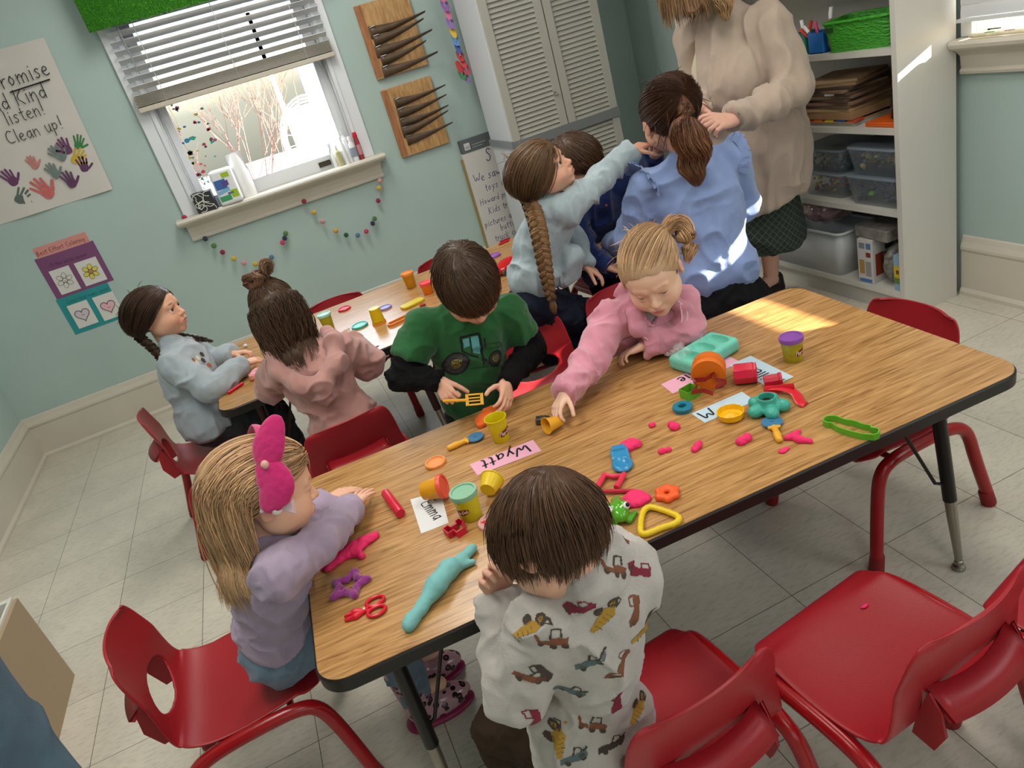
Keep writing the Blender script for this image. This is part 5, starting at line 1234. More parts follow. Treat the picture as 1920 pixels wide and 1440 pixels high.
S = SDF(); torso_sdf(S, (-.318, 1.424, .43), g['neck'], g['sl'], g['sr'], dep=.068, hipw=.088, grow_=.006, k=.035); S.box((-.33, 1.43, .33), (.2, .2, .065), None, .01, -1)
sleeve(S, g['sl'], g['el'], g['wl'], .040, .036, .028); sleeve(S, g['sr'], g['er'], g['wr'], .042, .038, .028)
garment(p10, 'sweater', S, .0042, clothmat('lavender_knit', 'a796ad', bump=.6, bscale=700), .0035, 20, 11)
o = pants(p10, g, '66798a', mname='denim_skirt_cloth', s=.92)[0]; o.name = 'jeans'
rng = np.random.default_rng(10); HL = lambda a: np.interp(np.abs(a), [0, .6, 1.05, 1.45, 1.9, 2.3, 3.15], [.060, .056, .040, .022, -.010, -.045, -.060]); P = roots_on_head(3900, rng, line=HL); grav = hd.R @ A(0, 0, -1)
cols_ = [(hd.L(A(*g['neck'])-A(.03, .0, .01)), .062), (hd.L(lerp(g['sl'], g['sr'], .5)-A(.02, 0, .02)), .085), (hd.L(A(-.29, 1.40, .56)), .085), (hd.L(A(*g['sr'])), .050)]
def flow(P, i):
    nrm = (P-HC)/HR**2; nrm /= np.linalg.norm(nrm, axis=1, keepdims=True); d = (P-A(0, .01, .12)); back = A(0, -1, 0); onhead = (np.linalg.norm((P-HC)/HR, axis=1) < 1.18)[:, None]
    t = d*4+back*.35; t -= nrm*(t*nrm).sum(1, keepdims=True); t /= np.maximum(np.linalg.norm(t, axis=1, keepdims=True), 1e-6)
    fr = np.clip((P[:, 1:2]+.05)*14, 0, 1); return np.where(onhead, t*.45+grav*.38+back*(.25+1.7*fr), grav+back*.8*fr+rng.normal(0, .08, P.shape))
S_ = grow(P, flow(P, 0), 19, .0112*rng.uniform(.8, 1.08, len(P)), flow, world_cols=cols_, rng=rng, stiff=.62, jit=.045, liftv=rng.uniform(.01, .15, len(P)))
cap_and_strands(p10, hd, 'b48f6a', S_, .00115, 1.05, var=.30, seed=10, tip=1.25, line=HL)
L0 = np.array(p10.location); BR, BU, BF = A(.90, -.35, -.26), A(.38, .33, .86), A(.22, .87, -.43); MAG = mat('magenta_felt', 'c01766', rough=.95, sheen=.5, bump=.5, bscale=500)
bb = B(); band = [hd.w(.083*math.sin(a), -.012+.012*math.cos(a), .030+.098*math.cos(a))-L0 for a in [math.radians(d) for d in range(-96, 97, 8)]]; bb.tube(band, .0085, 8, flat=.35, up=(0, 1, 0)); hb = bb.out('headband', MAG, p10, smooth=True)
def ear_leaf(c0, c1, c2, wd, nm):
    S = SDF(); P_ = smoothpts([tuple(c0), tuple(lerp(c0, c1, .6)), tuple(c1), tuple(c2)], 2); n = len(P_)
    S.path([A(*p) for p in P_], [wd*(.25+1.0*math.sin(math.pi*min(1, (i+.6)/n))**.8)*.5 for i in range(n)], .01); V, Q = S.mesh(.0028); ax = _n(BF); c = V.mean(0); V = V-np.outer((V-c) @ ax, ax)*.62; np_mesh(nm, V+vnormals(V, Q)*(vnoise(V, 150, 2)*.002)[:, None]-L0, Q, MAG, hb)
k0 = hd.w(-.0, -.005, .134)
k0 = A(-.160, 1.300, .862)
ear_leaf(k0, k0+.040*BU+.004*BR, k0+.080*BU+.016*BR, .040, 'bow_loop'); ear_leaf(k0, k0-.045*BU+.022*BR, k0-.076*BU+.004*BR, .046, 'bow_loop')
bb = B(); bb.sphere(tuple(k0-L0-BF*.01), (.008, .008, .009), 10); bb.out('bow_knot', mat('pale_knot', 'd9a59a', rough=.6), hb, smooth=True)
kc = hd.w(.082, .012, .0)
cl = B(); 
for sgn in (-1, 1):
    q0 = kc-BF*.012; cl.add([tuple(q0-L0), tuple(q0+BR*sgn*.030+BU*.018-L0), tuple(q0+BR*sgn*.034-BU*.012-L0), tuple(q0-BF*.008-L0), tuple(q0+BR*sgn*.028+BU*.014-BF*.010-L0), tuple(q0+BR*sgn*.032-BU*.008-BF*.010-L0)], [(0, 1, 2), (3, 5, 4), (0, 3, 4, 1), (1, 4, 5, 2), (2, 5, 3, 0)])
cb_ = cl.out('hair_bow', mat('pale_pink_satin', 'd9bdc4', rough=.4), p10, bevel=.001)
bb = B(); q0 = kc-BF*.024-L0; bb.sphere(tuple(q0), (.011, .008, .012), 12); bb.sphere(tuple(q0+BU*.013-BR*.006), (.004, .003, .006), 8).sphere(tuple(q0+BU*.013+BR*.006), (.004, .003, .006), 8); cc = bb.out('bow_charm', mat('white_charm', 'e8e0da', rough=.5), cb_, smooth=True)
bb = B()
for sg in (-1, 1): bb.tube([tuple(q0-BF*.0085+BR*(sg*.0045-.002)+BU*.001), tuple(q0-BF*.0095+BR*sg*.0045-BU*.0006), tuple(q0-BF*.0085+BR*(sg*.0045+.002)+BU*.001)], .0006, 5)
bb.out('charm_lashes', M_INK, cc)
# leopard rain boots
LEO = bpy.data.materials.new('pink_leopard_rubber'); LEO.use_nodes = True; t_ = LEO.node_tree; vo = t_.nodes.new('ShaderNodeTexVoronoi'); vo.inputs['Scale'].default_value = 48; tcn = t_.nodes.new('ShaderNodeTexCoord'); t_.links.new(tcn.outputs['Object'], vo.inputs[0])
cr_ = t_.nodes.new('ShaderNodeValToRGB'); cr_.color_ramp.interpolation = 'CONSTANT'; cr_.color_ramp.elements[0].color = (*srgb('6b4453'), 1); cr_.color_ramp.elements[1].position = .20; cr_.color_ramp.elements[1].color = (*srgb('2a1720'), 1); x_ = cr_.color_ramp.elements.new(.40); x_.color = (*srgb('b98c95'), 1)
t_.links.new(vo.outputs['Distance'], cr_.inputs[0]); t_.links.new(cr_.outputs[0], t_.nodes['Principled BSDF'].inputs['Base Color']); t_.nodes['Principled BSDF'].inputs['Roughness'].default_value = .15
for a in ('al', 'ar'):
    c = A(*g[a]); S = SDF(); S.cap((c[0], c[1], .045), (c[0]-.01, c[1], .235), .038, .043, .01); S.ell((c[0]+.05, c[1], .038), (.078, .037, .034), None, .02); S.box((c[0], c[1], -.03), (.2, .2, .036), None, .002, -1, .001); V, Q = S.mesh(.004)
    o = np_mesh('rain_boot', V-L0, Q, LEO, p10); S = SDF(); S.ell((c[0]+.048, c[1], .008), (.083, .041, .014), None, .004); S.ell((c[0]-.01, c[1], .008), (.042, .040, .014), None, .01); S.box((c[0], c[1], -.03), (.3, .3, .0312), None, .001, -1, .001); V, Q = S.mesh(.004); np_mesh('boot_sole', V-L0, Q, mat('magenta_rubber', '8c1c4c', rough=.4), o)

# ---------------------------------------------------------------- boy in the green tractor shirt
g = dict(head=(.412, 1.762, .898), fwd=(-.05, -.66, -.75), up=(-.05, -.70, .71), hs=1.02, neck=(.408, 1.850, .805), pel=(.370, 1.955, .455), sl=(.520, 1.860, .755), sr=(.290, 1.875, .800),
         el=(.560, 1.850, .625), wl=(.425, 1.720, .620), er=(.185, 1.850, .700), wr=(.262, 1.768, .678), kl=(.42, 1.97, .25), kr=(.32, 1.98, .25), al=(.42, 1.99, .06), ar=(.31, 2.0, .06), foot=(0, -1, 0), s=.95,
         handl=dict(d=(-.45, -.75, -.45), n=(-.75, .1, -.5), side=-1, curl=(.3, .5, .5, .55, .6), thumb=1.0), handr=dict(d=(.12, -.75, -.65), n=(.55, .45, -.65), side=1, curl=(.7, 1.25, 1.4, 1.45, 1.5), thumb=.5), skin='e0ad92', brow='5c4030', lid=.95, mo=0)
p3, hd = person('person', 'brown-haired boy in a green tractor shirt with black sleeves leaning over the table', (.370, 1.955, 0), g)
short_hair(p3, hd, '45301f', n=4200, length=.062, crown=(.0, -.055, .09), seed=33, lift=.055, rad=.00095, thick=1.05, line=lambda a: hairline(a)-.002, dz=-.004)
S = SDF(); torso_sdf(S, (.375, 1.945, .50), g['neck'], g['sl'], g['sr'], dep=.070, hipw=.095, grow_=.008, k=.035); S.box((.37, 1.95, .385), (.25, .25, .065), None, .01, -1)
ml, mr = lerp(g['sl'], g['el'], .62), lerp(g['sr'], g['er'], .62); S.cap(g['sl'], ml, .046, .050, .02); S.cap(g['sr'], mr, .046, .050, .02)
for s0, s1 in ((g['sl'], g['el']), (g['sr'], g['er'])):
    d = _n(A(*s1)-A(*s0)); e_ = lerp(s0, s1, .66); ax = _n(np.cross(d, [.3, .2, .9])); S.box(e_+d*.046, (.07, .07, .045), np.array([ax, np.cross(d, ax), d]), .002, -1, .001)
o3, V, Q = garment(p3, 'shirt', S, .0042, clothmat('green_jersey', '275e33', var=.08), .0038, 17, 6)
bv = bvh_of(V, Q)
S = SDF(); sleeve(S, g['sl'], g['el'], g['wl'], .036, .037, .026); sleeve(S, g['sr'], g['er'], g['wr'], .036, .038, .026); garment(p3, 'undershirt_sleeves', S, .0042, clothmat('black_ribbed_jersey', '0f0e10', var=.0), .0035, 30, 7)
pants(p3, g, '2b2a26', s=.95); shoes(p3, g, '3a3d44', .85, (0, -1, 0))
TIRE = mat('print_tyre', '4c4d4a', rough=.9); TYE = mat('print_yellow', 'c4b13a', rough=.9); TBK = mat('print_black', '15171a', rough=.9); TTL = mat('print_teal', '5c9ea3', rough=.9); TGD = mat('print_dark_green', '1d4427', rough=.9)
tr = [(ring2(-.052, -.012, .034, 24), TBK), (ring2(-.052, -.012, .029, 24), TIRE), (ring2(-.052, -.012, .0165, 20), TBK), (ring2(-.052, -.012, .0145, 20), TYE), (ring2(-.052, -.012, .006), TBK), (ring2(-.052, -.012, .004), TYE),
      (ring2(.058, -.020, .024, 20), TBK), (ring2(.058, -.020, .020, 20), TIRE), (ring2(.058, -.020, .0115, 16), TYE), (ring2(.058, -.020, .004), TBK),
      (strip2([(-.036, .060), (-.034, .022), (-.014, .006), (.006, -.004)], .005), TBK), (strip2([(-.038, .062), (.014, .064)], .006), TBK), (strip2([(.014, .064), (.018, .0), (.020, -.030)], .006), TBK), ([(-.031, .056), (-.014, .057), (-.014, .034), (-.029, .030)], TTL), ([(-.009, .058), (.010, .059), (.013, .004), (-.008, .012)], TTL), (strip2([(-.011, .060), (-.011, .010)], .003), TBK),
      (strip2([(.018, .030), (.075, .024), (.084, .006)], .003), TGD), (strip2([(.020, .016), (.072, .012)], .002), TGD), (strip2([(-.016, -.034), (.034, -.036)], .004), TGD), (strip2([(.026, .048), (.027, .020)], .004), TBK), (strip2([(.022, -.012), (.034, -.03)], .008), TBK), ([(.026, -.02), (.034, -.02), (.034, -.036), (.026, -.036)], TIRE)]
h = surf(bv, 0.386, 1.802, 0.689)
if h[0] is not None: nrm = np.array(h[1]); u = _n(A(1, -.05, -.16)-nrm*np.dot(A(1, -.05, -.16), nrm)); decal(p3, o3, bv, np.array(h[0]), u, np.cross(nrm, u), rot2(tr, .0, .98), cell=.0015)

# ---------------------------------------------------------------- toddler in the pink jacket
g = dict(head=(.862, 1.640, .782), fwd=(-.50, -.78, -.38), up=(-.22, -.1, 1), hs=1.04, neck=(.868, 1.712, .690), pel=(.850, 1.965, .44), sl=(.958, 1.680, .650), sr=(.748, 1.715, .675),
         el=(.925, 1.618, .600), wl=(.805, 1.648, .597), er=(.625, 1.625, .620), wr=(.518, 1.552, .612), kl=(.89, 1.95, .22), kr=(.81, 1.95, .22), al=(.89, 2.05, .08), ar=(.80, 2.05, .08), s=.88,
         handl=dict(d=(-.93, .32, -.2), n=(-.1, -.25, -1), side=-1, curl=(.2, .45, .5, .55, .6)), handr=dict(d=(-.80, -.50, -.42), n=(.45, -.1, -.75), side=1, curl=(.45, .50, .6, .7, .8), thumb=.8), skin='e8bfa6', brow='c49a78', lips='d07f7a', lid=.80, gaze=(-.1, .85, -.5), iris='5f7a8c', flush=.9)
p8, hd = person('person', 'strawberry blonde toddler in an open pink fleece jacket reaching across the table', (.850, 1.965, 0), g)
tie = (-.050, -.066, .058)
pulled_hair(p8, hd, 'c4a07a', [tie], n=3400, seed=8, rad=.0009, line=lambda a: hairline(a)+np.where(np.abs(a) < 1.2, .019, .004), wisps=110, lift=.03)
rng = np.random.default_rng(88); tw = hd.w(*tie); L0 = np.array(p8.location)
S_ = lock([tw, tw+A(.045, -.005, .022), tw+A(.062, -.025, -.015), tw+A(.050, -.040, -.060), tw+A(.030, -.040, -.085)], [.010, .022, .026, .020, .008], 500, 14, rng, wave=.35, wn=1.5); strands_mesh(S_, .0009, 'ponytail', hairmat(), p8, 'c8a078', .25, 4, 1.2)
S_ = lock([tw, tw+A(.02, .0, .028), tw+A(.045, .01, .034)], [.008, .014, .010], 140, 9, rng); strands_mesh(S_, .0009, 'hair_tuft', hairmat(), p8, 'c4a07a', .25, 4, 1.2)
S = SDF(); torso_sdf(S, g['pel'], g['neck'], g['sl'], g['sr'], dep=.062, hipw=.08, grow_=.001, k=.03); garment(p8, 't_shirt', S, .005, mat('grey_tie_dye', 'a9a5a8', rough=.9, var=.35, vscale=28, bump=.3, bscale=500), .002, 20, 4)
S = SDF(); R_ = torso_sdf(S, (.852, 1.955, .47), g['neck'], g['sl'], g['sr'], dep=.070, hipw=.09, grow_=.010, k=.035); S.box((.85, 1.96, .37), (.25, .25, .07), None, .01, -1)
fw = A(-.35, -.9, -.1)
S.cap(A(.862, 1.700, .712)+fw*.045, A(.880, 1.80, .52)+fw*.11, .030, .012, .01, -1); S.ell(A(.868, 1.70, .715)+fw*.03, (.042, .040, .045), None, .01, -1)
for pts in ([(.800, 1.660, .690), (.790, 1.640, .655), (.815, 1.640, .620), (.840, 1.665, .585)], [(.905, 1.640, .700), (.925, 1.620, .665), (.905, 1.612, .630), (.885, 1.640, .590)], [(.800, 1.668, .690), (.815, 1.735, .725), (.870, 1.765, .735), (.925, 1.735, .725), (.918, 1.650, .690)]): S.path(pts, [.014]*len(pts), .008)
sleeve(S, g['sl'], g['el'], g['wl'], .042, .040, .032); sleeve(S, g['sr'], g['er'], g['wr'], .044, .041, .030)
garment(p8, 'jacket', S, .0040, clothmat('pink_fleece', 'd08a9c', var=.08, sheen=.5), .0042, 19, 13)
bb = B()
for pts in ([(.795, 1.640, .684), (.783, 1.622, .650), (.812, 1.620, .612), (.838, 1.642, .580)], [(.905, 1.622, .705), (.928, 1.600, .665), (.905, 1.592, .628), (.883, 1.622, .588)], [(.915, 1.615, .690), (.905, 1.598, .655), (.893, 1.600, .625)]): bb.tube([tuple(A(*p)-L0) for p in smoothpts(pts, 2)], .0022, 6)
bb.out('zip_edge', mat('pale_pink_binding', 'ecc3cc', rough=.6), p8, smooth=True)
pants(p8, g, '8a8f9a', s=.85)

# ---------------------------------------------------------------- girl with braids at the far table's left end
g = dict(head=(-.480, 2.960, .848), fwd=(.93, -.34, .06), up=(-.05, 0, 1), hs=1.08, neck=(-.478, 2.930, .725), pel=(-.480, 2.855, .400), sl=(-.440, 3.010, .668), sr=(-.478, 2.800, .680),
         el=(-.375, 3.020, .585), wl=(-.295, 2.965, .600), er=(-.385, 2.715, .575), wr=(-.262, 2.800, .600), kl=(-.24, 2.90, .350), kr=(-.23, 2.80, .350), al=(-.22, 2.92, .07), ar=(-.21, 2.80, .07), foot=(1, 0, 0), s=.95,
         handl=dict(d=(.9, -.3, -.1), n=(.2, -.3, -1), side=-1, curl=(.3, .6, .7, .8, .8)), handr=dict(d=(.95, .3, -.2), n=(.2, .2, -1), side=1, curl=(.3, .5, .6, .6, .6)), skin='dba88c', brow='4a3428', lid=.35, gaze=(.0, 1, .1), iris='4a3626')
p1, hd = person('person', 'girl with two dark braids in a pale grey blue sweatshirt sitting at the far table', (-.480, 2.855, 0), g)
HB = '3d2a1e'
pulled_hair(p1, hd, HB, [(.045, -.070, -.045), (-.045, -.070, -.045)], n=3400, seed=12, rad=.0010, wisps=20, lift=.04, line=lambda a: hairline(a)+np.where(np.abs(a) < 1.2, .010, .002))
rng = np.random.default_rng(3); b0 = hd.w(.048, -.072, -.035)
braid([b0, A(-.520, 2.870, .730), A(-.520, 2.845, .660), A(-.498, 2.815, .585), A(-.480, 2.790, .520)], [.017, .015, .012, .010, .007], p1, HB, 6, rng, name='braid', tail=.02)
b0 = hd.w(-.048, -.070, -.035); braid([b0, A(-.475, 3.03, .74), A(-.425, 3.00, .72), A(-.36, 2.965, .690)], [.014, .012, .010, .008], p1, HB, 4, rng, name='braid', tail=.02)
S = SDF(); torso_sdf(S, (-.478, 2.862, .43), g['neck'], g['sl'], g['sr'], dep=.078, hipw=.10, grow_=.012, k=.04); S.ell((-.470, 2.86, .42), (.105, .11, .075), None, .03); S.box((-.47, 2.86, .30), (.25, .25, .065), None, .01, -1)
sleeve(S, g['sl'], g['el'], g['wl'], .048, .044, .034); sleeve(S, g['sr'], g['er'], g['wr'], .050, .046, .034)
S.path([(-.515, 2.925, .715), (-.470, 2.885, .712), (-.440, 2.935, .712), (-.475, 2.975, .718), (-.515, 2.925, .715)], [.013]*5, .01)
o1, V, Q = garment(p1, 'sweatshirt', S, .0045, clothmat('pale_blue_fleece', 'a3aeb5', var=.05), .0050, 15, 21)
S = SDF(); S.path([(-.474, 2.890, .730), (-.444, 2.935, .724), (-.474, 2.972, .733)], [.008]*3, .006); garment(p1, 'collar_facing', S, .003, clothmat('dark_rib', '55616b'), .001, 30, 2)
bv = bvh_of(V, Q); h = surf(bv, -0.392, 2.832, 0.642)
if h[0] is not None:
    nrm = np.array(h[1]); u = _n(A(.2, 1, 0)-nrm*np.dot(A(.2, 1, 0), nrm)); FM = [mat('print_rust', 'a5603f', rough=.9), mat('print_cream', 'd9cdbc', rough=.9), TRUCK_D]
    sh = [([(rn*.9+.010*math.cos(a), rz+.012*math.sin(a)) for a in (0, 1.2, 2.4, 3.6, 4.9)], FM[i % 3]) for i, (rn, rz) in enumerate([(-.03, .035), (-.02, .02), (-.028, .005), (-.012, -.01), (0, .03), (.012, .012), (.018, -.015), (-.015, -.03), (.03, .03), (.0, -.045)])]
    decal(p1, o1, bv, np.array(h[0]), u, np.cross(nrm, u), sh, cell=.003)
pants(p1, g, '35363a', s=.95); shoes(p1, g, '5a5560', .8, (1, 0, 0))

# ---------------------------------------------------------------- girl in the pink hoodie
g = dict(head=(-.058, 2.395, .825), fwd=(.05, .92, -.35), up=(-.1, .2, 1), hs=1.04, neck=(-.045, 2.330, .715), pel=(.0, 2.290, .400), sl=(-.135, 2.345, .672), sr=(.070, 2.330, .672),
         el=(-.190, 2.470, .590), wl=(-.125, 2.600, .600), er=(.145, 2.370, .575), wr=(.125, 2.540, .605), kl=(-.05, 2.50, .345), kr=(.06, 2.50, .345), al=(-.05, 2.53, .07), ar=(.06, 2.53, .07), s=.95,
         handl=dict(d=(.2, .9, -.1), n=(.2, 0, -1), side=1, curl=(.3, .5, .6, .6, .6)), handr=dict(d=(-.1, .95, -.1), n=(-.2, 0, -1), side=-1, curl=(.4, .7, .8, .9, .9)), skin='dca88f', brow='4a3428')
p2, hd = person('person', 'girl with tousled brown hair and a topknot in a dusty pink hoodie, seen from behind', (.0, 2.290, 0), g)
HB = '4b3626'; rng = np.random.default_rng(22); P = roots_on_head(3800, rng); grav = hd.R @ A(0, 0, -1); tt_ = A(.0, -.045, .105); up_ = P[:, 2] > .055
cols_ = [(hd.L(A(-.045, 2.325, .70)), .066), (hd.L(A(-.03, 2.30, .60)), .085), (hd.L(A(-.12, 2.34, .67)), .06), (hd.L(A(.06, 2.33, .67)), .06)]
lenv = rng.uniform(.7, 1.15, len(P)); ph_ = rng.uniform(0, 6.28, len(P))
def flow(P_, i):
    nrm = (P_-HC)/HR**2; nrm /= np.linalg.norm(nrm, axis=1, keepdims=True); d = tt_-P_; d -= nrm*(d*nrm).sum(1, keepdims=True); d /= np.maximum(np.linalg.norm(d, axis=1, keepdims=True), 1e-6)
    a = P_-A(0, .0, .13); a -= nrm*(a*nrm).sum(1, keepdims=True); a /= np.maximum(np.linalg.norm(a, axis=1, keepdims=True), 1e-6)
    wv = np.stack([np.sin(i*1.1+ph_), np.cos(i*.9+ph_*1.7), 0*ph_], 1)*.45
    return np.where(up_[:, None], d, a*.35+grav*.9+wv+A(0, -.05, 0))
stp = np.where(up_, np.linalg.norm(tt_-P, axis=1)*1.1/17, .0118*lenv); S_ = grow(P, flow(P, 0), 18, stp, flow, world_cols=cols_, rng=rng, stiff=.6, jit=.09, liftv=rng.uniform(.01, .16, len(P))*np.where(up_, .4, 1))
cap_and_strands(p2, hd, HB, S_, .0011, 1.05, var=.32, seed=22, tip=1.35)
t0 = hd.w(.0, -.045, .108); S_ = lock([t0, t0+A(-.012, 0, .026), t0+A(-.040, 0, .034), t0+A(-.046, .0, .010), t0+A(-.020, -.01, .0), t0+A(.0, -.012, .010), t0+A(.014, -.004, .026)], [.009, .011, .013, .013, .012, .012, .007], 420, 22, rng, wave=.45, wn=2.5); strands_mesh(S_, .0011, 'topknot', hairmat(), p2, '6d4b37', .3, 6, 1.2)
S_ = lock([t0+A(0, 0, .01), t0+A(.010, .01, .034), t0+A(.036, .01, .038), t0+A(.050, .0, .018)], [.012, .018, .020, .012], 200, 14, rng, wave=.8, wn=2); strands_mesh(S_, .0010, 'topknot_wisps', hairmat(), p2, '8a6a52', .3, 7, 1.2)
S = SDF(); torso_sdf(S, (-.002, 2.292, .44), g['neck'], g['sl'], g['sr'], dep=.076, hipw=.098, grow_=.012, k=.04); S.box((.0, 2.29, .325), (.25, .25, .065), None, .01, -1)
sleeve(S, g['sl'], g['el'], g['wl'], .047, .045, .033); sleeve(S, g['sr'], g['er'], g['wr'], .047, .048, .036)
garment(p2, 'hoodie', S, .0045, clothmat('dusty_pink_fleece', 'b98a83', var=.06, sheen=.4), .0055, 16, 31)
S = SDF(); S.path([(-.125, 2.345, .725), (-.130, 2.285, .690), (-.085, 2.235, .645), (-.020, 2.212, .625), (.045, 2.240, .665), (.068, 2.300, .715), (.055, 2.350, .730)], [.020, .024, .026, .028, .026, .024, .018], .02)
S.path([(-.095, 2.262, .640), (-.025, 2.228, .585), (.040, 2.262, .650)], [.022, .028, .024], .02); garment(p2, 'hood', S, .0042, clothmat('dusty_pink_fleece', 'b98a83'), .004, 18, 32)
pants(p2, g, '8e8890', s=.95); shoes(p2, g, 'b58a94', .8)

# ---------------------------------------------------------------- girl with the long braid, kneeling on her chair and reaching
g = dict(head=(.886, 2.285, 1.000), fwd=(.72, -.62, .33), up=(-.45, 0, .9), hs=1.02, neck=(.868, 2.290, .908), pel=(.728, 2.285, .590), sl=(.888, 2.365, .862), sr=(.905, 2.215, .868),
         el=(.970, 2.370, .720), wl=(.965, 2.300, .640), er=(1.060, 2.225, .925), wr=(1.190, 2.235, .975), kl=(.98, 2.42, .42), kr=(.96, 2.30, .40), al=(.76, 2.50, .345), ar=(.74, 2.36, .345), s=.95,
         handl=dict(d=(.55, -.35, -.75), n=(-.6, .3, -.5), side=-1, curl=(.3, .3, .4, .4, .5)), handr=dict(d=(.95, .15, .05), n=(.1, .3, -1), side=-1, curl=(.4, .35, .6, .8, .9)), skin='deab90', brow='6b4c38', lid=.3, mo=.6, gaze=(0, 1, .1), iris='5a4636', foot=(-1, .2, -.1))
p4, hd = person('person', 'girl with a long light brown braid in a pale blue top, stretching her arm up', (.728, 2.285, 0), g)
HB = '6d523a'; tp = (.02, -.085, -.040)
pulled_hair(p4, hd, HB, [tp], n=3200, seed=42, rad=.0010, wisps=40, lift=.06)
rng = np.random.default_rng(5); b0 = hd.w(*tp)
braid([b0, A(.795, 2.200, .870), A(.775, 2.165, .790), A(.762, 2.150, .700), A(.755, 2.142, .630)], [.024, .024, .023, .020, .014], p4, '7a5a3a', 6, rng, name='braid', tail=.045)
S = SDF(); torso_sdf(S, (.752, 2.285, .660), g['neck'], g['sl'], g['sr'], dep=.066, hipw=.085, grow_=.008, k=.035); d = _n(A(*g['neck'])-A(*g['pel'])); ax = _n(np.cross(d, [0, 1, 0])); S.cap((.90, 2.26, .70), (.87, 2.27, .62), .05, .045, .03)
S.box(A(.715, 2.285, .560), (.25, .25, .066), None, .008, -1, .001)
sleeve(S, g['sl'], g['el'], g['wl'], .040, .037, .029); sleeve(S, g['sr'], g['er'], g['wr'], .044, .040, .030)
garment(p4, 'top', S, .0042, clothmat('washed_blue_jersey', 'a4b3b9', var=.12, vscale=45), .0055, 17, 41, stretch=(1, 1, .6))
pants(p4, g, '1a1f2e', s=.92, mname='dark_denim'); 

# ---------------------------------------------------------------- boy in the navy sweater
g = dict(head=(1.098, 2.470, .950), fwd=(.25, -.86, -.22), up=(0, -.05, 1), hs=1.02, neck=(1.130, 2.530, .835), pel=(1.235, 2.700, .400), sl=(1.245, 2.500, .800), sr=(1.040, 2.470, .780),
         el=(1.300, 2.420, .860), wl=(1.300, 2.300, .920), er=(1.020, 2.400, .640), wr=(1.055, 2.310, .600), kl=(1.20, 2.45, .36), kr=(1.08, 2.44, .36), al=(1.20, 2.40, .07), ar=(1.08, 2.40, .07), foot=(0, -1, 0), s=1.0,
         handl=dict(d=(.1, -.8, .45), n=(-.8, -.1, -.1), side=-1, curl=(.5, .4, 1.2, 1.4, 1.4), thumb=.7), handr=dict(d=(.55, -.55, -.35), n=(-.2, .3, -.9), side=1, curl=(.2, .3, .35, .4, .4), spread=.22), skin='dba78c', brow='4a3428', lid=.6)
p5, hd = person('person', 'boy in a navy sweater raising his fist, sitting behind the girl with the long braid', (1.235, 2.700, 0), g)
short_hair(p5, hd, '503825', n=3600, length=.075, seed=55, lift=.05, rad=.0010, dz=-.008)
S = SDF(); torso_sdf(S, (1.215, 2.68, .46), g['neck'], g['sl'], g['sr'], dep=.072, hipw=.095, grow_=.010, k=.035); sleeve(S, g['sl'], g['el'], g['wl'], .046, .043, .032); sleeve(S, g['sr'], g['er'], g['wr'], .046, .042, .032)
o5, V, Q = garment(p5, 'sweater', S, .0050, clothmat('navy_knit', '1a2b5c', var=.06), .0045, 17, 51)
bv = bvh_of(V, Q); h = surf(bv, 1.091, 2.437, 0.738)
if h[0] is not None:
    nrm = np.array(h[1]); u = _n(A(1, .2, 0)-nrm*np.dot(A(1, .2, 0), nrm)); NG = mat('print_pale_grey', '8d9199', rough=.9)
    decal(p5, o5, bv, np.array(h[0]), u, np.cross(nrm, u), [(strip2([(.020, .045), (.005, .010), (-.012, -.015)], .006), mat('print_deep_navy', '141c36', rough=.9)), (ring2(-.018, -.032, .012, 8), NG), (ring2(-.028, -.045, .008, 7), NG), (ring2(.021, .050, .005, 6), mat('print_orange_red', 'c04a3a', rough=.9))], cell=.003)
pants(p5, g, '131418', s=1.0); shoes(p5, g, '2c2f36', .85, (0, -1, 0))

# ---------------------------------------------------------------- woman in the light blue ruffled top, kneeling with her back to us
g = dict(head=(1.318, 2.185, 1.040), fwd=(.12, .95, -.12), up=(.02, .12, 1), hs=1.16, neck=(1.338, 2.140, .905), pel=(1.318, 2.040, .440), sl=(1.185, 2.175, .868), sr=(1.470, 2.105, .858),
         el=(1.140, 2.240, .690), wl=(1.130, 2.400, .640), er=(1.510, 2.150, .700), wr=(1.44, 2.360, .690), kl=(1.22, 2.34, .06), kr=(1.42, 2.32, .06), hlp=(1.25, 2.05, .40), hrp=(1.39, 2.03, .40), al=(1.23, 1.98, .06), ar=(1.41, 1.96, .06), foot=(0, -1, 0), s=1.3, dep=.075,
         handl=dict(d=(0, 1, -.1), n=(.2, 0, -1), side=1, s=.9), handr=dict(d=(-.3, .9, 0), n=(-.6, 0, -.6), side=-1, s=.9), skin='deaa92', brow='4a3428', nr=.034)
p6, hd = person('person', 'brown-ponytailed woman in a light blue ruffled top, kneeling with her back turned', (1.318, 2.040, 0), g)
HB = '4f3323'; rng = np.random.default_rng(66); tp = A(.004, -.098, .050)
pulled_hair(p6, hd, HB, [tuple(tp)], n=4200, seed=61, rad=.0010, wisps=60, lift=.06, line=lambda a: hairline(a)-.012-np.where(np.abs(a) > 2.3, .045, 0))
tw = hd.w(*tp); dn = A(0, 0, -1)
S_ = lock([tw+A(-.004, .006, .004), tw+A(-.006, -.016, -.010), tw+A(-.022, -.038, -.055), tw+A(-.032, -.048, -.125), tw+A(-.022, -.052, -.195), tw+A(-.026, -.045, -.270)], [.006, .022, .046, .052, .044, .010], 2000, 22, rng, wave=.30, wn=1.9, flat=.75); strands_mesh(S_, .0011, 'ponytail', hairmat(), p6, '66442f', .40, 6, 1.6)
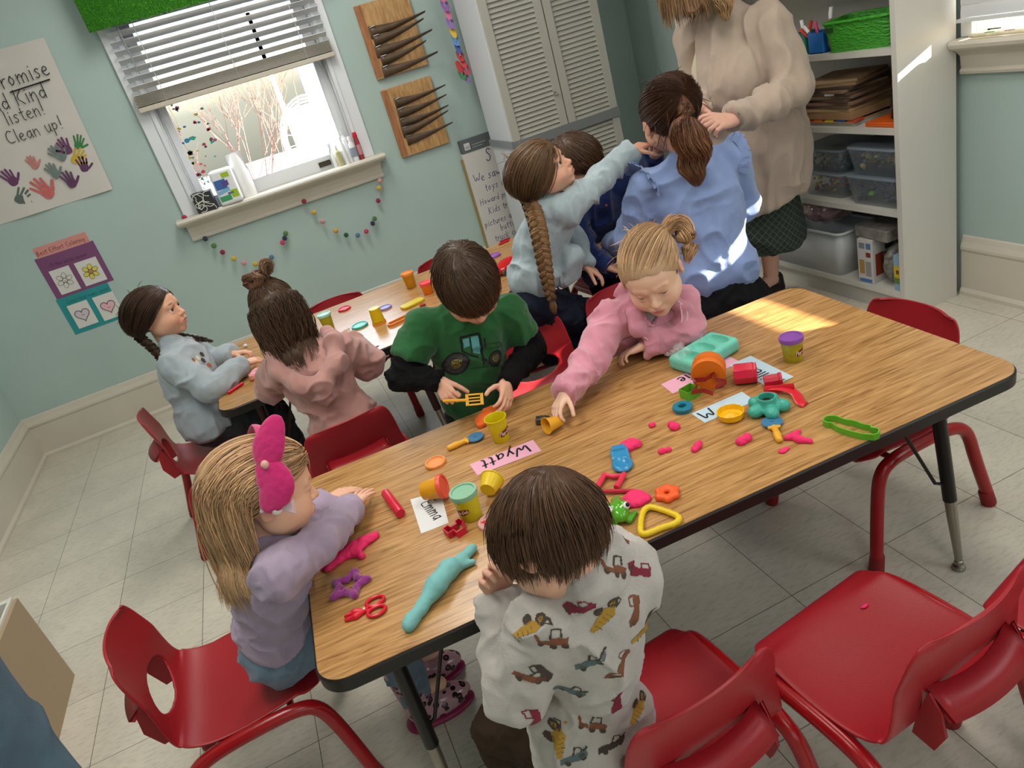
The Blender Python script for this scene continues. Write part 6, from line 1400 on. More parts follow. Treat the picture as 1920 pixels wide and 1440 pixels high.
S = SDF(); torso_sdf(S, (1.322, 2.050, .520), g['neck'], g['sl'], g['sr'], dep=.085, hipw=.135, grow_=.012, k=.05); S.box((1.32, 2.05, .36), (.4, .4, .085), np.array([[.985, 0, -.17], [0, 1, 0], [.17, 0, .985]]), .01, -1)
sleeve(S, g['sl'], g['el'], g['wl'], .052, .058, .040); sleeve(S, g['sr'], g['er'], g['wr'], .052, .060, .042)
o6, V, Q = garment(p6, 'blouse', S, .0058, clothmat('light_blue_cotton', '8195c2', var=.04), .0055, 11, 61)
L0 = np.array(p6.location)
for sh, sg in ((g['sl'], -1), (g['sr'], 1)):
    c = A(*sh); n = 60; vs = []; fs = []
    for i in range(n+1):
        u_ = i/n; a = -1.15+3.1*u_; base = c+A(sg*.012-sg*.055*abs(math.sin(a*.5))*.2-sg*.018*math.cos(a)*0, .0, 0)+A(0, -math.sin(a)*.062*1.0, math.cos(a)*.062); base[0] -= sg*.018*(1-math.cos(a))
        wv = math.sin(i*1.55)*.0075; out = A(sg*(.026+.006*math.sin(i*.9)), -math.sin(a)*.018, math.cos(a)*.024); side = A(sg*.0, math.cos(a), math.sin(a))
        for f_ in (0, .5, 1): vs.append(tuple(base+out*f_+side*wv*f_*1.2-L0))
    for i in range(n):
        for j in range(2): fs.append((3*i+j, 3*i+j+1, 3*i+4+j, 3*i+3+j))
    o = link_mesh('shoulder_ruffle', vs, fs, _M['light_blue_cotton'], p6, True); md = o.modifiers.new('solid', 'SOLIDIFY'); md.thickness = .0022; o.modifiers.new('sub', 'SUBSURF').levels = 1
pants(p6, g, '101013', s=1.35, gr=.012, mname='black_trousers'); 

# ---------------------------------------------------------------- teacher in the beige cardigan
g = dict(head=(1.735, 2.590, 1.425), fwd=(-.75, -.35, -.5), up=(-.3, 0, 1), hs=1.16, neck=(1.845, 2.600, 1.300), pel=(1.925, 2.600, .760), sl=(1.935, 2.440, 1.185), sr=(1.835, 2.740, 1.195),
         el=(1.935, 2.335, .960), wl=(1.640, 2.290, .945), er=(1.80, 2.74, .97), wr=(1.67, 2.54, .975), kl=(1.99, 2.64, .44), kr=(1.90, 2.72, .44), hlp=(1.93, 2.55, .70), hrp=(1.92, 2.68, .70), al=(2.045, 2.74, .085), ar=(1.93, 2.80, .085), foot=(-.9, -.25, 0), s=1.45, dep=.085,
         handl=dict(d=(-.93, -.05, .1), n=(0, .5, -.8), side=-1, s=.95, curl=(.4, .6, .7, .8, .8)), handr=dict(d=(-.8, -.5, .1), n=(0, .2, -1), side=1, s=.95, curl=(.4, .6, .7, .8, .8)), skin='e0b09c', brow='7a5a42')
p7, hd = person('person', 'standing woman in a long beige cardigan and dark green plaid skirt, head above the frame', (1.96, 2.66, 0), g)
L0 = np.array(p7.location)
rng = np.random.default_rng(71); P = roots_on_head(2200, rng); grav = hd.R @ A(0, 0, -1)
cols_ = [(hd.L(A(1.86, 2.60, 1.22)), .10), (hd.L(A(1.86, 2.59, 1.08)), .13)]
S_ = grow(P, (P-HC)*.3+grav, 9, .016*rng.uniform(.8, 1.1, len(P)), lambda P_, i: (P_-A(0, 0, .12))*2+grav*1.0, world_cols=cols_, rng=rng, stiff=.6, jit=.05, liftv=rng.uniform(.01, .15, len(P)))
cap_and_strands(p7, hd, '9a7a58', S_, .0014, 1.05, var=.25, seed=71, tip=1.2)
S_ = lock([(1.78, 2.48, 1.36), (1.775, 2.465, 1.30), (1.775, 2.45, 1.245)], [.035, .035, .012], 260, 10, rng, wave=.2); strands_mesh(S_, .0013, 'hair_ends', hairmat(), p7, 'a58460', .25, 6, 1.3)
S = SDF(); torso_sdf(S, (1.900, 2.600, .78), g['neck'], g['sl'], g['sr'], dep=.115, hipw=.15, k=.05); S.ell((1.805, 2.59, 1.05), (.070, .115, .09), None, .05); garment(p7, 'blouse', S, .008, clothmat('cream_jersey', 'd9cbb4', var=.04), .004, 12, 72)
S = SDF(); torso_sdf(S, (1.925, 2.600, .72), g['neck'], g['sl'], g['sr'], dep=.135, hipw=.175, grow_=.016, k=.06); S.ell((1.94, 2.59, .70), (.190, .185, .20), None, .06); S.ell((1.955, 2.60, .90), (.165, .175, .24), None, .06); S.cap((1.93, 2.59, .70), (1.94, 2.595, .56), .165, .170, .05)
S.ell((1.815, 2.53, 1.03), (.095, .12, .12), None, .05)
S.box((1.93, 2.60, .40), (.4, .4, .125), np.array([[.99, 0, .14], [0, 1, 0], [-.14, 0, .99]]), .006, -1, .001)
S.box((1.70, 2.66, .95), (.14, .055, .60), np.array([[.95, .30, 0], [-.30, .95, 0], [0, 0, 1]]), .02, -1, .001)
sleeve(S, g['sl'], g['el'], g['wl'], .072, .060, .042, k=.02); sleeve(S, g['sr'], g['er'], g['wr'], .075, .066, .042, k=.02)
garment(p7, 'cardigan', S, .0075, clothmat('beige_knit', 'bba898', var=.05, bump=.7, bscale=650), .0080, 13, 73, stretch=(1, 1, .4))
PL = bpy.data.materials.new('green_plaid'); PL.use_nodes = True; t_ = PL.node_tree; tcn = t_.nodes.new('ShaderNodeTexCoord'); mpn = t_.nodes.new('ShaderNodeMapping'); mpn.inputs['Rotation'].default_value = (0, .75, .4); t_.links.new(tcn.outputs['Object'], mpn.inputs[0])
br_ = t_.nodes.new('ShaderNodeTexBrick'); br_.offset = 0; br_.inputs['Scale'].default_value = 1; br_.inputs['Brick Width'].default_value = .020; br_.inputs['Row Height'].default_value = .020; br_.inputs['Mortar Size'].default_value = .0014; br_.inputs['Color1'].default_value = (*srgb('1f2b26'), 1); br_.inputs['Color2'].default_value = (*srgb('27342d'), 1); br_.inputs['Mortar'].default_value = (*srgb('4d5648'), 1)
sw_ = t_.nodes.new('ShaderNodeSeparateXYZ'); cm_ = t_.nodes.new('ShaderNodeCombineXYZ'); t_.links.new(mpn.outputs[0], sw_.inputs[0]); t_.links.new(sw_.outputs[0], cm_.inputs[0]); t_.links.new(sw_.outputs[2], cm_.inputs[1]); t_.links.new(cm_.outputs[0], br_.inputs['Vector']); t_.links.new(br_.outputs[0], t_.nodes['Principled BSDF'].inputs['Base Color']); t_.nodes['Principled BSDF'].inputs['Roughness'].default_value = .9
S = SDF(); S.cap((1.935, 2.61, .72), (1.955, 2.62, .37), .135, .160, .02); S.box((1.95, 2.62, .225), (.4, .4, .095), None, .004, -1, .001); garment(p7, 'skirt', S, .0075, PL, .010, 9, 74, stretch=(1, 1, .3))
S = SDF(); S.cap((1.945, 2.615, .45), (1.955, 2.62, .36), .125, .142, .02); S.box((1.95, 2.62, .205), (.4, .4, .098), None, .004, -1, .001); garment(p7, 'skirt_lining', S, .0075, clothmat('teal_lining', '2c5a58'), .008, 9, 75, stretch=(1, 1, .3))
for a in ('al', 'ar'):
    c = A(*g[a]); f = _n(A(-.9, -.25, 0)); x = _n(np.cross(f, [0, 0, 1])); R_ = np.array([x, f, [0, 0, 1]]); S = SDF(); S.ell(A(c[0], c[1], .035)+f*.06, (.044, .125, .036), R_, .01); S.cap(A(c[0], c[1], .03)-f*.03, A(c[0], c[1], .075)-f*.035, .040, .032, .01); S.ell(A(c[0], c[1], .115)+f*.03, (.05, .06, .050), R_, .01, -1); S.box((c[0], c[1], -.03), (.4, .4, .031), None, .002, -1, .001); V, Q = S.mesh(.005); np_mesh('shoe', V-L0, Q, mat('black_flat_shoe', '241c1e', rough=.4), p7)
    np_mesh('strap', *(lambda vq: (vq[0]-L0, vq[1]))(SDF().cap(c-x*.045+A(0, 0, .015)-f*.01, c+x*.045+A(0, 0, .015)-f*.01, .006, .006).mesh(.003)), mat('black_flat_shoe', '241c1e'), p7)

# ---------------------------------------------------------------- grown-up in jeans at the left edge
g = dict(head=(-.86, .80, 1.58), fwd=(.1, 1, -.1), hs=1.15, neck=(-.86, .80, 1.44), pel=(-.74, .93, .93), sl=(-1.04, .82, 1.36), sr=(-.69, .80, 1.36), el=(-1.10, .80, 1.10), wl=(-1.1, .9, .88), er=(-.72, .72, 1.10), wr=(-.78, .64, .90),
         kl=(-.86, 1.0, .49), kr=(-.600, .90, .50), hlp=(-.83, .95, .88), hrp=(-.65, .94, .90), al=(-.88, .95, .09), ar=(-.60, .83, .09), s=1.5, dep=.09,
         handl=dict(d=(0, .1, -1), n=(1, 0, 0), side=-1, s=.95), handr=dict(d=(0, .1, -1), n=(-1, 0, 0), side=1, s=.95), brow='4a3428')
p11, hd = person('person', 'grown-up in blue jeans standing at the bottom left corner, only a leg in view', (-.74, .93, 0), g)
short_hair(p11, hd, '4a3424', n=900, length=.06, seed=3, rad=.0016)
S = SDF(); torso_sdf(S, g['pel'], g['neck'], g['sl'], g['sr'], dep=.11, hipw=.15, grow_=.012, k=.05); sleeve(S, g['sl'], g['el'], g['wl'], .062, .055, .042); sleeve(S, g['sr'], g['er'], g['wr'], .062, .055, .042); garment(p11, 'sweater', S, .010, clothmat('charcoal_knit', '3c4148'), .006, 10, 3)
S = SDF(); S.ell((-.74, .93, .92), (.17, .13, .14), None, .03); S.cap((-.83, .95, .86), g['kl'], .105, .078, .05); S.cap((-.625, .93, .92), g['kr'], .108, .084, .05); S.cap(g['kl'], g['al'], .075, .062, .02); S.cap(g['kr'], g['ar'], .075, .062, .02)
garment(p11, 'jeans', S, .007, mat('blue_denim', '516878', rough=.85, var=.30, vscale=9, bump=.6, bscale=500), .0022, 9, 9); shoes(p11, g, 'd8d5cf', 1.35)

# ================================================================ THINGS ON THE NEAR TABLE
T = TZ
def at(o, x, y, z=T, rz=0): o.location = (x, y, z); o.rotation_euler = (0, 0, math.radians(rz)); return o
def plastic(n, c, rough=.35, **k): return mat(n, c, rough=rough, **k)
P_YEL = plastic('yellow_plastic', 'e0be1e'); P_ORG = plastic('orange_plastic', 'e07a1c'); P_RED = plastic('red_toy_plastic', 'd0182c', .3); P_CRIM = plastic('crimson_plastic', 'cc1f3c', .3); P_TEAL = plastic('teal_plastic', '3fa592'); P_AQUA = plastic('aqua_foam_plastic', '74cdb8', .55, var=.08, vscale=60, bump=.3, bscale=200)
P_BLUE = plastic('blue_plastic', '2c86b8', .25); P_GRN = plastic('lime_plastic', '5fae2c', .3); P_AMB = plastic('amber_plastic', 'e5a628', .35); P_PUR = plastic('purple_lid_plastic', '8a4fa6', .35); P_MINT = plastic('mint_lid_plastic', '7fb394', .4)
D_PINK = mat('hot_pink_dough', 'ea2a68', rough=.75, bump=.5, bscale=160, sss=.05); D_ORG = mat('orange_dough', 'e2641c', rough=.75, bump=.6, bscale=120); D_AQ = mat('aqua_dough', '77b5b4', rough=.75, bump=.3, bscale=150); D_PUR = mat('purple_fuzzy_dough', '8e2f80', rough=.95, sheen=.5)
def cup(name, label, r0, r1, h, m, lid=None, open_=True, group=None, logo=None, content=None):
    o = thing(name, label, 'cup', group=group)
    if open_: B().lathe([(.0001, 0), (r0-.001, 0), (r0, .0015), (r1-.001, h-.003), (r1+.0015, h-.002), (r1+.0015, h), (r1-.0006, h), (r1-.0014, h-.003), (r0-.0014, .003), (.0001, .003)], 36, cap=False).out('cup_wall', m, o, smooth=True)
    else: B().lathe([(.0001, 0), (r0-.001, 0), (r0, .0015), (r1, h-.005), (.0001, h-.005)], 36, cap=False).out('cup_wall', m, o, smooth=True)
    if lid: B().lathe([(r1-.001, h-.010), (r1+.002, h-.010), (r1+.0025, h-.002), (r1+.0015, h+.001), (r1-.003, h+.001), (r1-.0045, h-.002), (.0001, h-.002)], 36, cap=False).out('lid', lid, o, smooth=True)
    if logo:
        a0, sc = logo; rr = (r0+r1)/2+.0008; bb = B(); n = 12; vs = []; fs = []
        def onc(u, v, d=0): a = a0+u/rr; z = h*.42+v; r = r0+(r1-r0)*(z/h)+.0006+d; return (r*math.cos(a), r*math.sin(a), z)
        for i in range(n+1):
            u = (-.5+i/n)*.040*sc; hh = .0085*sc*(1-(2*i/n-1)**4*.5); c = .010*u/.02*.35
            vs += [onc(u, c-hh), onc(u, c+hh)]
        for i in range(n): fs.append((2*i, 2*i+2, 2*i+3, 2*i+1))
        bb.add(vs, fs); bb.out('logo_patch', mat('dark_red_label', '7a2420', rough=.5), o, smooth=True)
        wb = B(); writing(wb, 'Play-Doh', 0, 0, .0060*sc, .22, .1, n=2, sp=.0); W_ = max(v[0] for v in wb.v); wb.v = [onc(v[0]-W_/2, v[1]-.004*sc+.35*.5*(v[0]-W_/2), .0006) for v in wb.v]; wb.out('logo_lettering', mat('cream_letter', 'e9dcc8', rough=.5), o)
    return o
M_YCUP = mat('translucent_yellow_plastic', 'd9c40f', rough=.4, var=.04, sss=.1)
o = cup('dough_cup', 'open yellow dough cup with dark red logo beside the pink Wyatt strip', .0205, .0270, .066, M_YCUP, logo=(math.radians(-62), 1.0)); at(o, .334, 1.572)
M_YCUP2 = mat('yellow_green_plastic', 'c9c31c', rough=.4, sss=.1); 
o = cup('dough_cup', 'yellow dough cup closed with a mint green lid beside the Emma card', .0235, .0285, .068, M_YCUP2, P_MINT, False, logo=(math.radians(-140), .9)); at(o, .166, 1.322)
o = cup('dough_cup', 'olive yellow dough cup closed with a purple lid standing apart near the table end', .0215, .0265, .064, mat('olive_plastic', 'a79f1e', rough=.35, var=.2, vscale=60), P_PUR, False, logo=(math.radians(-70), .95)); at(o, 1.043, 1.350)
o = cup('dough_cup', 'orange yellow dough cup lying on its side with a coral lid, on the Emma card', .0210, .0260, .052, mat('orange_yellow_plastic', 'dc9a14', rough=.4, sss=.05), plastic('coral_lid', 'e6573e', .4), False); o.location = (.098, 1.452, T+.0285); o.rotation_euler = (0, math.radians(84), math.radians(-28))
o = cup('pastry_cup', 'small amber beaker tipped on its side near the toddler hand', .0125, .0205, .046, P_AMB); o.location = (.478, 1.512, T+.0165); o.rotation_euler = (0, math.radians(-80), math.radians(12))
# name strips
def strip(label, pts, m, text, h, x, y, rot, mi=M_INK, sl=.1, th=.16, off=.0008):
    cx = sum(p[0] for p in pts)/len(pts); cy = sum(p[1] for p in pts)/len(pts); o = thing('name_card', label, 'card', (cx, cy, T))
    n = len(pts); vs = [(px-cx, py-cy, z) for z in (off*.5, off) for px, py in pts]; link_mesh('paper', vs, [tuple(range(n))[::-1], tuple(range(n, 2*n))]+[(i, (i+1) % n, (i+1) % n+n, i+n) for i in range(n)], m, o)
    bb = B(); c, s_ = math.cos(rot), math.sin(rot); M0 = Matrix(((c, -s_, 0, x-cx), (s_, c, 0, y-cy), (0, 0, 1, off+.0004), (0, 0, 0, 1))); writing(bb, text, 0, 0, h, th, sl, M=M0); bb.out('lettering', mi, o); return o
PINKP = mat('pink_paper', 'e3a6bd', rough=.8); BLUEP = mat('pale_blue_paper', 'b9cfdc', rough=.8); WHITEP = mat('white_paper', 'd9dadb', rough=.8)
strip('pink paper strip lettered Wyatt', [(.229, 1.464), (.390, 1.446), (.394, 1.508), (.229, 1.524)], PINKP, 'Wyatt', .0250, .377, 1.506, math.radians(175), th=.2)
strip('white paper card lettered Emma under the tipped orange cup', [(.054, 1.342), (.116, 1.335), (.136, 1.468), (.066, 1.489)], WHITEP, 'Emma', .0185, .082, 1.452, math.radians(-84), off=.0007)
strip('pink paper strip ending in nnie, partly hidden by the aqua tray', [(.750, 1.436), (.955, 1.440), (.955, 1.500), (.756, 1.500)], PINKP, 'Winnie', .0240, .922, 1.497, math.radians(182), th=.19, off=.0006)
strip('pale blue paper card lettered Miller behind the orange roller', [(.918, 1.286), (.987, 1.283), (.991, 1.447), (.926, 1.449)], BLUEP, 'Miller', .0225, .964, 1.290, math.radians(93), th=.19)
strip('pale blue paper card showing an M, half buried under the cutters', [(.727, 1.268), (.86, 1.262), (.866, 1.318), (.728, 1.324)], BLUEP, 'M', .0225, .768, 1.314, math.radians(182), th=.2, off=.0006)
# cutlery-like toys
def cutter_wheel(label, x, y, rz, hm):
    o = thing('pizza_cutter', label, 'dough cutter', (x, y, T), math.radians(rz))
    B().lathe([(.0001, .004), (.0215, .004), (.0225, .006), (.0215, .008), (.004, .0085), (.0035, .0105), (.0001, .0108)], 30, cap=False).out('wheel', plastic('steel_blue_plastic', '41779f', .3), o, smooth=True)
    S = SDF(); S.path([A(-.072, 0, .0075), A(-.055, 0, .008), A(-.030, 0, .0075), A(-.022, 0, .0075)], [.0072, .0078, .0060, .0048], .003); S.cap((-.024, -.010, .0075), (-.024, .010, .0075), .004, .004, .003)
    V, Q = S.mesh(.0016); np_mesh('handle', V, Q, hm, o); return o
cutter_wheel('amber handled dough wheel with blue disc beside the orange lid', .282, 1.628, 0, P_AMB); cutter_wheel('amber handled dough wheel with blue disc beside the aqua flower mould', .823, 1.158, 62, P_AMB)
def disc_lid(name, label, r, m, x, y, z=T, tilt=0, group=None, cat='lid', up=True):
    o = thing(name, label, cat, (x, y, z), (math.radians(tilt), 0, 0), group); 
    pr = [(r, .0), (r+.0008, .001), (r+.0008, .007), (r-.001, .0085), (r-.004, .0085), (r-.005, .006), (.0001, .006)] if up else [(r, 0), (r+.001, .001), (r+.001, .008), (r, .0082), (r-.0012, .008), (r-.0016, .002), (.0001, .0015)]
    B().lathe(pr, 36, cap=False).out('lid_body', m, o, smooth=True); B().lathe([(r-.0075, .0062), (r-.007, .0068), (r-.0065, .0062)], 30, cap=False).out('lid_rim', m, o, smooth=True); return o
disc_lid('cup_lid', 'orange translucent cup lid lying left of the pink Wyatt strip', .026, plastic('pale_orange_plastic', 'e8924a', .3, sss=.1), .161, 1.594)
# rolling pin, scissors, cutters on the left
o = B().lathe([(.0001, -.056), (.0105, -.056), (.0112, -.054), (.0112, .054), (.0105, .056), (.0001, .056)], 26, cap=False).out('dough_roller', P_CRIM, smooth=True); tag(o, 'red plastic rolling stick left of the Emma card', 'roller'); o.location = (.0265, 1.488, T+.0112); o.rotation_euler = (math.radians(90), 0, math.radians(6))
def dough(label, S, m, h=.0022, amp=.0012, sc=90, name='dough_lump', x=0, y=0, cat='dough', z=T, seed=1):
    S.box((0, 0, -.02), (.5, .5, .0205), None, .001, -1, .001); V, Q = S.mesh(h); N_ = vnormals(V, Q); V = V+N_*(vnoise(V, sc, seed)*amp+vnoise(V, sc*2.5, seed+1)*amp*.5)[:, None]; V[:, 2] = np.maximum(V[:, 2], .0003)
    o = np_mesh(name, V, Q, m); tag(o, label, cat); o.location = (x, y, z); return o
S = SDF(); S.ell((-.040, -.008, .006), (.030, .017, .011), None, .008); S.ell((0, .002, .006), (.032, .022, .012), None, .01); S.ell((.030, .010, .006), (.030, .014, .009), None, .008); S.cap((.03, .012, .006), (.060, .016, .005), .010, .007, .008); S.cap((.005, -.01, .006), (.016, -.034, .005), .011, .008, .008); S.cap((-.045, -.01, .006), (-.066, -.010, .005), .011, .007, .006); S.cap((-.035, -.015, .006), (-.058, -.028, .005), .009, .006, .006)
dough('big ragged piece of hot pink dough by the lavender sweater girl', S, D_PINK, .0024, .004, 110, x=-.094, y=1.388)
st = [(.036*math.cos(math.radians(90+72*i/2))*(1 if i % 2 == 0 else .55), .036*math.sin(math.radians(90+36*i))*(1 if i % 2 == 0 else .55)) for i in range(10)]
def starpoly(R_, r_, n, a0=90): return [((R_ if i % 2 == 0 else r_)*math.cos(math.radians(a0+180*i/n)), (R_ if i % 2 == 0 else r_)*math.sin(math.radians(a0+180*i/n))) for i in range(2*n)]
sp = starpoly(.038, .020, 5, 60); S = SDF()
for i in range(10): a, b_ = sp[i], sp[(i+1) % 10]; S.cap((a[0], a[1], .006), (b_[0], b_[1], .006), .0072, .0072, .004)
dough('purple star shaped ring beside the red scissors', S, D_PUR, .002, .003, 140, name='star_cutter', x=-.118, y=1.276, cat='cutter')
o = thing('toy_scissors', 'red plastic child scissors lying near the table corner', 'scissors', (-.104, 1.181, T), math.radians(-6))
for sgn in (-1, 1):
    S = SDF(); S.path([A(0, 0, .004), A(-.018, sgn*.0065, .0045), A(-.038, sgn*.0055, .004)], [.0052, .0062, .003], .003, 1); 
    for i in range(8): S.cap((-.006-.0040*i, sgn*(.0035+.0045*math.sin(i*.4)), .005), (-.0070-.0040*i, sgn*(.0030+.0045*math.sin(i*.4)), .0085), .0016, .0012, .001)
    V, Q = S.mesh(.0013); bl_ = np_mesh('blade', V, Q, P_RED, o)
    pts = [(.022+.0175*math.cos(t), sgn*(.0145+.0125*math.sin(t)), .0045) for t in [2*math.pi*i/20 for i in range(20)]]
    hb_ = B().tube(pts, .0036, 8, closed=True).out('finger_loop', P_RED, o, smooth=True); B().tube([(0, 0, .0045), (.008, sgn*.006, .0045)], .0036, 8).out('loop_neck', P_RED, hb_)
B().lathe([(.0001, .008), (.0028, .008), (.0024, .0100), (.0001, .0104)], 14, cap=False).out('pivot', mat('pale_rivet', 'e8cfc8', rough=.3), o, smooth=True)
S = SDF(); S.path([A(-.082, -.060, .011), A(-.055, -.040, .012), A(-.015, -.010, .019), A(.022, .020, .018), A(.050, .036, .012), A(.082, .060, .009)], [.0125, .0115, .0190, .0185, .0115, .0090], .01); S.cap((.040, .026, .010), (.068, .022, .007), .011, .006, .006); S.cap((-.088, -.066, .009), (-.080, -.058, .010), .012, .012, .01)
dough('long spindle of pale aqua dough lying across the table corner', S, D_AQ, .0025, .0022, 60, x=.050, y=1.146, seed=4)
o = B().wallring([(-.022, .018), (-.022, -.006), (-.008, -.006), (-.008, -.020), (.014, -.020), (.016, -.004), (.022, .0), (.020, .020), (.008, .018), (.006, .008), (-.006, .008), (-.008, .020)], .0022, 0, .016).out('red_cutter', P_CRIM); tag(o, 'small red spool shaped cookie cutter beside the Emma card', 'cutter'); at(o, .122, 1.290, T, 12)
# yellow tub and pink mask behind the boy's head
o = cup('yellow_tub', 'yellow toy tub lying half behind the head of the boy in the truck shirt', .018, .026, .036, P_YEL); o.location = (.222, 1.352, T+.024); o.rotation_euler = (0, math.radians(82), math.radians(50))
o = disc_lid('toy_face_plate', 'pale pink toy plate with red marks half behind the head of the boy in front', .026, plastic('skin_pink_plastic', 'dfa9a6', .35), .192, 1.268, cat='toy plate'); bb = B(); bb.box(-.014, -.010, -.004, .006, .0062, .0072).box(-.018, -.006, .006, .009, .0062, .0072); bb.out('red_marks', P_RED, o)
# centre right toys
o = thing('toy_scoop', 'bright blue toy shovel pressed onto pink dough', 'scoop', (.507, 1.262, T), math.radians(-22))
S = SDF(); S.box((0, .022, .010), (.020, .016, .0025), np.array([[1, 0, 0], [0, .96, .28], [0, -.28, .96]]), .004, 1, .002); S.box((0, .040, .018), (.015, .008, .0025), None, .006, 1, .002); S.ell((0, -.012, .007), (.023, .030, .008), None, .004); S.ell((0, -.010, .017), (.0175, .023, .0105), None, .002, -1); V, Q = S.mesh(.0016); np_mesh('scoop_body', V, Q, P_BLUE, o)
S = SDF(); S.ell((0, 0, .006), (.028, .018, .012), None, .005); S.ell((.018, -.008, .006), (.014, .012, .009), None, .005); dough('hot pink dough flattened under the blue toy shovel', S, D_PINK, .002, .004, 100, x=.548, y=1.306, seed=7)
o = thing('dough_extruder', 'coral red toy press frame beside the blue shovel', 'toy press', (.445, 1.205, T), math.radians(40))
P_COR = plastic('coral_red_plastic', 'dc2f4e', .35)
bb = B(); bb.tube([(-.040, .022, .008), (.030, .022, .008)], .0062, 10).tube([(-.010, -.020, .008), (.038, -.020, .008)], .0062, 10); bb.out('side_bar', P_COR, o, smooth=True); B().tube([(.030, .024, .008), (.026, 0, .008), (.034, -.022, .008)], .0050, 10).out('end_bar', P_COR, o, smooth=True); B().tube([(-.030, .026, .008), (-.022, -.010, .007), (-.012, -.060, .005)], .0046, 8).out('lever', plastic('dark_coral_plastic', 'b81f38', .35), o, smooth=True)
B().tube([(-.052, .030, .008), (-.030, .014, .008)], .007, 10).out('knob', P_COR, o, smooth=True)
S = SDF(); S.ell((0, 0, .004), (.027, .025, .013), None, .006); S.ell((.012, -.012, .004), (.018, .014, .010), None, .003); S.ell((-.026, -.006, .003), (.007, .006, .006), None, .003); dough('round hot pink dough patty between the coral press and the orange flower', S, D_PINK, .002, .003, 90, x=.462, y=1.128, seed=9)
fp = [((.0195+.0045*math.cos(6*t))*math.cos(t), (.0195+.0045*math.cos(6*t))*math.sin(t)) for t in [2*math.pi*i/48 for i in range(48)]]; S = SDF()
for i in range(0, 48, 2): a, b_ = fp[i], fp[(i+2) % 48]; S.cap((a[0]*.82, a[1]*.82, .006), (b_[0]*.82, b_[1]*.82, .006), .0068, .0068, .003)
dough('orange flower shaped ring near the table edge', S, plastic('orange_flower_plastic', 'ee5a1c', .45), .0018, .0012, 120, name='flower_cutter', x=.519, y=1.098, cat='cutter')
tp_ = smoothpts([(-.034, -.012, 0), (-.026, .006, 0), (-.010, .034, 0), (.004, .040, 0), (.014, .030, 0), (.034, -.004, 0), (.038, -.020, 0), (.026, -.030, 0), (0, -.026, 0), (-.026, -.028, 0), (-.036, -.024, 0)], 1, True); S = SDF()
for i in range(len(tp_)): a, b_ = tp_[i], tp_[(i+1) % len(tp_)]; S.cap((a.x*1.08, a.y*1.08, .007), (b_.x*1.08, b_.y*1.08, .007), .0058, .0058, .002)
dough('yellow rounded triangle cookie cutter at the front table edge', S, P_YEL, .0018, .0004, 40, name='triangle_cutter', x=.458, y=1.043, cat='cutter').rotation_euler = (0, 0, math.radians(-8))
o = thing('toy_frog', 'shiny green toy frog with a round eye by the truck shirt boy', 'toy frog', (.412, 1.100, T), math.radians(70)); M_FROG = plastic('glossy_green', '4fa01e', .15, coat=.5)
S = SDF(); S.ell((0, 0, .018), (.030, .020, .018), None, .01); S.ell((.030, 0, .014), (.020, .013, .012), None, .01); S.ell((-.004, -.012, .030), (.012, .010, .010), None, .006); S.ell((-.004, .012, .030), (.012, .010, .010), None, .006); S.cap((-.02, -.015, .006), (.0, -.030, .005), .007, .005, .005); S.cap((-.02, .015, .006), (.0, .030, .005), .007, .005, .005); V, Q = S.mesh(.002); np_mesh('frog_body', V, Q, M_FROG, o)
for sg in (-1, 1): e_ = B().sphere((-.010, sg*.016, .034), .0072, 14).out('eye_ball', mat('toy_eye_white', 'f0f0ec', rough=.1), o, smooth=True); B().sphere((-.0125, sg*.0185, .0370), .0048, 12).out('toy_pupil', mat('toy_black', '0a0a0a', rough=.05), e_, smooth=True)
# small pink crumbs
CR_ = [(.634, 1.343, 'tiny cone of pink dough, leftmost in the row of crumbs', [(0, 0, .009, .007)]), (.666, 1.304, 'upright plug of pink dough left of the M card', [(0, .006, .010, .010), (0, -.008, .012, .010)]), (.598, 1.231, 'small curled pink dough crumb near the blue shovel', [(-.006, .004, .008, .008), (.008, 0, .008, .007)]), (.656, 1.197, 'lumpy pink dough crumb in the middle of the row', [(-.008, -.006, .009, .008), (.004, .0, .010, .009), (.013, .008, .007, .007)]),
       (.740, 1.146, 'rounded pink dough lump left of the dough wheel', [(-.006, 0, .013, .010), (.009, .002, .012, .010)]), (.777, 1.064, 'small flat pink dough crumb nearest the front edge', [(-.005, 0, .009, .004), (.006, 0, .006, .004)])]
for i, (x, y, lb, L_) in enumerate(CR_):
    S = SDF(); [S.ell((a, b_, c*.5), (r, r*.85, c), None, .004) for a, b_, r, c in L_]; dough(lb, S, D_PINK, .0014, .0022, 170, name='dough_crumb', x=x, y=y, seed=20+i)['group'] = 'pink dough crumbs'
S = SDF(); S.path([A(-.018, .016, .005), A(-.004, .010, .005), A(.018, .020, .004)], [.006, .009, .003], .004); S.path([A(-.004, .010, .005), A(-.006, -.006, .005), A(.006, -.024, .004)], [.009, .008, .006], .004); dough('bird shaped scrap of pink dough beside the green cutter', S, D_PINK, .0014, .001, 120, name='dough_crumb', x=.824, y=1.075, seed=31)['group'] = 'pink dough crumbs'
S = SDF(); S.ell((0, 0, .002), (.009, .004, .003), None, .002); o = dough('sliver of pink dough lying on the empty red chair seat', S, D_PINK, .001, .001, 150, name='dough_crumb', x=.755, y=.850, z=SH+.001, seed=33)
dp_ = smoothpts([(-.046, .012, 0), (-.044, .026, 0), (-.030, .030, 0), (-.012, .022, 0), (.004, .024, 0), (.022, .016, 0), (.034, .018, 0), (.036, .010, 0), (.050, .012, 0), (.052, -.006, 0), (.034, -.010, 0), (.010, -.008, 0), (-.014, -.002, 0), (-.030, .010, 0), (-.036, .006, 0)], 1, True)
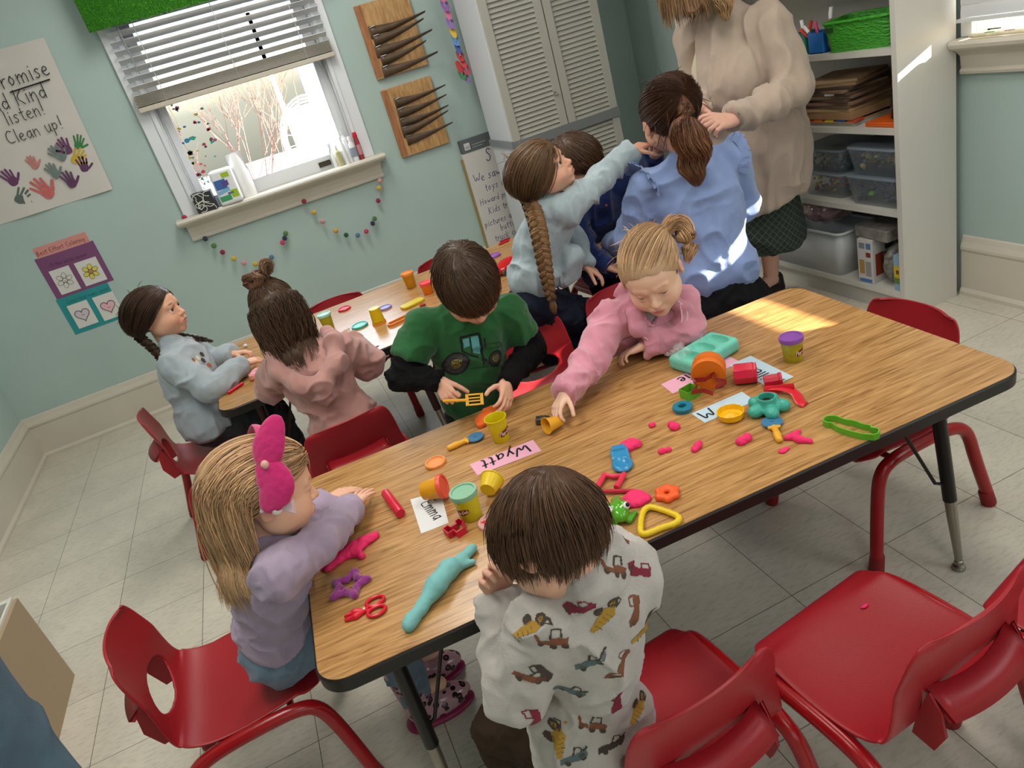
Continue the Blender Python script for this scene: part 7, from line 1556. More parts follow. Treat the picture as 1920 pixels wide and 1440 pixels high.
o = B().wallring([(p.x*1.15, p.y*1.15) for p in dp_], .0026, 0, .014).out('dinosaur_cutter', P_GRN, smooth=True); tag(o, 'lime green long animal cookie cutter overhanging the front table edge', 'cutter'); at(o, .902, 1.028, T, -64)
# aqua ice tray with plastic bag
o = thing('aqua_tray', 'aqua three hollow foam tray with a clear plastic bag on it', 'tray', (.905, 1.522, T), math.radians(12))
S = SDF(); S.box((0, 0, .020), (.084, .050, .020), None, .01, 1, .014)
for cx in (-.050, 0, .050): S.ell((cx, 0, .042), (.021, .037, .026), None, .003, -1)
V, Q = S.mesh(.0022); np_mesh('tray_body', V, Q, P_AQUA, o)
M_FILM = mat('clear_film', 'f4f8fa', rough=.08, alpha=.13)
bb = B(); n = 14; vs = []; fs = []; rn = random.Random(3)
for i in range(n):
    for j in range(n):
        x = -.088+.050*i/(n-1); y = -.005+.050*j/(n-1); vs.append((x+rn.uniform(-.004, .004), y+rn.uniform(-.004, .004), 0.041+.030*abs(math.sin(i*.9+j*.4))*math.sin(math.pi*i/(n-1))*math.sin(math.pi*j/(n-1))+rn.uniform(0, .010)))
for i in range(n-1):
    for j in range(n-1): fs.append((i*n+j, (i+1)*n+j, (i+1)*n+j+1, i*n+j+1))
o_ = link_mesh('plastic_bag', vs, fs, M_FILM, None, False); tag(o_, 'crumpled clear plastic bag lying on the aqua tray', 'bag'); o_.location = (.905, 1.522, T); o_.rotation_euler = (0, 0, math.radians(12))
# orange roller + pink reel
o = thing('orange_drum', 'big orange toy drum standing on its edge in the toy heap', 'toy drum', (.838, 1.402, T+.0405), (math.radians(90), 0, math.radians(-38)))
B().lathe([(.0001, -.022), (.032, -.022), (.034, -.025), (.039, -.025), (.0405, -.022), (.0405, .0), (.037, .002), (.037, .006), (.0405, .008), (.0405, .022), (.039, .025), (.0001, .025)], 36, cap=False).out('drum', mat('deep_orange_plastic', 'de6f12', rough=.5, bump=.3, bscale=200), o, smooth=True)
o = thing('crimson_reel', 'ribbed crimson toy barrel against the orange drum', 'toy barrel', (.900, 1.345, T+.026), (math.radians(90), 0, math.radians(52)))
B().lathe([(.0001, -.026), (.025, -.026), (.026, -.023), (.026, .019), (.024, .020), (.024, .022), (.026, .026), (.023, .026), (.020, .018), (.0001, .018)], 8, cap=False).out('barrel', P_CRIM, o, bevel=.001)
o = thing('crimson_spool', 'crimson toy spool lying beside the Miller card', 'toy spool', (.930, 1.285, T+.016), (0, math.radians(90), math.radians(-30)))
B().lathe([(.0001, -.020), (.014, -.020), (.014, .012), (.016, .014), (.016, .020), (.0001, .020)], 10, cap=False).out('spool', plastic('deep_crimson_plastic', 'b81833', .3), o)
o = B().wallring([(.026*math.cos(t)*1.0, .026*math.sin(t)*.9) for t in [math.radians(45+90*i) for i in range(4)]], .0018, 0, .024).out('green_square_cutter', P_GRN); tag(o, 'lime green square cutter beside the teal ring', 'cutter'); at(o, .772, 1.392, T, 8)
o = B().wallring([(1.15*x, .8*y) for x, y in starpoly(.040, .022, 5, 50)], .0012, .014, .030).out('star_cutter', mat('clear_red_plastic', 'd9433e', rough=.1, trans=.6)); tag(o, 'translucent red star cutter leaning on the orange drum', 'cutter'); o.location = (.805, 1.366, T+.012); o.rotation_euler = (math.radians(20), 0, math.radians(-10))
o = B().lathe([(.0095, .0), (.0215, .0), (.0225, .002), (.0240, .011), (.0225, .013), (.0100, .013), (.0092, .011), (.0095, 0)], 36, cap=False).out('teal_ring', plastic('deep_teal_plastic', '16748c', .35), smooth=True); tag(o, 'deep teal ring with a round hole left of the M card', 'toy ring'); at(o, .724, 1.352)
o = thing('yellow_mould', 'yellow shell shaped toy dish beside the aqua flower mould', 'toy dish', (.780, 1.243, T), math.radians(-20))
B().lathe([(.0001, .0), (.024, .0), (.0285, .004), (.031, .018), (.0292, .018), (.0265, .007), (.018, .005), (.010, .010), (.0001, .013)], 12, cap=False).out('dish', plastic('golden_plastic', 'edb50e', .35), o, smooth=True)
o = thing('aqua_flower_mould', 'large aqua flower shaped toy mould with a round mouth', 'toy mould', (.850, 1.205, T), math.radians(15))
S = SDF()
for k_ in range(5):
    a = math.radians(72*k_+18); S.ell((.030*math.cos(a), .030*math.sin(a), .014), (.0185, .0155, .0145), np.array([[math.cos(a), math.sin(a), 0], [-math.sin(a), math.cos(a), 0], [0, 0, 1]]), .010)
S.cap((0, 0, .010), (0, 0, .034), .0215, .0205, .006); S.cap((0, 0, .030), (0, 0, .060), .0170, .0170, .001, -1); S.box((0, 0, .052), (.05, .05, .012), None, .001, -1, .001); S.box((0, 0, -.02), (.2, .2, .0203), None, .001, -1, .001); V, Q = S.mesh(.0019); np_mesh('mould_body', V, Q, P_TEAL, o)
B().lathe([(.0001, .0305), (.009, .0305), (.009, .0312), (.0001, .0312)], 20, cap=False).out('hole_shade_disc', mat('hole_shade', '0c1210', rough=.9), o)  # black disc painted as the shade inside the mould's mouth
o = thing('red_strip_cutter', 'red folded plastic cutter strip behind the aqua flower mould', 'cutter', (.920, 1.215, T), math.radians(0)); B().tube(smoothpts([(-.020, .060, .012), (0, .030, .016), (.012, -.005, .012), (-.006, -.038, .006), (-.002, -.050, .004)], 2), .011, 8, flat=.28, up=(0, 0, 1)).out('strip', P_RED, o, smooth=True); B().tube(smoothpts([(-.030, .052, .008), (-.004, .034, .014), (.016, .004, .020)], 2), .009, 8, flat=.2, up=(1, 0, 0)).out('flap', P_RED, o, smooth=True)
# dough and tool of the boy in green
S = SDF(); S.ell((0, 0, .012), (.030, .020, .016), None, .01); S.ell((.022, .016, .014), (.024, .014, .012), None, .008); S.ell((-.016, -.012, .008), (.016, .012, .011), None, .006); S.cap((.01, .018, .02), (.045, .022, .016), .010, .008, .006)
dough('orange dough heap beside the boy in green, behind the yellow cup', S, D_ORG, .0022, .005, 75, x=.335, y=1.688, seed=14)
o = thing('toy_spatula', 'amber slotted toy spatula held by the boy in green', 'spatula', (.320, 1.683, .630))
ux = _n(A(.93, -.30, -.20)); uz = _n(A(-.08, -.62, .78)); uy = np.cross(uz, ux); uz = np.cross(ux, uy); bd = Matrix([(ux[i], uy[i], uz[i], 0) for i in range(3)]+[(0, 0, 0, 1)]); bb = B()
for x0, x1, y0, y1 in ((-.018, .020, -.0165, -.0125), (-.018, .020, -.0055, -.0025), (-.018, .020, .0030, .0060), (-.018, .020, .0125, .0165), (-.022, -.014, -.0165, .0165), (.016, .024, -.0165, .0165)): bb.box(x0, x1, y0, y1, -.0012, .0012, M=bd)
bb.out('blade', P_AMB, o); B().tube([bd @ Vector((-.020, 0, 0)), bd @ Vector((-.045, 0, .003)), bd @ Vector((-.080, 0, .008))], .0042, 8).out('handle', P_AMB, o, smooth=True)
o = thing('dark_foil_packet', 'small dark shiny packet in the toddler fingers', 'packet', (.447, 1.560, T)); S = SDF(); S.box((0, 0, .010), (.018, .010, .009), np.array([[.8, -.6, 0], [.6, .8, 0], [0, 0, 1]]), .004, 1, .003); V, Q = S.mesh(.002); V = V+vnormals(V, Q)*(vnoise(V, 160, 3)*.004)[:, None]; np_mesh('foil', V, Q, mat('dark_foil', '5a565c', rough=.2, metal=.6), o)

# ================================================================ THINGS ON THE FAR TABLE
M_OLIVE = mat('olive_yellow_plastic', 'a8a31c', rough=.35, sss=.05); 
o = cup('dough_cup', 'olive yellow dough cup with a mint rim beside the topknot girl', .021, .027, .066, M_OLIVE, plastic('pale_mint_plastic', '9fd0bd', .35), False); at(o, .088, 2.985)
o = cup('dough_cup', 'yellow dough cup upside down on an orange lid in the middle of the far table', .0255, .0215, .060, mat('golden_yellow_cup', 'd8b80e', rough=.35, sss=.05), None, False); at(o, .270, 2.812, T+.009)
disc_lid('cup_lid', 'orange lid under the upturned yellow cup on the far table', .0275, plastic('bright_orange_plastic', 'ee9520', .3), .270, 2.812, up=False)
o = cup('dough_cup', 'amber dough cup with an orange lid near the window edge of the far table', .021, .0265, .068, mat('amber_cup', 'c98f14', rough=.35, var=.1, vscale=60), plastic('light_orange_plastic', 'ee8f38', .3), False); at(o, .487, 3.120)
o = cup('dough_cup', 'orange dough cup with a coral red lid beside the boy in green', .021, .0265, .050, mat('vivid_orange_cup', 'ee7f14', rough=.35), plastic('coral_lid_plastic', 'f0525a', .3), False); at(o, .520, 2.945)
disc_lid('cup_lid', 'crimson cup lid near the window edge of the far table', .028, P_CRIM, .184, 3.165); disc_lid('cup_lid', 'turquoise oval lid in front of the upturned yellow cup', .033, plastic('turquoise_plastic', '38b5a5', .3), .198, 2.862)
disc_lid('cup_lid', 'lilac cup lid behind the upturned yellow cup', .027, plastic('lilac_plastic', '8c86c9', .3), .330, 2.965); disc_lid('cup_lid', 'purple ring lid near the braided girl on the far table', .028, plastic('violet_plastic', '9a5ab8', .35), .888, 3.110)
o = B().prism(rrect(.105, .052, .020, 6), 0, .010, bev=.002).out('lid_dish', mat('lemon_plastic', 'e9d227', rough=.25, trans=.15), smooth=True); tag(o, 'lemon yellow oval dish left of the red lidded cup', 'dish'); at(o, .430, 2.880, T, 14)
o = B().wallring(rrect(.100, .040, .015, 6), .005, 0, .010).out('frame_cutter', P_ORG, smooth=True); tag(o, 'orange rounded frame cutter lying in front of the lemon dish', 'cutter'); at(o, .338, 2.735, T, 12)
o = B().prism([(-.012, -.010), (.014, -.008), (.010, .012), (-.008, .014)], 0, .008, bev=.002).out('dough_bit', mat('brick_red_dough', 'a33428', rough=.8)); tag(o, 'brick red dough bit beside the lemon dish', 'dough'); at(o, .455, 2.815)
o = B().prism([(-.014, -.006), (.012, -.008), (.014, .006), (-.010, .010)], 0, .007, bev=.002).out('dough_bit', mat('blue_dough', '4a86b8', rough=.8)); tag(o, 'blue dough bit beside the brick red one', 'dough'); at(o, .425, 2.780)
o = thing('toy_car_body', 'large glossy red toy shell in front of the braided girl', 'toy', (.850, 2.840, T), math.radians(18)); S = SDF(); S.ell((0, 0, .020), (.085, .042, .026), None, .01); S.ell((.012, 0, .034), (.050, .030, .020), None, .012); S.box((0, 0, -.02), (.3, .3, .0205), None, .001, -1, .001); V, Q = S.mesh(.0032); np_mesh('shell', V, Q, plastic('glossy_red', 'c8141c', .12, coat=.6), o)
for wx in (-.045, .045):
    for sg in (-1, 1): B().lathe([(.0001, -.005), (.012, -.005), (.012, .005), (.0001, .005)], 14, M=Matrix.Translation((wx, sg*.038, .012)) @ Matrix.Rotation(math.radians(90), 4, 'X'), cap=False).out('wheel', mat('grey_rubber', '55524e', rough=.6), o)
o = B().sphere((0, 0, .012), .012, 14).out('grey_ball', mat('grey_clay', '7d7a72', rough=.7), smooth=True); tag(o, 'small grey ball beside the red toy shell', 'ball'); at(o, .905, 2.770)
o = B().tube([(-.028, 0, .005), (.028, 0, .005)], .005, 8).out('red_crayon', P_RED, smooth=True); tag(o, 'red crayon at the far right corner of the far table', 'crayon'); at(o, .990, 3.255, T, 10)
o = thing('dough_shell', 'pink and orange shell shaped dough cake before the braided girl in grey blue', 'dough', (-.222, 2.735, T), math.radians(40)); S = SDF(); S.ell((0, 0, .010), (.040, .028, .018), None, .006); S.box((0, 0, -.02), (.2, .2, .0205), None, .001, -1, .001); V, Q = S.mesh(.0024); np_mesh('shell_base', V, Q, mat('peach_plastic', 'dd8f6a', rough=.4), o)
S = SDF(); S.ell((-.004, 0, .020), (.034, .022, .012), None, .004); V, Q = S.mesh(.002); V = V+vnormals(V, Q)*(vnoise(V, 150, 3)*.004)[:, None]; np_mesh('shell_top', V, Q, mat('baby_pink_dough', 'e99aa5', rough=.6, var=.3, vscale=150), o)
o = thing('dough_shell', 'small orange dough cake beside the pink shell at the far table', 'dough', (-.195, 2.800, T)); S = SDF(); S.ell((0, 0, .008), (.026, .020, .014), None, .004); S.box((0, 0, -.02), (.2, .2, .0205), None, .001, -1, .001); V, Q = S.mesh(.0022); np_mesh('cake', V, Q, mat('apricot_dough', 'e08a4e', rough=.6, var=.3, vscale=120), o)
o = thing('red_marker', 'red marker pen at the left end of the far table', 'marker', (-.312, 2.690, T+.006), math.radians(38)); B().tube([(-.034, 0, 0), (.020, 0, 0)], .0058, 12).out('barrel', P_RED, o, smooth=True); B().tube([(.020, 0, 0), (.036, 0, 0)], .0064, 12).out('cap', P_CRIM, o, smooth=True)
o = B().sphere((0, 0, .008), (.010, .008, .008), 12).out('white_bead', mat('pearl_white', 'd8d8d4', rough=.2), smooth=True); tag(o, 'small shiny white bead at the back of the far table', 'bead'); at(o, -.255, 3.160)
o = thing('toy_lollipop', 'red and pink toy lollipop beside the hoodie girl arm', 'toy', (.150, 2.755, T)); B().lathe([(.0001, .003), (.018, .003), (.021, .008), (.018, .013), (.0001, .014)], 24, cap=False).out('disc', P_RED, o, smooth=True); B().tube([(-.018, .0, .008), (-.052, -.006, .006)], .0042, 8).out('stick', plastic('pink_stick', 'e07aa0', .4), o, smooth=True)
o = B().prism([(-.008, -.006), (.010, -.004), (.012, .010), (-.004, .012)], 0, .012, bev=.002).out('dough_bit', D_ORG); tag(o, 'orange dough bit behind the toy lollipop', 'dough'); at(o, .158, 2.800)
o = B().prism([(-.012, -.008), (.012, .002), (-.010, .010)], 0, .003).out('paper_triangle', P_CRIM); tag(o, 'tiny red triangle near the front edge of the far table', 'paper scrap'); at(o, .203, 2.560)
o = B().tube([(-.06, -.03, .004), (.04, .01, .004)], .0022, 6).out('craft_stick', mat('birch_stick', 'd9b98c', rough=.6)); tag(o, 'thin birch craft stick beside the mint rimmed cup', 'stick'); at(o, .118, 2.868)
o = thing('purple_toy', 'small dark violet toy beside the long braid on the far table', 'toy', (1.02, 3.02, T)); S = SDF(); S.ell((0, 0, .015), (.018, .014, .018), None, .004); S.cap((0, 0, .02), (-.02, .005, .045), .006, .004, .004); V, Q = S.mesh(.0025); np_mesh('toy_body', V, Q, plastic('dark_violet_plastic', '3f2c66', .4), o)

# ================================================================ ON THE WINDOW SILL
ZS = .986
o = thing('patterned_box', 'black box with white squiggles at the left end of the window sill', 'box', (-.225, 4.385, ZS), math.radians(-8)); B().box(-.052, .052, -.03, .03, 0, .105).out('box_body', mat('charcoal_card', '2d2e33', rough=.6), o, bevel=.002)
bb = B(); rn = random.Random(11)
for k_ in range(9):
    x, z = rn.uniform(-.04, .04), rn.uniform(.015, .09); a = rn.uniform(0, 6); pts = []
    for i in range(7): pts.append((max(-.049, min(.049, x)), -.0312, max(.004, min(.101, z)))); a += rn.uniform(-1.2, 1.4); x += .017*math.cos(a); z += .017*math.sin(a)
    bb.tube(smoothpts(pts, 2), .0020, 5)
bb.out('squiggle', mat('chalk_white_line', 'd8d8cc', rough=.6), o)
o = thing('wipes_tub', 'white tub of wipes with blue, green and lime label on the window sill', 'tub', (-.090, 4.375, ZS), math.radians(-6)); S = SDF(); S.box((0, 0, .092), (.060, .040, .092), None, .01, 1, .014); V, Q = S.mesh(.004); np_mesh('tub_body', V, Q, mat('white_tub_plastic', 'e6e8ea', rough=.35), o)
def patch(par, x0, x1, z0, z1, y, m, nm='label_patch', sl=0.0): B().add([(x0, y, z0), (x1, y, z0+sl), (x1, y, z1+sl), (x0, y, z1), (x0, y+.001, z0), (x1, y+.001, z0+sl), (x1, y+.001, z1+sl), (x0, y+.001, z1)], [(0, 1, 2, 3), (7, 6, 5, 4), (0, 4, 5, 1), (3, 2, 6, 7), (0, 3, 7, 4), (1, 5, 6, 2)]).out(nm, m, par)
patch(o, -.050, .010, .085, .135, -.0412, mat('label_blue', '3f66a8', rough=.4)); patch(o, -.050, .016, .058, .078, -.0412, mat('label_sky', '7fb2d8', rough=.4), sl=.012); patch(o, -.050, .010, .022, .050, -.0412, mat('label_green', '3f9a6a', rough=.4)); patch(o, .014, .052, .030, .070, -.0414, mat('label_lime', '9fbf2e', rough=.4)); patch(o, .0, .040, .140, .165, -.0412, mat('label_lime', '9fbf2e', rough=.4)); patch(o, -.012, .022, .095, .122, -.0422, mat('label_violet', '5a4a8c', rough=.4), sl=.004); patch(o, -.002, .030, .052, .062, -.0422, mat('label_slate', '5a6a78', rough=.4))
o = thing('white_canister', 'tall white canister behind the tub of wipes', 'canister', (.005, 4.435, ZS)); B().lathe([(.0001, 0), (.044, 0), (.045, .004), (.045, .235), (.042, .240), (.0001, .242)], 28, cap=False).out('canister_body', mat('white_paper_roll', 'e2e2e0', rough=.7), o, smooth=True)
o = thing('glass_bottle', 'clear glass spray bottle behind the patterned box', 'bottle', (-.175, 4.43, ZS)); B().lathe([(.0001, 0), (.026, 0), (.028, .004), (.028, .10), (.012, .135), (.011, .165), (.0001, .166)], 20, cap=False).out('bottle_body', mat('pale_glass', 'd5e2e6', rough=.08, trans=.7, ior=1.2), o, smooth=True)
def bottle(label, x, y, r, h, m, capm, nk=.4, lab=None):
    o = thing('bottle', label, 'bottle', (x, y, ZS), group='bottles at the right end of the sill'); B().lathe([(.0001, 0), (r-.001, 0), (r, .003), (r, h*.68), (r*nk, h*.80), (r*nk, h*.84), (.0001, h*.84)], 20, cap=False).out('bottle_body', m, o, smooth=True); B().lathe([(.0001, h*.84), (r*nk*1.25, h*.84), (r*nk*1.1, h), (.0001, h)], 14, cap=False).out('bottle_cap', capm, o, smooth=True)
    if lab: B().lathe([(r+.0006, h*.18), (r+.0006, h*.55)], 20, cap=False).out('bottle_label', lab, o, smooth=True)
M_WB = mat('white_bottle_plastic', 'e4e6e8', rough=.3)
bottle('olive tinted bottle with a white cap, leftmost at the right end of the sill', .540, 4.40, .018, .115, mat('olive_liquid', 'b9b48a', rough=.15), M_WB); bottle('slim all white bottle at the right end of the sill', .575, 4.385, .012, .150, M_WB, M_WB, .5); bottle('white pump bottle behind the slim ones at the right end of the sill', .600, 4.43, .024, .190, M_WB, M_WB, .3)
bottle('white bottle with grey label beside the red bottle on the sill', .628, 4.395, .017, .140, M_WB, M_WB, .6, mat('grey_label', '8d97a8', rough=.4)); bottle('red topped bottle standing at the window frame on the sill', .663, 4.40, .014, .150, mat('ruby_plastic', 'a3343c', rough=.3), P_RED, .8, mat('rose_label', 'c98a8e', rough=.4)); bottle('small frosted bottle behind the olive tinted one on the sill', .515, 4.44, .016, .13, mat('frosted_plastic', 'd5d9da', rough=.3), M_WB, .5)

# ================================================================ IN THE BOOKCASE
ZA, ZB, ZC_, ZD = 1.0255, .7505, .4405, .1055
o = thing('green_basket', 'bright green woven plastic basket on the second shelf of the bookcase', 'basket', (2.262, 2.300, ZA), math.radians(97))
M_BASK = bpy.data.materials.new('green_woven_plastic'); M_BASK.use_nodes = True; t_ = M_BASK.node_tree; b_ = t_.nodes['Principled BSDF']; b_.inputs['Base Color'].default_value = (*srgb('3d9a2a'), 1); b_.inputs['Roughness'].default_value = .45
wv = t_.nodes.new('ShaderNodeTexVoronoi'); wv.inputs['Scale'].default_value = 110; mp_ = t_.nodes.new('ShaderNodeMapping'); mp_.inputs['Scale'].default_value = (.6, .6, 1.5); tc_ = t_.nodes.new('ShaderNodeTexCoord'); t_.links.new(tc_.outputs['Object'], mp_.inputs[0]); t_.links.new(mp_.outputs[0], wv.inputs[0]); bp_ = t_.nodes.new('ShaderNodeBump'); bp_.inputs['Strength'].default_value = 1; bp_.inputs['Distance'].default_value = .004; t_.links.new(wv.outputs[0], bp_.inputs['Height']); t_.links.new(bp_.outputs[0], b_.inputs['Normal'])
bb = B(); a_, b2 = rrect(.27, .135, .03, 6), rrect(.300, .165, .035, 6); n = len(a_); vs = [(x, y, 0) for x, y in a_]+[(x, y, .105) for x, y in b2]+[(x*.96, y*.94, .105) for x, y in b2]+[(x*.96, y*.94, .004) for x, y in a_]; bb.add(vs, [(j*n+i, j*n+(i+1) % n, (j+1)*n+(i+1) % n, (j+1)*n+i) for j in range(3) for i in range(n)]+[tuple(range(n))[::-1], tuple(range(3*n, 4*n))]); bb.out('basket_body', M_BASK, o)
B().tube([(x*1.005, y*1.005, .105) for x, y in b2], .006, 8, closed=True).out('basket_rim', M_BASK, o, smooth=True); B().box(.095, .130, .074, .0838, .075, .090).out('grip_hole_shade', mat('basket_shadow', '17400f', rough=.9), o)  # dark block painted as the shade in the basket's hand hole
o = thing('blue_bin', 'blue plastic pencil bin left of the green basket', 'bin', (2.235, 2.510, ZA)); bb = B(); bb.wallring(rrect(.075, .085, .008, 3), .002, 0, .075).prism(rrect(.075, .085, .008, 3), 0, .003); bb.out('bin_body', plastic('royal_blue_plastic', '1f6cb8', .3), o)
o = thing('teal_bin', 'dark green pencil bin beside the blue one', 'bin', (2.240, 2.600, ZA)); bb = B(); bb.wallring(rrect(.070, .070, .008, 3), .002, 0, .080).prism(rrect(.070, .070, .008, 3), 0, .003); bb.out('bin_body', plastic('deep_green_plastic', '186a50', .3), o)
mk = [('d24a3c', 2.222, 2.490, .09, -.02, .10), ('4b57b0', 2.228, 2.505, .10, -.03, .06), ('d8487f', 2.240, 2.530, .105, 0, .02), ('e8e8ec', 2.236, 2.480, .14, .01, -.01), ('c77a3c', 2.250, 2.515, .095, .01, 0), ('d36a98', 2.226, 2.455+.02, .15, .0, -.03), ('3c3f7a', 2.250, 2.490, .12, .01, 0), ('e8e8ec', 2.232, 2.595, .12, .0, .02), ('d24a3c', 2.246, 2.610, .11, .01, -.02)]
for i, (c_, x, y, h_, dx, dy) in enumerate(mk):
    o = thing('marker_pen', ['red marker leaning in the blue bin', 'blue violet marker leaning in the blue bin', 'pink marker upright in the blue bin', 'tall white marker in the blue bin', 'orange brown marker in the blue bin', 'tall pink and white striped marker in the blue bin', 'navy marker in the blue bin', 'white marker in the dark green bin', 'red marker in the dark green bin'][i], 'marker', (x, y, ZA+.004), 0, 'marker pens in the pencil bins')
    B().tube([(0, 0, 0), (dx*.75, dy*.75, h_*.75)], .0062, 10).out('pen_body', plastic('pen_'+c_, c_, .3), o, smooth=True); B().tube([(dx*.75, dy*.75, h_*.75), (dx, dy, h_)], .0070, 10).out('pen_cap', plastic('pen_cap_'+('f0' if i % 2 else c_), 'e9e9ee' if i % 2 else c_, .3), o, smooth=True)
def jar(label, x, y, z, r, h, m, capm, inner=None):
    o = thing('jar', label, 'jar', (x, y, z)); B().lathe([(.0001, 0), (r*.9, 0), (r, .006), (r, h*.8), (r*.75, h*.9), (r*.75, h), (.0001, h)], 24, cap=False).out('jar_glass', m, o, smooth=True); B().lathe([(.0001, h*.99), (r*.8, h*.99), (r*.8, h*1.1), (.0001, h*1.1)], 20, cap=False).out('jar_top', capm, o, smooth=True)
jar('glass jar of reddish beads behind the green basket', 2.345, 2.165, ZA, .035, .13, mat('bead_glass', '9a6a5a', rough=.15, var=.5, vscale=90), mat('clear_lid', 'c5cdd0', rough=.2))
jar('dark glass jar with a crimson cloth top on the third shelf', 2.262, 2.175, ZB+.018, .036, .115, mat('dark_bottle_glass', '2c2a22', rough=.08, var=.3, vscale=30), mat('crimson_cloth', 'a82444', rough=.9))
o = thing('orange_case', 'flat orange plastic case under the dark jar', 'case', (2.275, 2.200, ZB)); B().box(-.085, .085, -.070, .075, 0, .0175).out('case_body', plastic('burnt_orange_plastic', 'd9601e', .4), o, bevel=.003)
PZ = [('a5835c', .028, .27, 0), ('b99a70', .012, .24, .03), ('6f5a48', .012, .25, -.02), ('866b54', .012, .26, .05), ('5f4d40', .010, .24, -.05), ('7d6650', .012, .25, .08), ('5c4a3e', .010, .25, .02), ('8d7358', .010, .23, -.08), ('4f4238', .010, .24, .1), ('94795a', .012, .24, .16), ('a68a66', .010, .23, .22)]
z = ZB+.030; o = B().box(2.19, 2.40, 2.33, 2.60, ZB, ZB+.012).out('tray_puzzle', mat('pale_grey_board', 'a9a59c', rough=.5)); tag(o, 'thin grey board at the bottom of the puzzle stack', 'board')
o = thing('puzzle_board', 'red, blue and yellow puzzle board sticking out under the puzzle stack', 'puzzle', (2.215, 2.46, ZB+.0125)); B().box(-.030, .15, -.13, .15, 0, .004).out('puzzle_base', mat('puzzle_birch', 'b08a5c', rough=.6), o)
for i, (c_, x0) in enumerate((('c8452e', -.12), ('2f62b0', -.06), ('e0c02e', 0), ('d8721e', .06), ('b52c34', .10))): B().prism([(x0-.024, -.026), (x0+.020, -.028), (x0+.026, .018), (x0-.01, .026)], .004, .010, M=Matrix(((0, 1, 0, 0), (1, 0, 0, 0), (0, 0, 1, 0), (0, 0, 0, 1)))).out('puzzle_piece', mat('piece_'+c_, c_, rough=.5), o)
z = ZB+.024
for i, (c_, th, ln, a) in enumerate(PZ):
    o = thing('wooden_puzzle', ['thick pale wooden puzzle tray, lowest of the stack', 'thin pale wooden board, second from the bottom of the puzzle stack', 'dark brown puzzle board, third from the bottom of the stack', 'mid brown puzzle board, fourth from the bottom of the stack', 'very dark puzzle board, fifth from the bottom of the stack', 'brown puzzle board in the middle of the stack', 'dark puzzle board with a small white label', 'light brown puzzle board, fourth from the top of the stack', 'darkest puzzle board, third from the top of the stack', 'tan puzzle board askew, second from the top of the stack', 'pale tan puzzle board, topmost of the stack'][i], 'puzzle', (2.295, 2.475, z), a*1.2, 'wooden puzzles stacked on the third shelf')
    B().box(-.105, .105, -ln/2, ln/2, 0, th).out('board', mat('ply_'+c_, c_, rough=.6, var=.15, vscale=15), o, bevel=.001)
    if i == 6: B().box(-.1062, -.105, -.05, .0, .001, .009).out('white_label', mat('label_white', 'dcdcd8', rough=.5), o)
    z += th+.0008
M_TUB = mat('clear_storage_plastic', 'a9b4bd', rough=.15, alpha=.32); M_TLID = mat('frosted_lid_plastic', '8d99a3', rough=.25, alpha=.7)
def tub(label, x, y, z, lx, ly, h, rz, bits, seed, glab='plastic tubs of small toys'):
    o = thing('storage_tub', label, 'tub', (x, y, z), math.radians(rz), glab); a_, b2 = rrect(lx*.86, ly*.86, .03, 5), rrect(lx, ly, .035, 5); n = len(a_)
    vs = [(p, q, 0) for p, q in a_]+[(p, q, h) for p, q in b2]; link_mesh('tub_body', vs, [(i, (i+1) % n, (i+1) % n+n, i+n) for i in range(n)]+[tuple(range(n))[::-1]], M_TUB, o, True)
    B().prism(rrect(lx*1.03, ly*1.03, .036, 5), h, h+.010, bev=.003).out('tub_lid', M_TLID, o, smooth=True)
    rn = random.Random(seed); bb = {}
    for i in range(90):
        c_ = rn.choice(bits); S_ = bb.setdefault(c_, B()); r = rn.uniform(.008, .015); S_.sphere((rn.uniform(-lx*.38, lx*.38), rn.uniform(-ly*.38, ly*.38), .012+rn.uniform(0, h*.62)), (r, r*rn.uniform(.6, 1), r*rn.uniform(.5, 1)), 6)
    for c_, S_ in bb.items(): q = S_.out('small_toys', mat('bits_'+c_, c_, rough=.5), o); q['kind'] = 'stuff'
    return o
tub('clear tub of yellow, brown and grey bits, upper right on the fourth shelf', 2.290, 2.255, ZC_+.125, .21, .26, .095, 0, ['a9a04a', '9a6a3a', '6f7478', 'c8b26a', '7d3f2e'], 1)
tub('clear tub of green and navy bits, lower right on the fourth shelf', 2.290, 2.260, ZC_, .21, .28, .108, 0, ['6fae3c', '2b3560', '3f4a66', '394a4a', '55407a'], 2)
tub('clear tub of pale bits, upper left on the fourth shelf', 2.310, 2.560, ZC_+.110, .20, .26, .085, 0, ['b8a070', '6d7580', '585f68', '8a7a5a'], 3)
tub('clear tub of orange and yellow bits, lower left on the fourth shelf', 2.310, 2.560, ZC_, .20, .26, .095, 0, ['d86a3a', 'e0b03c', '6d7580', 'a85a4a'], 4)
o = thing('toy_bag', 'bulging clear bag of pink toys on top of the white bin', 'bag', (2.305, 2.640, ZD+.205)); S = SDF(); S.ell((0, 0, .045), (.095, .125, .060), None, .02); S.ell((0, .07, .035), (.06, .06, .045), None, .02); V, Q = S.mesh(.005); V = V+vnormals(V, Q)*(vnoise(V, 45, 5)*.020)[:, None]; np_mesh('bag_film', V, Q, mat('shiny_pink_film', '9c7c80', rough=.12, var=.5, vscale=22, coat=.6), o)
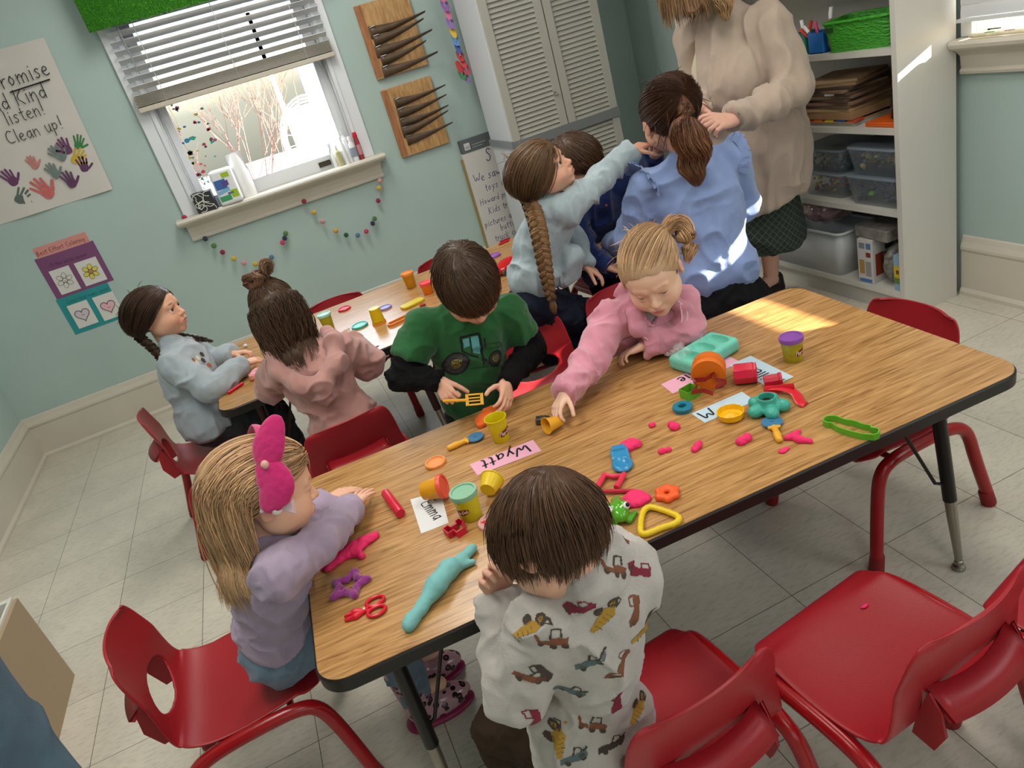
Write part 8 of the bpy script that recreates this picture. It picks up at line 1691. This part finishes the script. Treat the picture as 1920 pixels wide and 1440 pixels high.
o = thing('white_bin', 'large translucent white bin on the floor of the bookcase', 'bin', (2.270, 2.680, ZD)); a_, b2 = rrect(.17, .46, .03, 5), rrect(.21, .52, .035, 5); n = len(a_); vs = [(p, q, 0) for p, q in a_]+[(p, q, .20) for p, q in b2]+[(p*.97, q*.985, .20) for p, q in b2]+[(p*.97, q*.985, .004) for p, q in a_]; link_mesh('bin_body', vs, [(j*n+i, j*n+(i+1) % n, (j+1)*n+(i+1) % n, (j+1)*n+i) for j in range(3) for i in range(n)]+[tuple(range(n))[::-1], tuple(range(3*n, 4*n))], mat('milky_bin_plastic', 'c2c6c8', rough=.3, var=.08, vscale=10), o, True)
B().tube([(p*1.01, q*1.005, .198) for p, q in b2], .006, 8, closed=True).out('bin_rim', _M['milky_bin_plastic'], o, smooth=True)
o = thing('craft_box', 'white craft kit box with printed pictures at the bottom of the bookcase', 'box', (2.260, 2.300, ZD), math.radians(4)); B().box(-.070, .11, -.02, .055, 0, .190).out('box_body', mat('white_box_card', 'cfcdca', rough=.5), o, bevel=.0015)
for (y0, y1, z0, z1, c_) in ((-.012, .010, .150, .175, '5a7fa8'), (.018, .045, .150, .175, '7a8a94'), (-.010, .012, .115, .135, '7a3030'), (-.010, .016, .030, .095, '9a9a98'), (.022, .046, .040, .100, 'b08a4a'), (-.012, .048, .004, .018, '4a78b8')): B().box(-.0712, -.070, y0, y1, z0, z1).out('box_print', mat('print_'+c_, c_, rough=.5), o)
for (x0, x1, z0, z1, c_) in ((-.055, -.010, .030, .125, '8c3a28'), (-.005, .06, .020, .120, '6a6658'), (.0, .05, .130, .165, '5a5048')): B().box(x0, x1, -.0212, -.020, z0, z1).out('box_print', mat('print_'+c_, c_, rough=.5), o)
o = thing('patterned_pouch', 'grey and white patterned round pouch beside the craft kit box', 'pouch', (2.270, 2.215, ZD)); S = SDF(); S.ell((0, 0, .085), (.075, .038, .088), None, .01); S.box((0, 0, -.02), (.2, .2, .0205), None, .001, -1, .001); V, Q = S.mesh(.004); V = V+vnormals(V, Q)*(vnoise(V, 60, 5)*.006)[:, None]; np_mesh('pouch_body', V, Q, mat('camouflage_grey', '85837a', rough=.8, var=.7, vscale=35), o)
o = thing('sunflower_box', 'narrow blue and yellow sunflower box at the side panel of the bookcase', 'box', (2.235, 2.150, ZD)); B().box(-.045, .06, -.018, .018, 0, .150).out('box_body', mat('sky_card', '8fb0cc', rough=.5), o); B().box(-.046, -.045, -.017, .017, .055, .105).out('sunflower_print', mat('sunflower_yellow', 'd8b52c', rough=.5), o); B().box(-.0465, -.045, -.017, .017, .03, .055).out('leaf_print', mat('leaf_green', '5f8a3a', rough=.5), o); B().box(-.047, -.045, -.006, .006, .072, .088).out('seed_print', mat('seed_brown', '6a4020', rough=.5), o)
o = thing('stacked_box', 'dark printed box lying on the craft kit box', 'box', (2.28, 2.30, ZD+.193), math.radians(-5)); B().box(-.08, .10, -.11, .07, 0, .045).out('box_body', mat('printed_grey_card', '8a8480', rough=.5, var=.4, vscale=30), o, bevel=.0015)
# left part of the shelves seen past the teacher
o = thing('lime_caddy', 'lime green caddy at the far end of the second shelf', 'caddy', (2.245, 3.28, ZA)); bb = B(); bb.wallring(rrect(.12, .16, .012, 3), .003, 0, .115).prism(rrect(.12, .16, .012, 3), 0, .003); bb.out('caddy_body', plastic('lime_caddy_plastic', '6fae3c', .4), o)
o = thing('red_book', 'red book standing in the lime green caddy', 'book', (2.245, 3.27, ZA+.004)); B().box(-.01, .01, -.05, .05, 0, .17).out('book_cover', mat('maroon_cover', '8a2a30', rough=.5), o)
o = thing('blue_figure', 'dark blue toy lying at the far end of the third shelf', 'toy', (2.225, 3.29, ZB)); S = SDF(); S.path([A(-.03, -.05, .02), A(0, 0, .024), A(.01, .05, .018)], [.016, .022, .014], .01); V, Q = S.mesh(.004); np_mesh('toy_body', V, Q, plastic('slate_blue_plastic', '46557a', .4), o)
for i, (y, w_, h_, c_) in enumerate([(3.20, .10, .09, 'a07050'), (3.08, .09, .07, '6a5a50'), (2.20, .12, .12, '6a6560'), (2.36, .10, .16, '57504a'), (2.50, .08, .14, '7c766e')]):
    o = thing('storage_box', ['tan box on the top visible shelf at the far end', 'brown box on the top visible shelf at the far end', 'grey box on the top visible shelf above the green basket', 'dark box on the top visible shelf above the green basket', 'pale grey box on the top visible shelf above the pencil bins'][i], 'box', (2.29, y, 1.3005)); B().box(-.09, .09, -w_/2, w_/2, 0, h_).out('box_body', mat('boxcol_'+c_, c_, rough=.7), o, bevel=.002)

# ================================================================ LOW BOARD AT THE LEFT
o = thing('low_shelf_unit', 'low tan and white shelf unit at the left behind the jeans leg', 'shelf unit', (-1.3, 1.7, 0))
M_TAN = mat('tan_melamine', 'a89478', rough=.5); M_TW = mat('white_laminate', 'd8d6cf', rough=.4)
rel(B().box(-1.104, -1.090, 1.05, 2.262, .0, .335).out('side_board', M_TAN, o), o); rel(B().box(-1.112, -1.104, 1.05, 2.27, 0, .343).out('edge_strip', M_TW, o, bevel=.001), o)
rel(B().box(-1.50, -1.112, 2.25, 2.27, 0, .34).out('end_board', M_TW, o), o); rel(B().box(-1.50, -1.112, 1.05, 2.25, .10, .115).out('inner_shelf', M_TW, o), o); rel(B().box(-1.17, -1.155, 1.05, 2.25, .115, .38).out('divider', M_TW, o), o); rel(B().box(-1.515, -1.50, 1.05, 2.27, 0, .34).out('back_board', M_TAN, o), o)
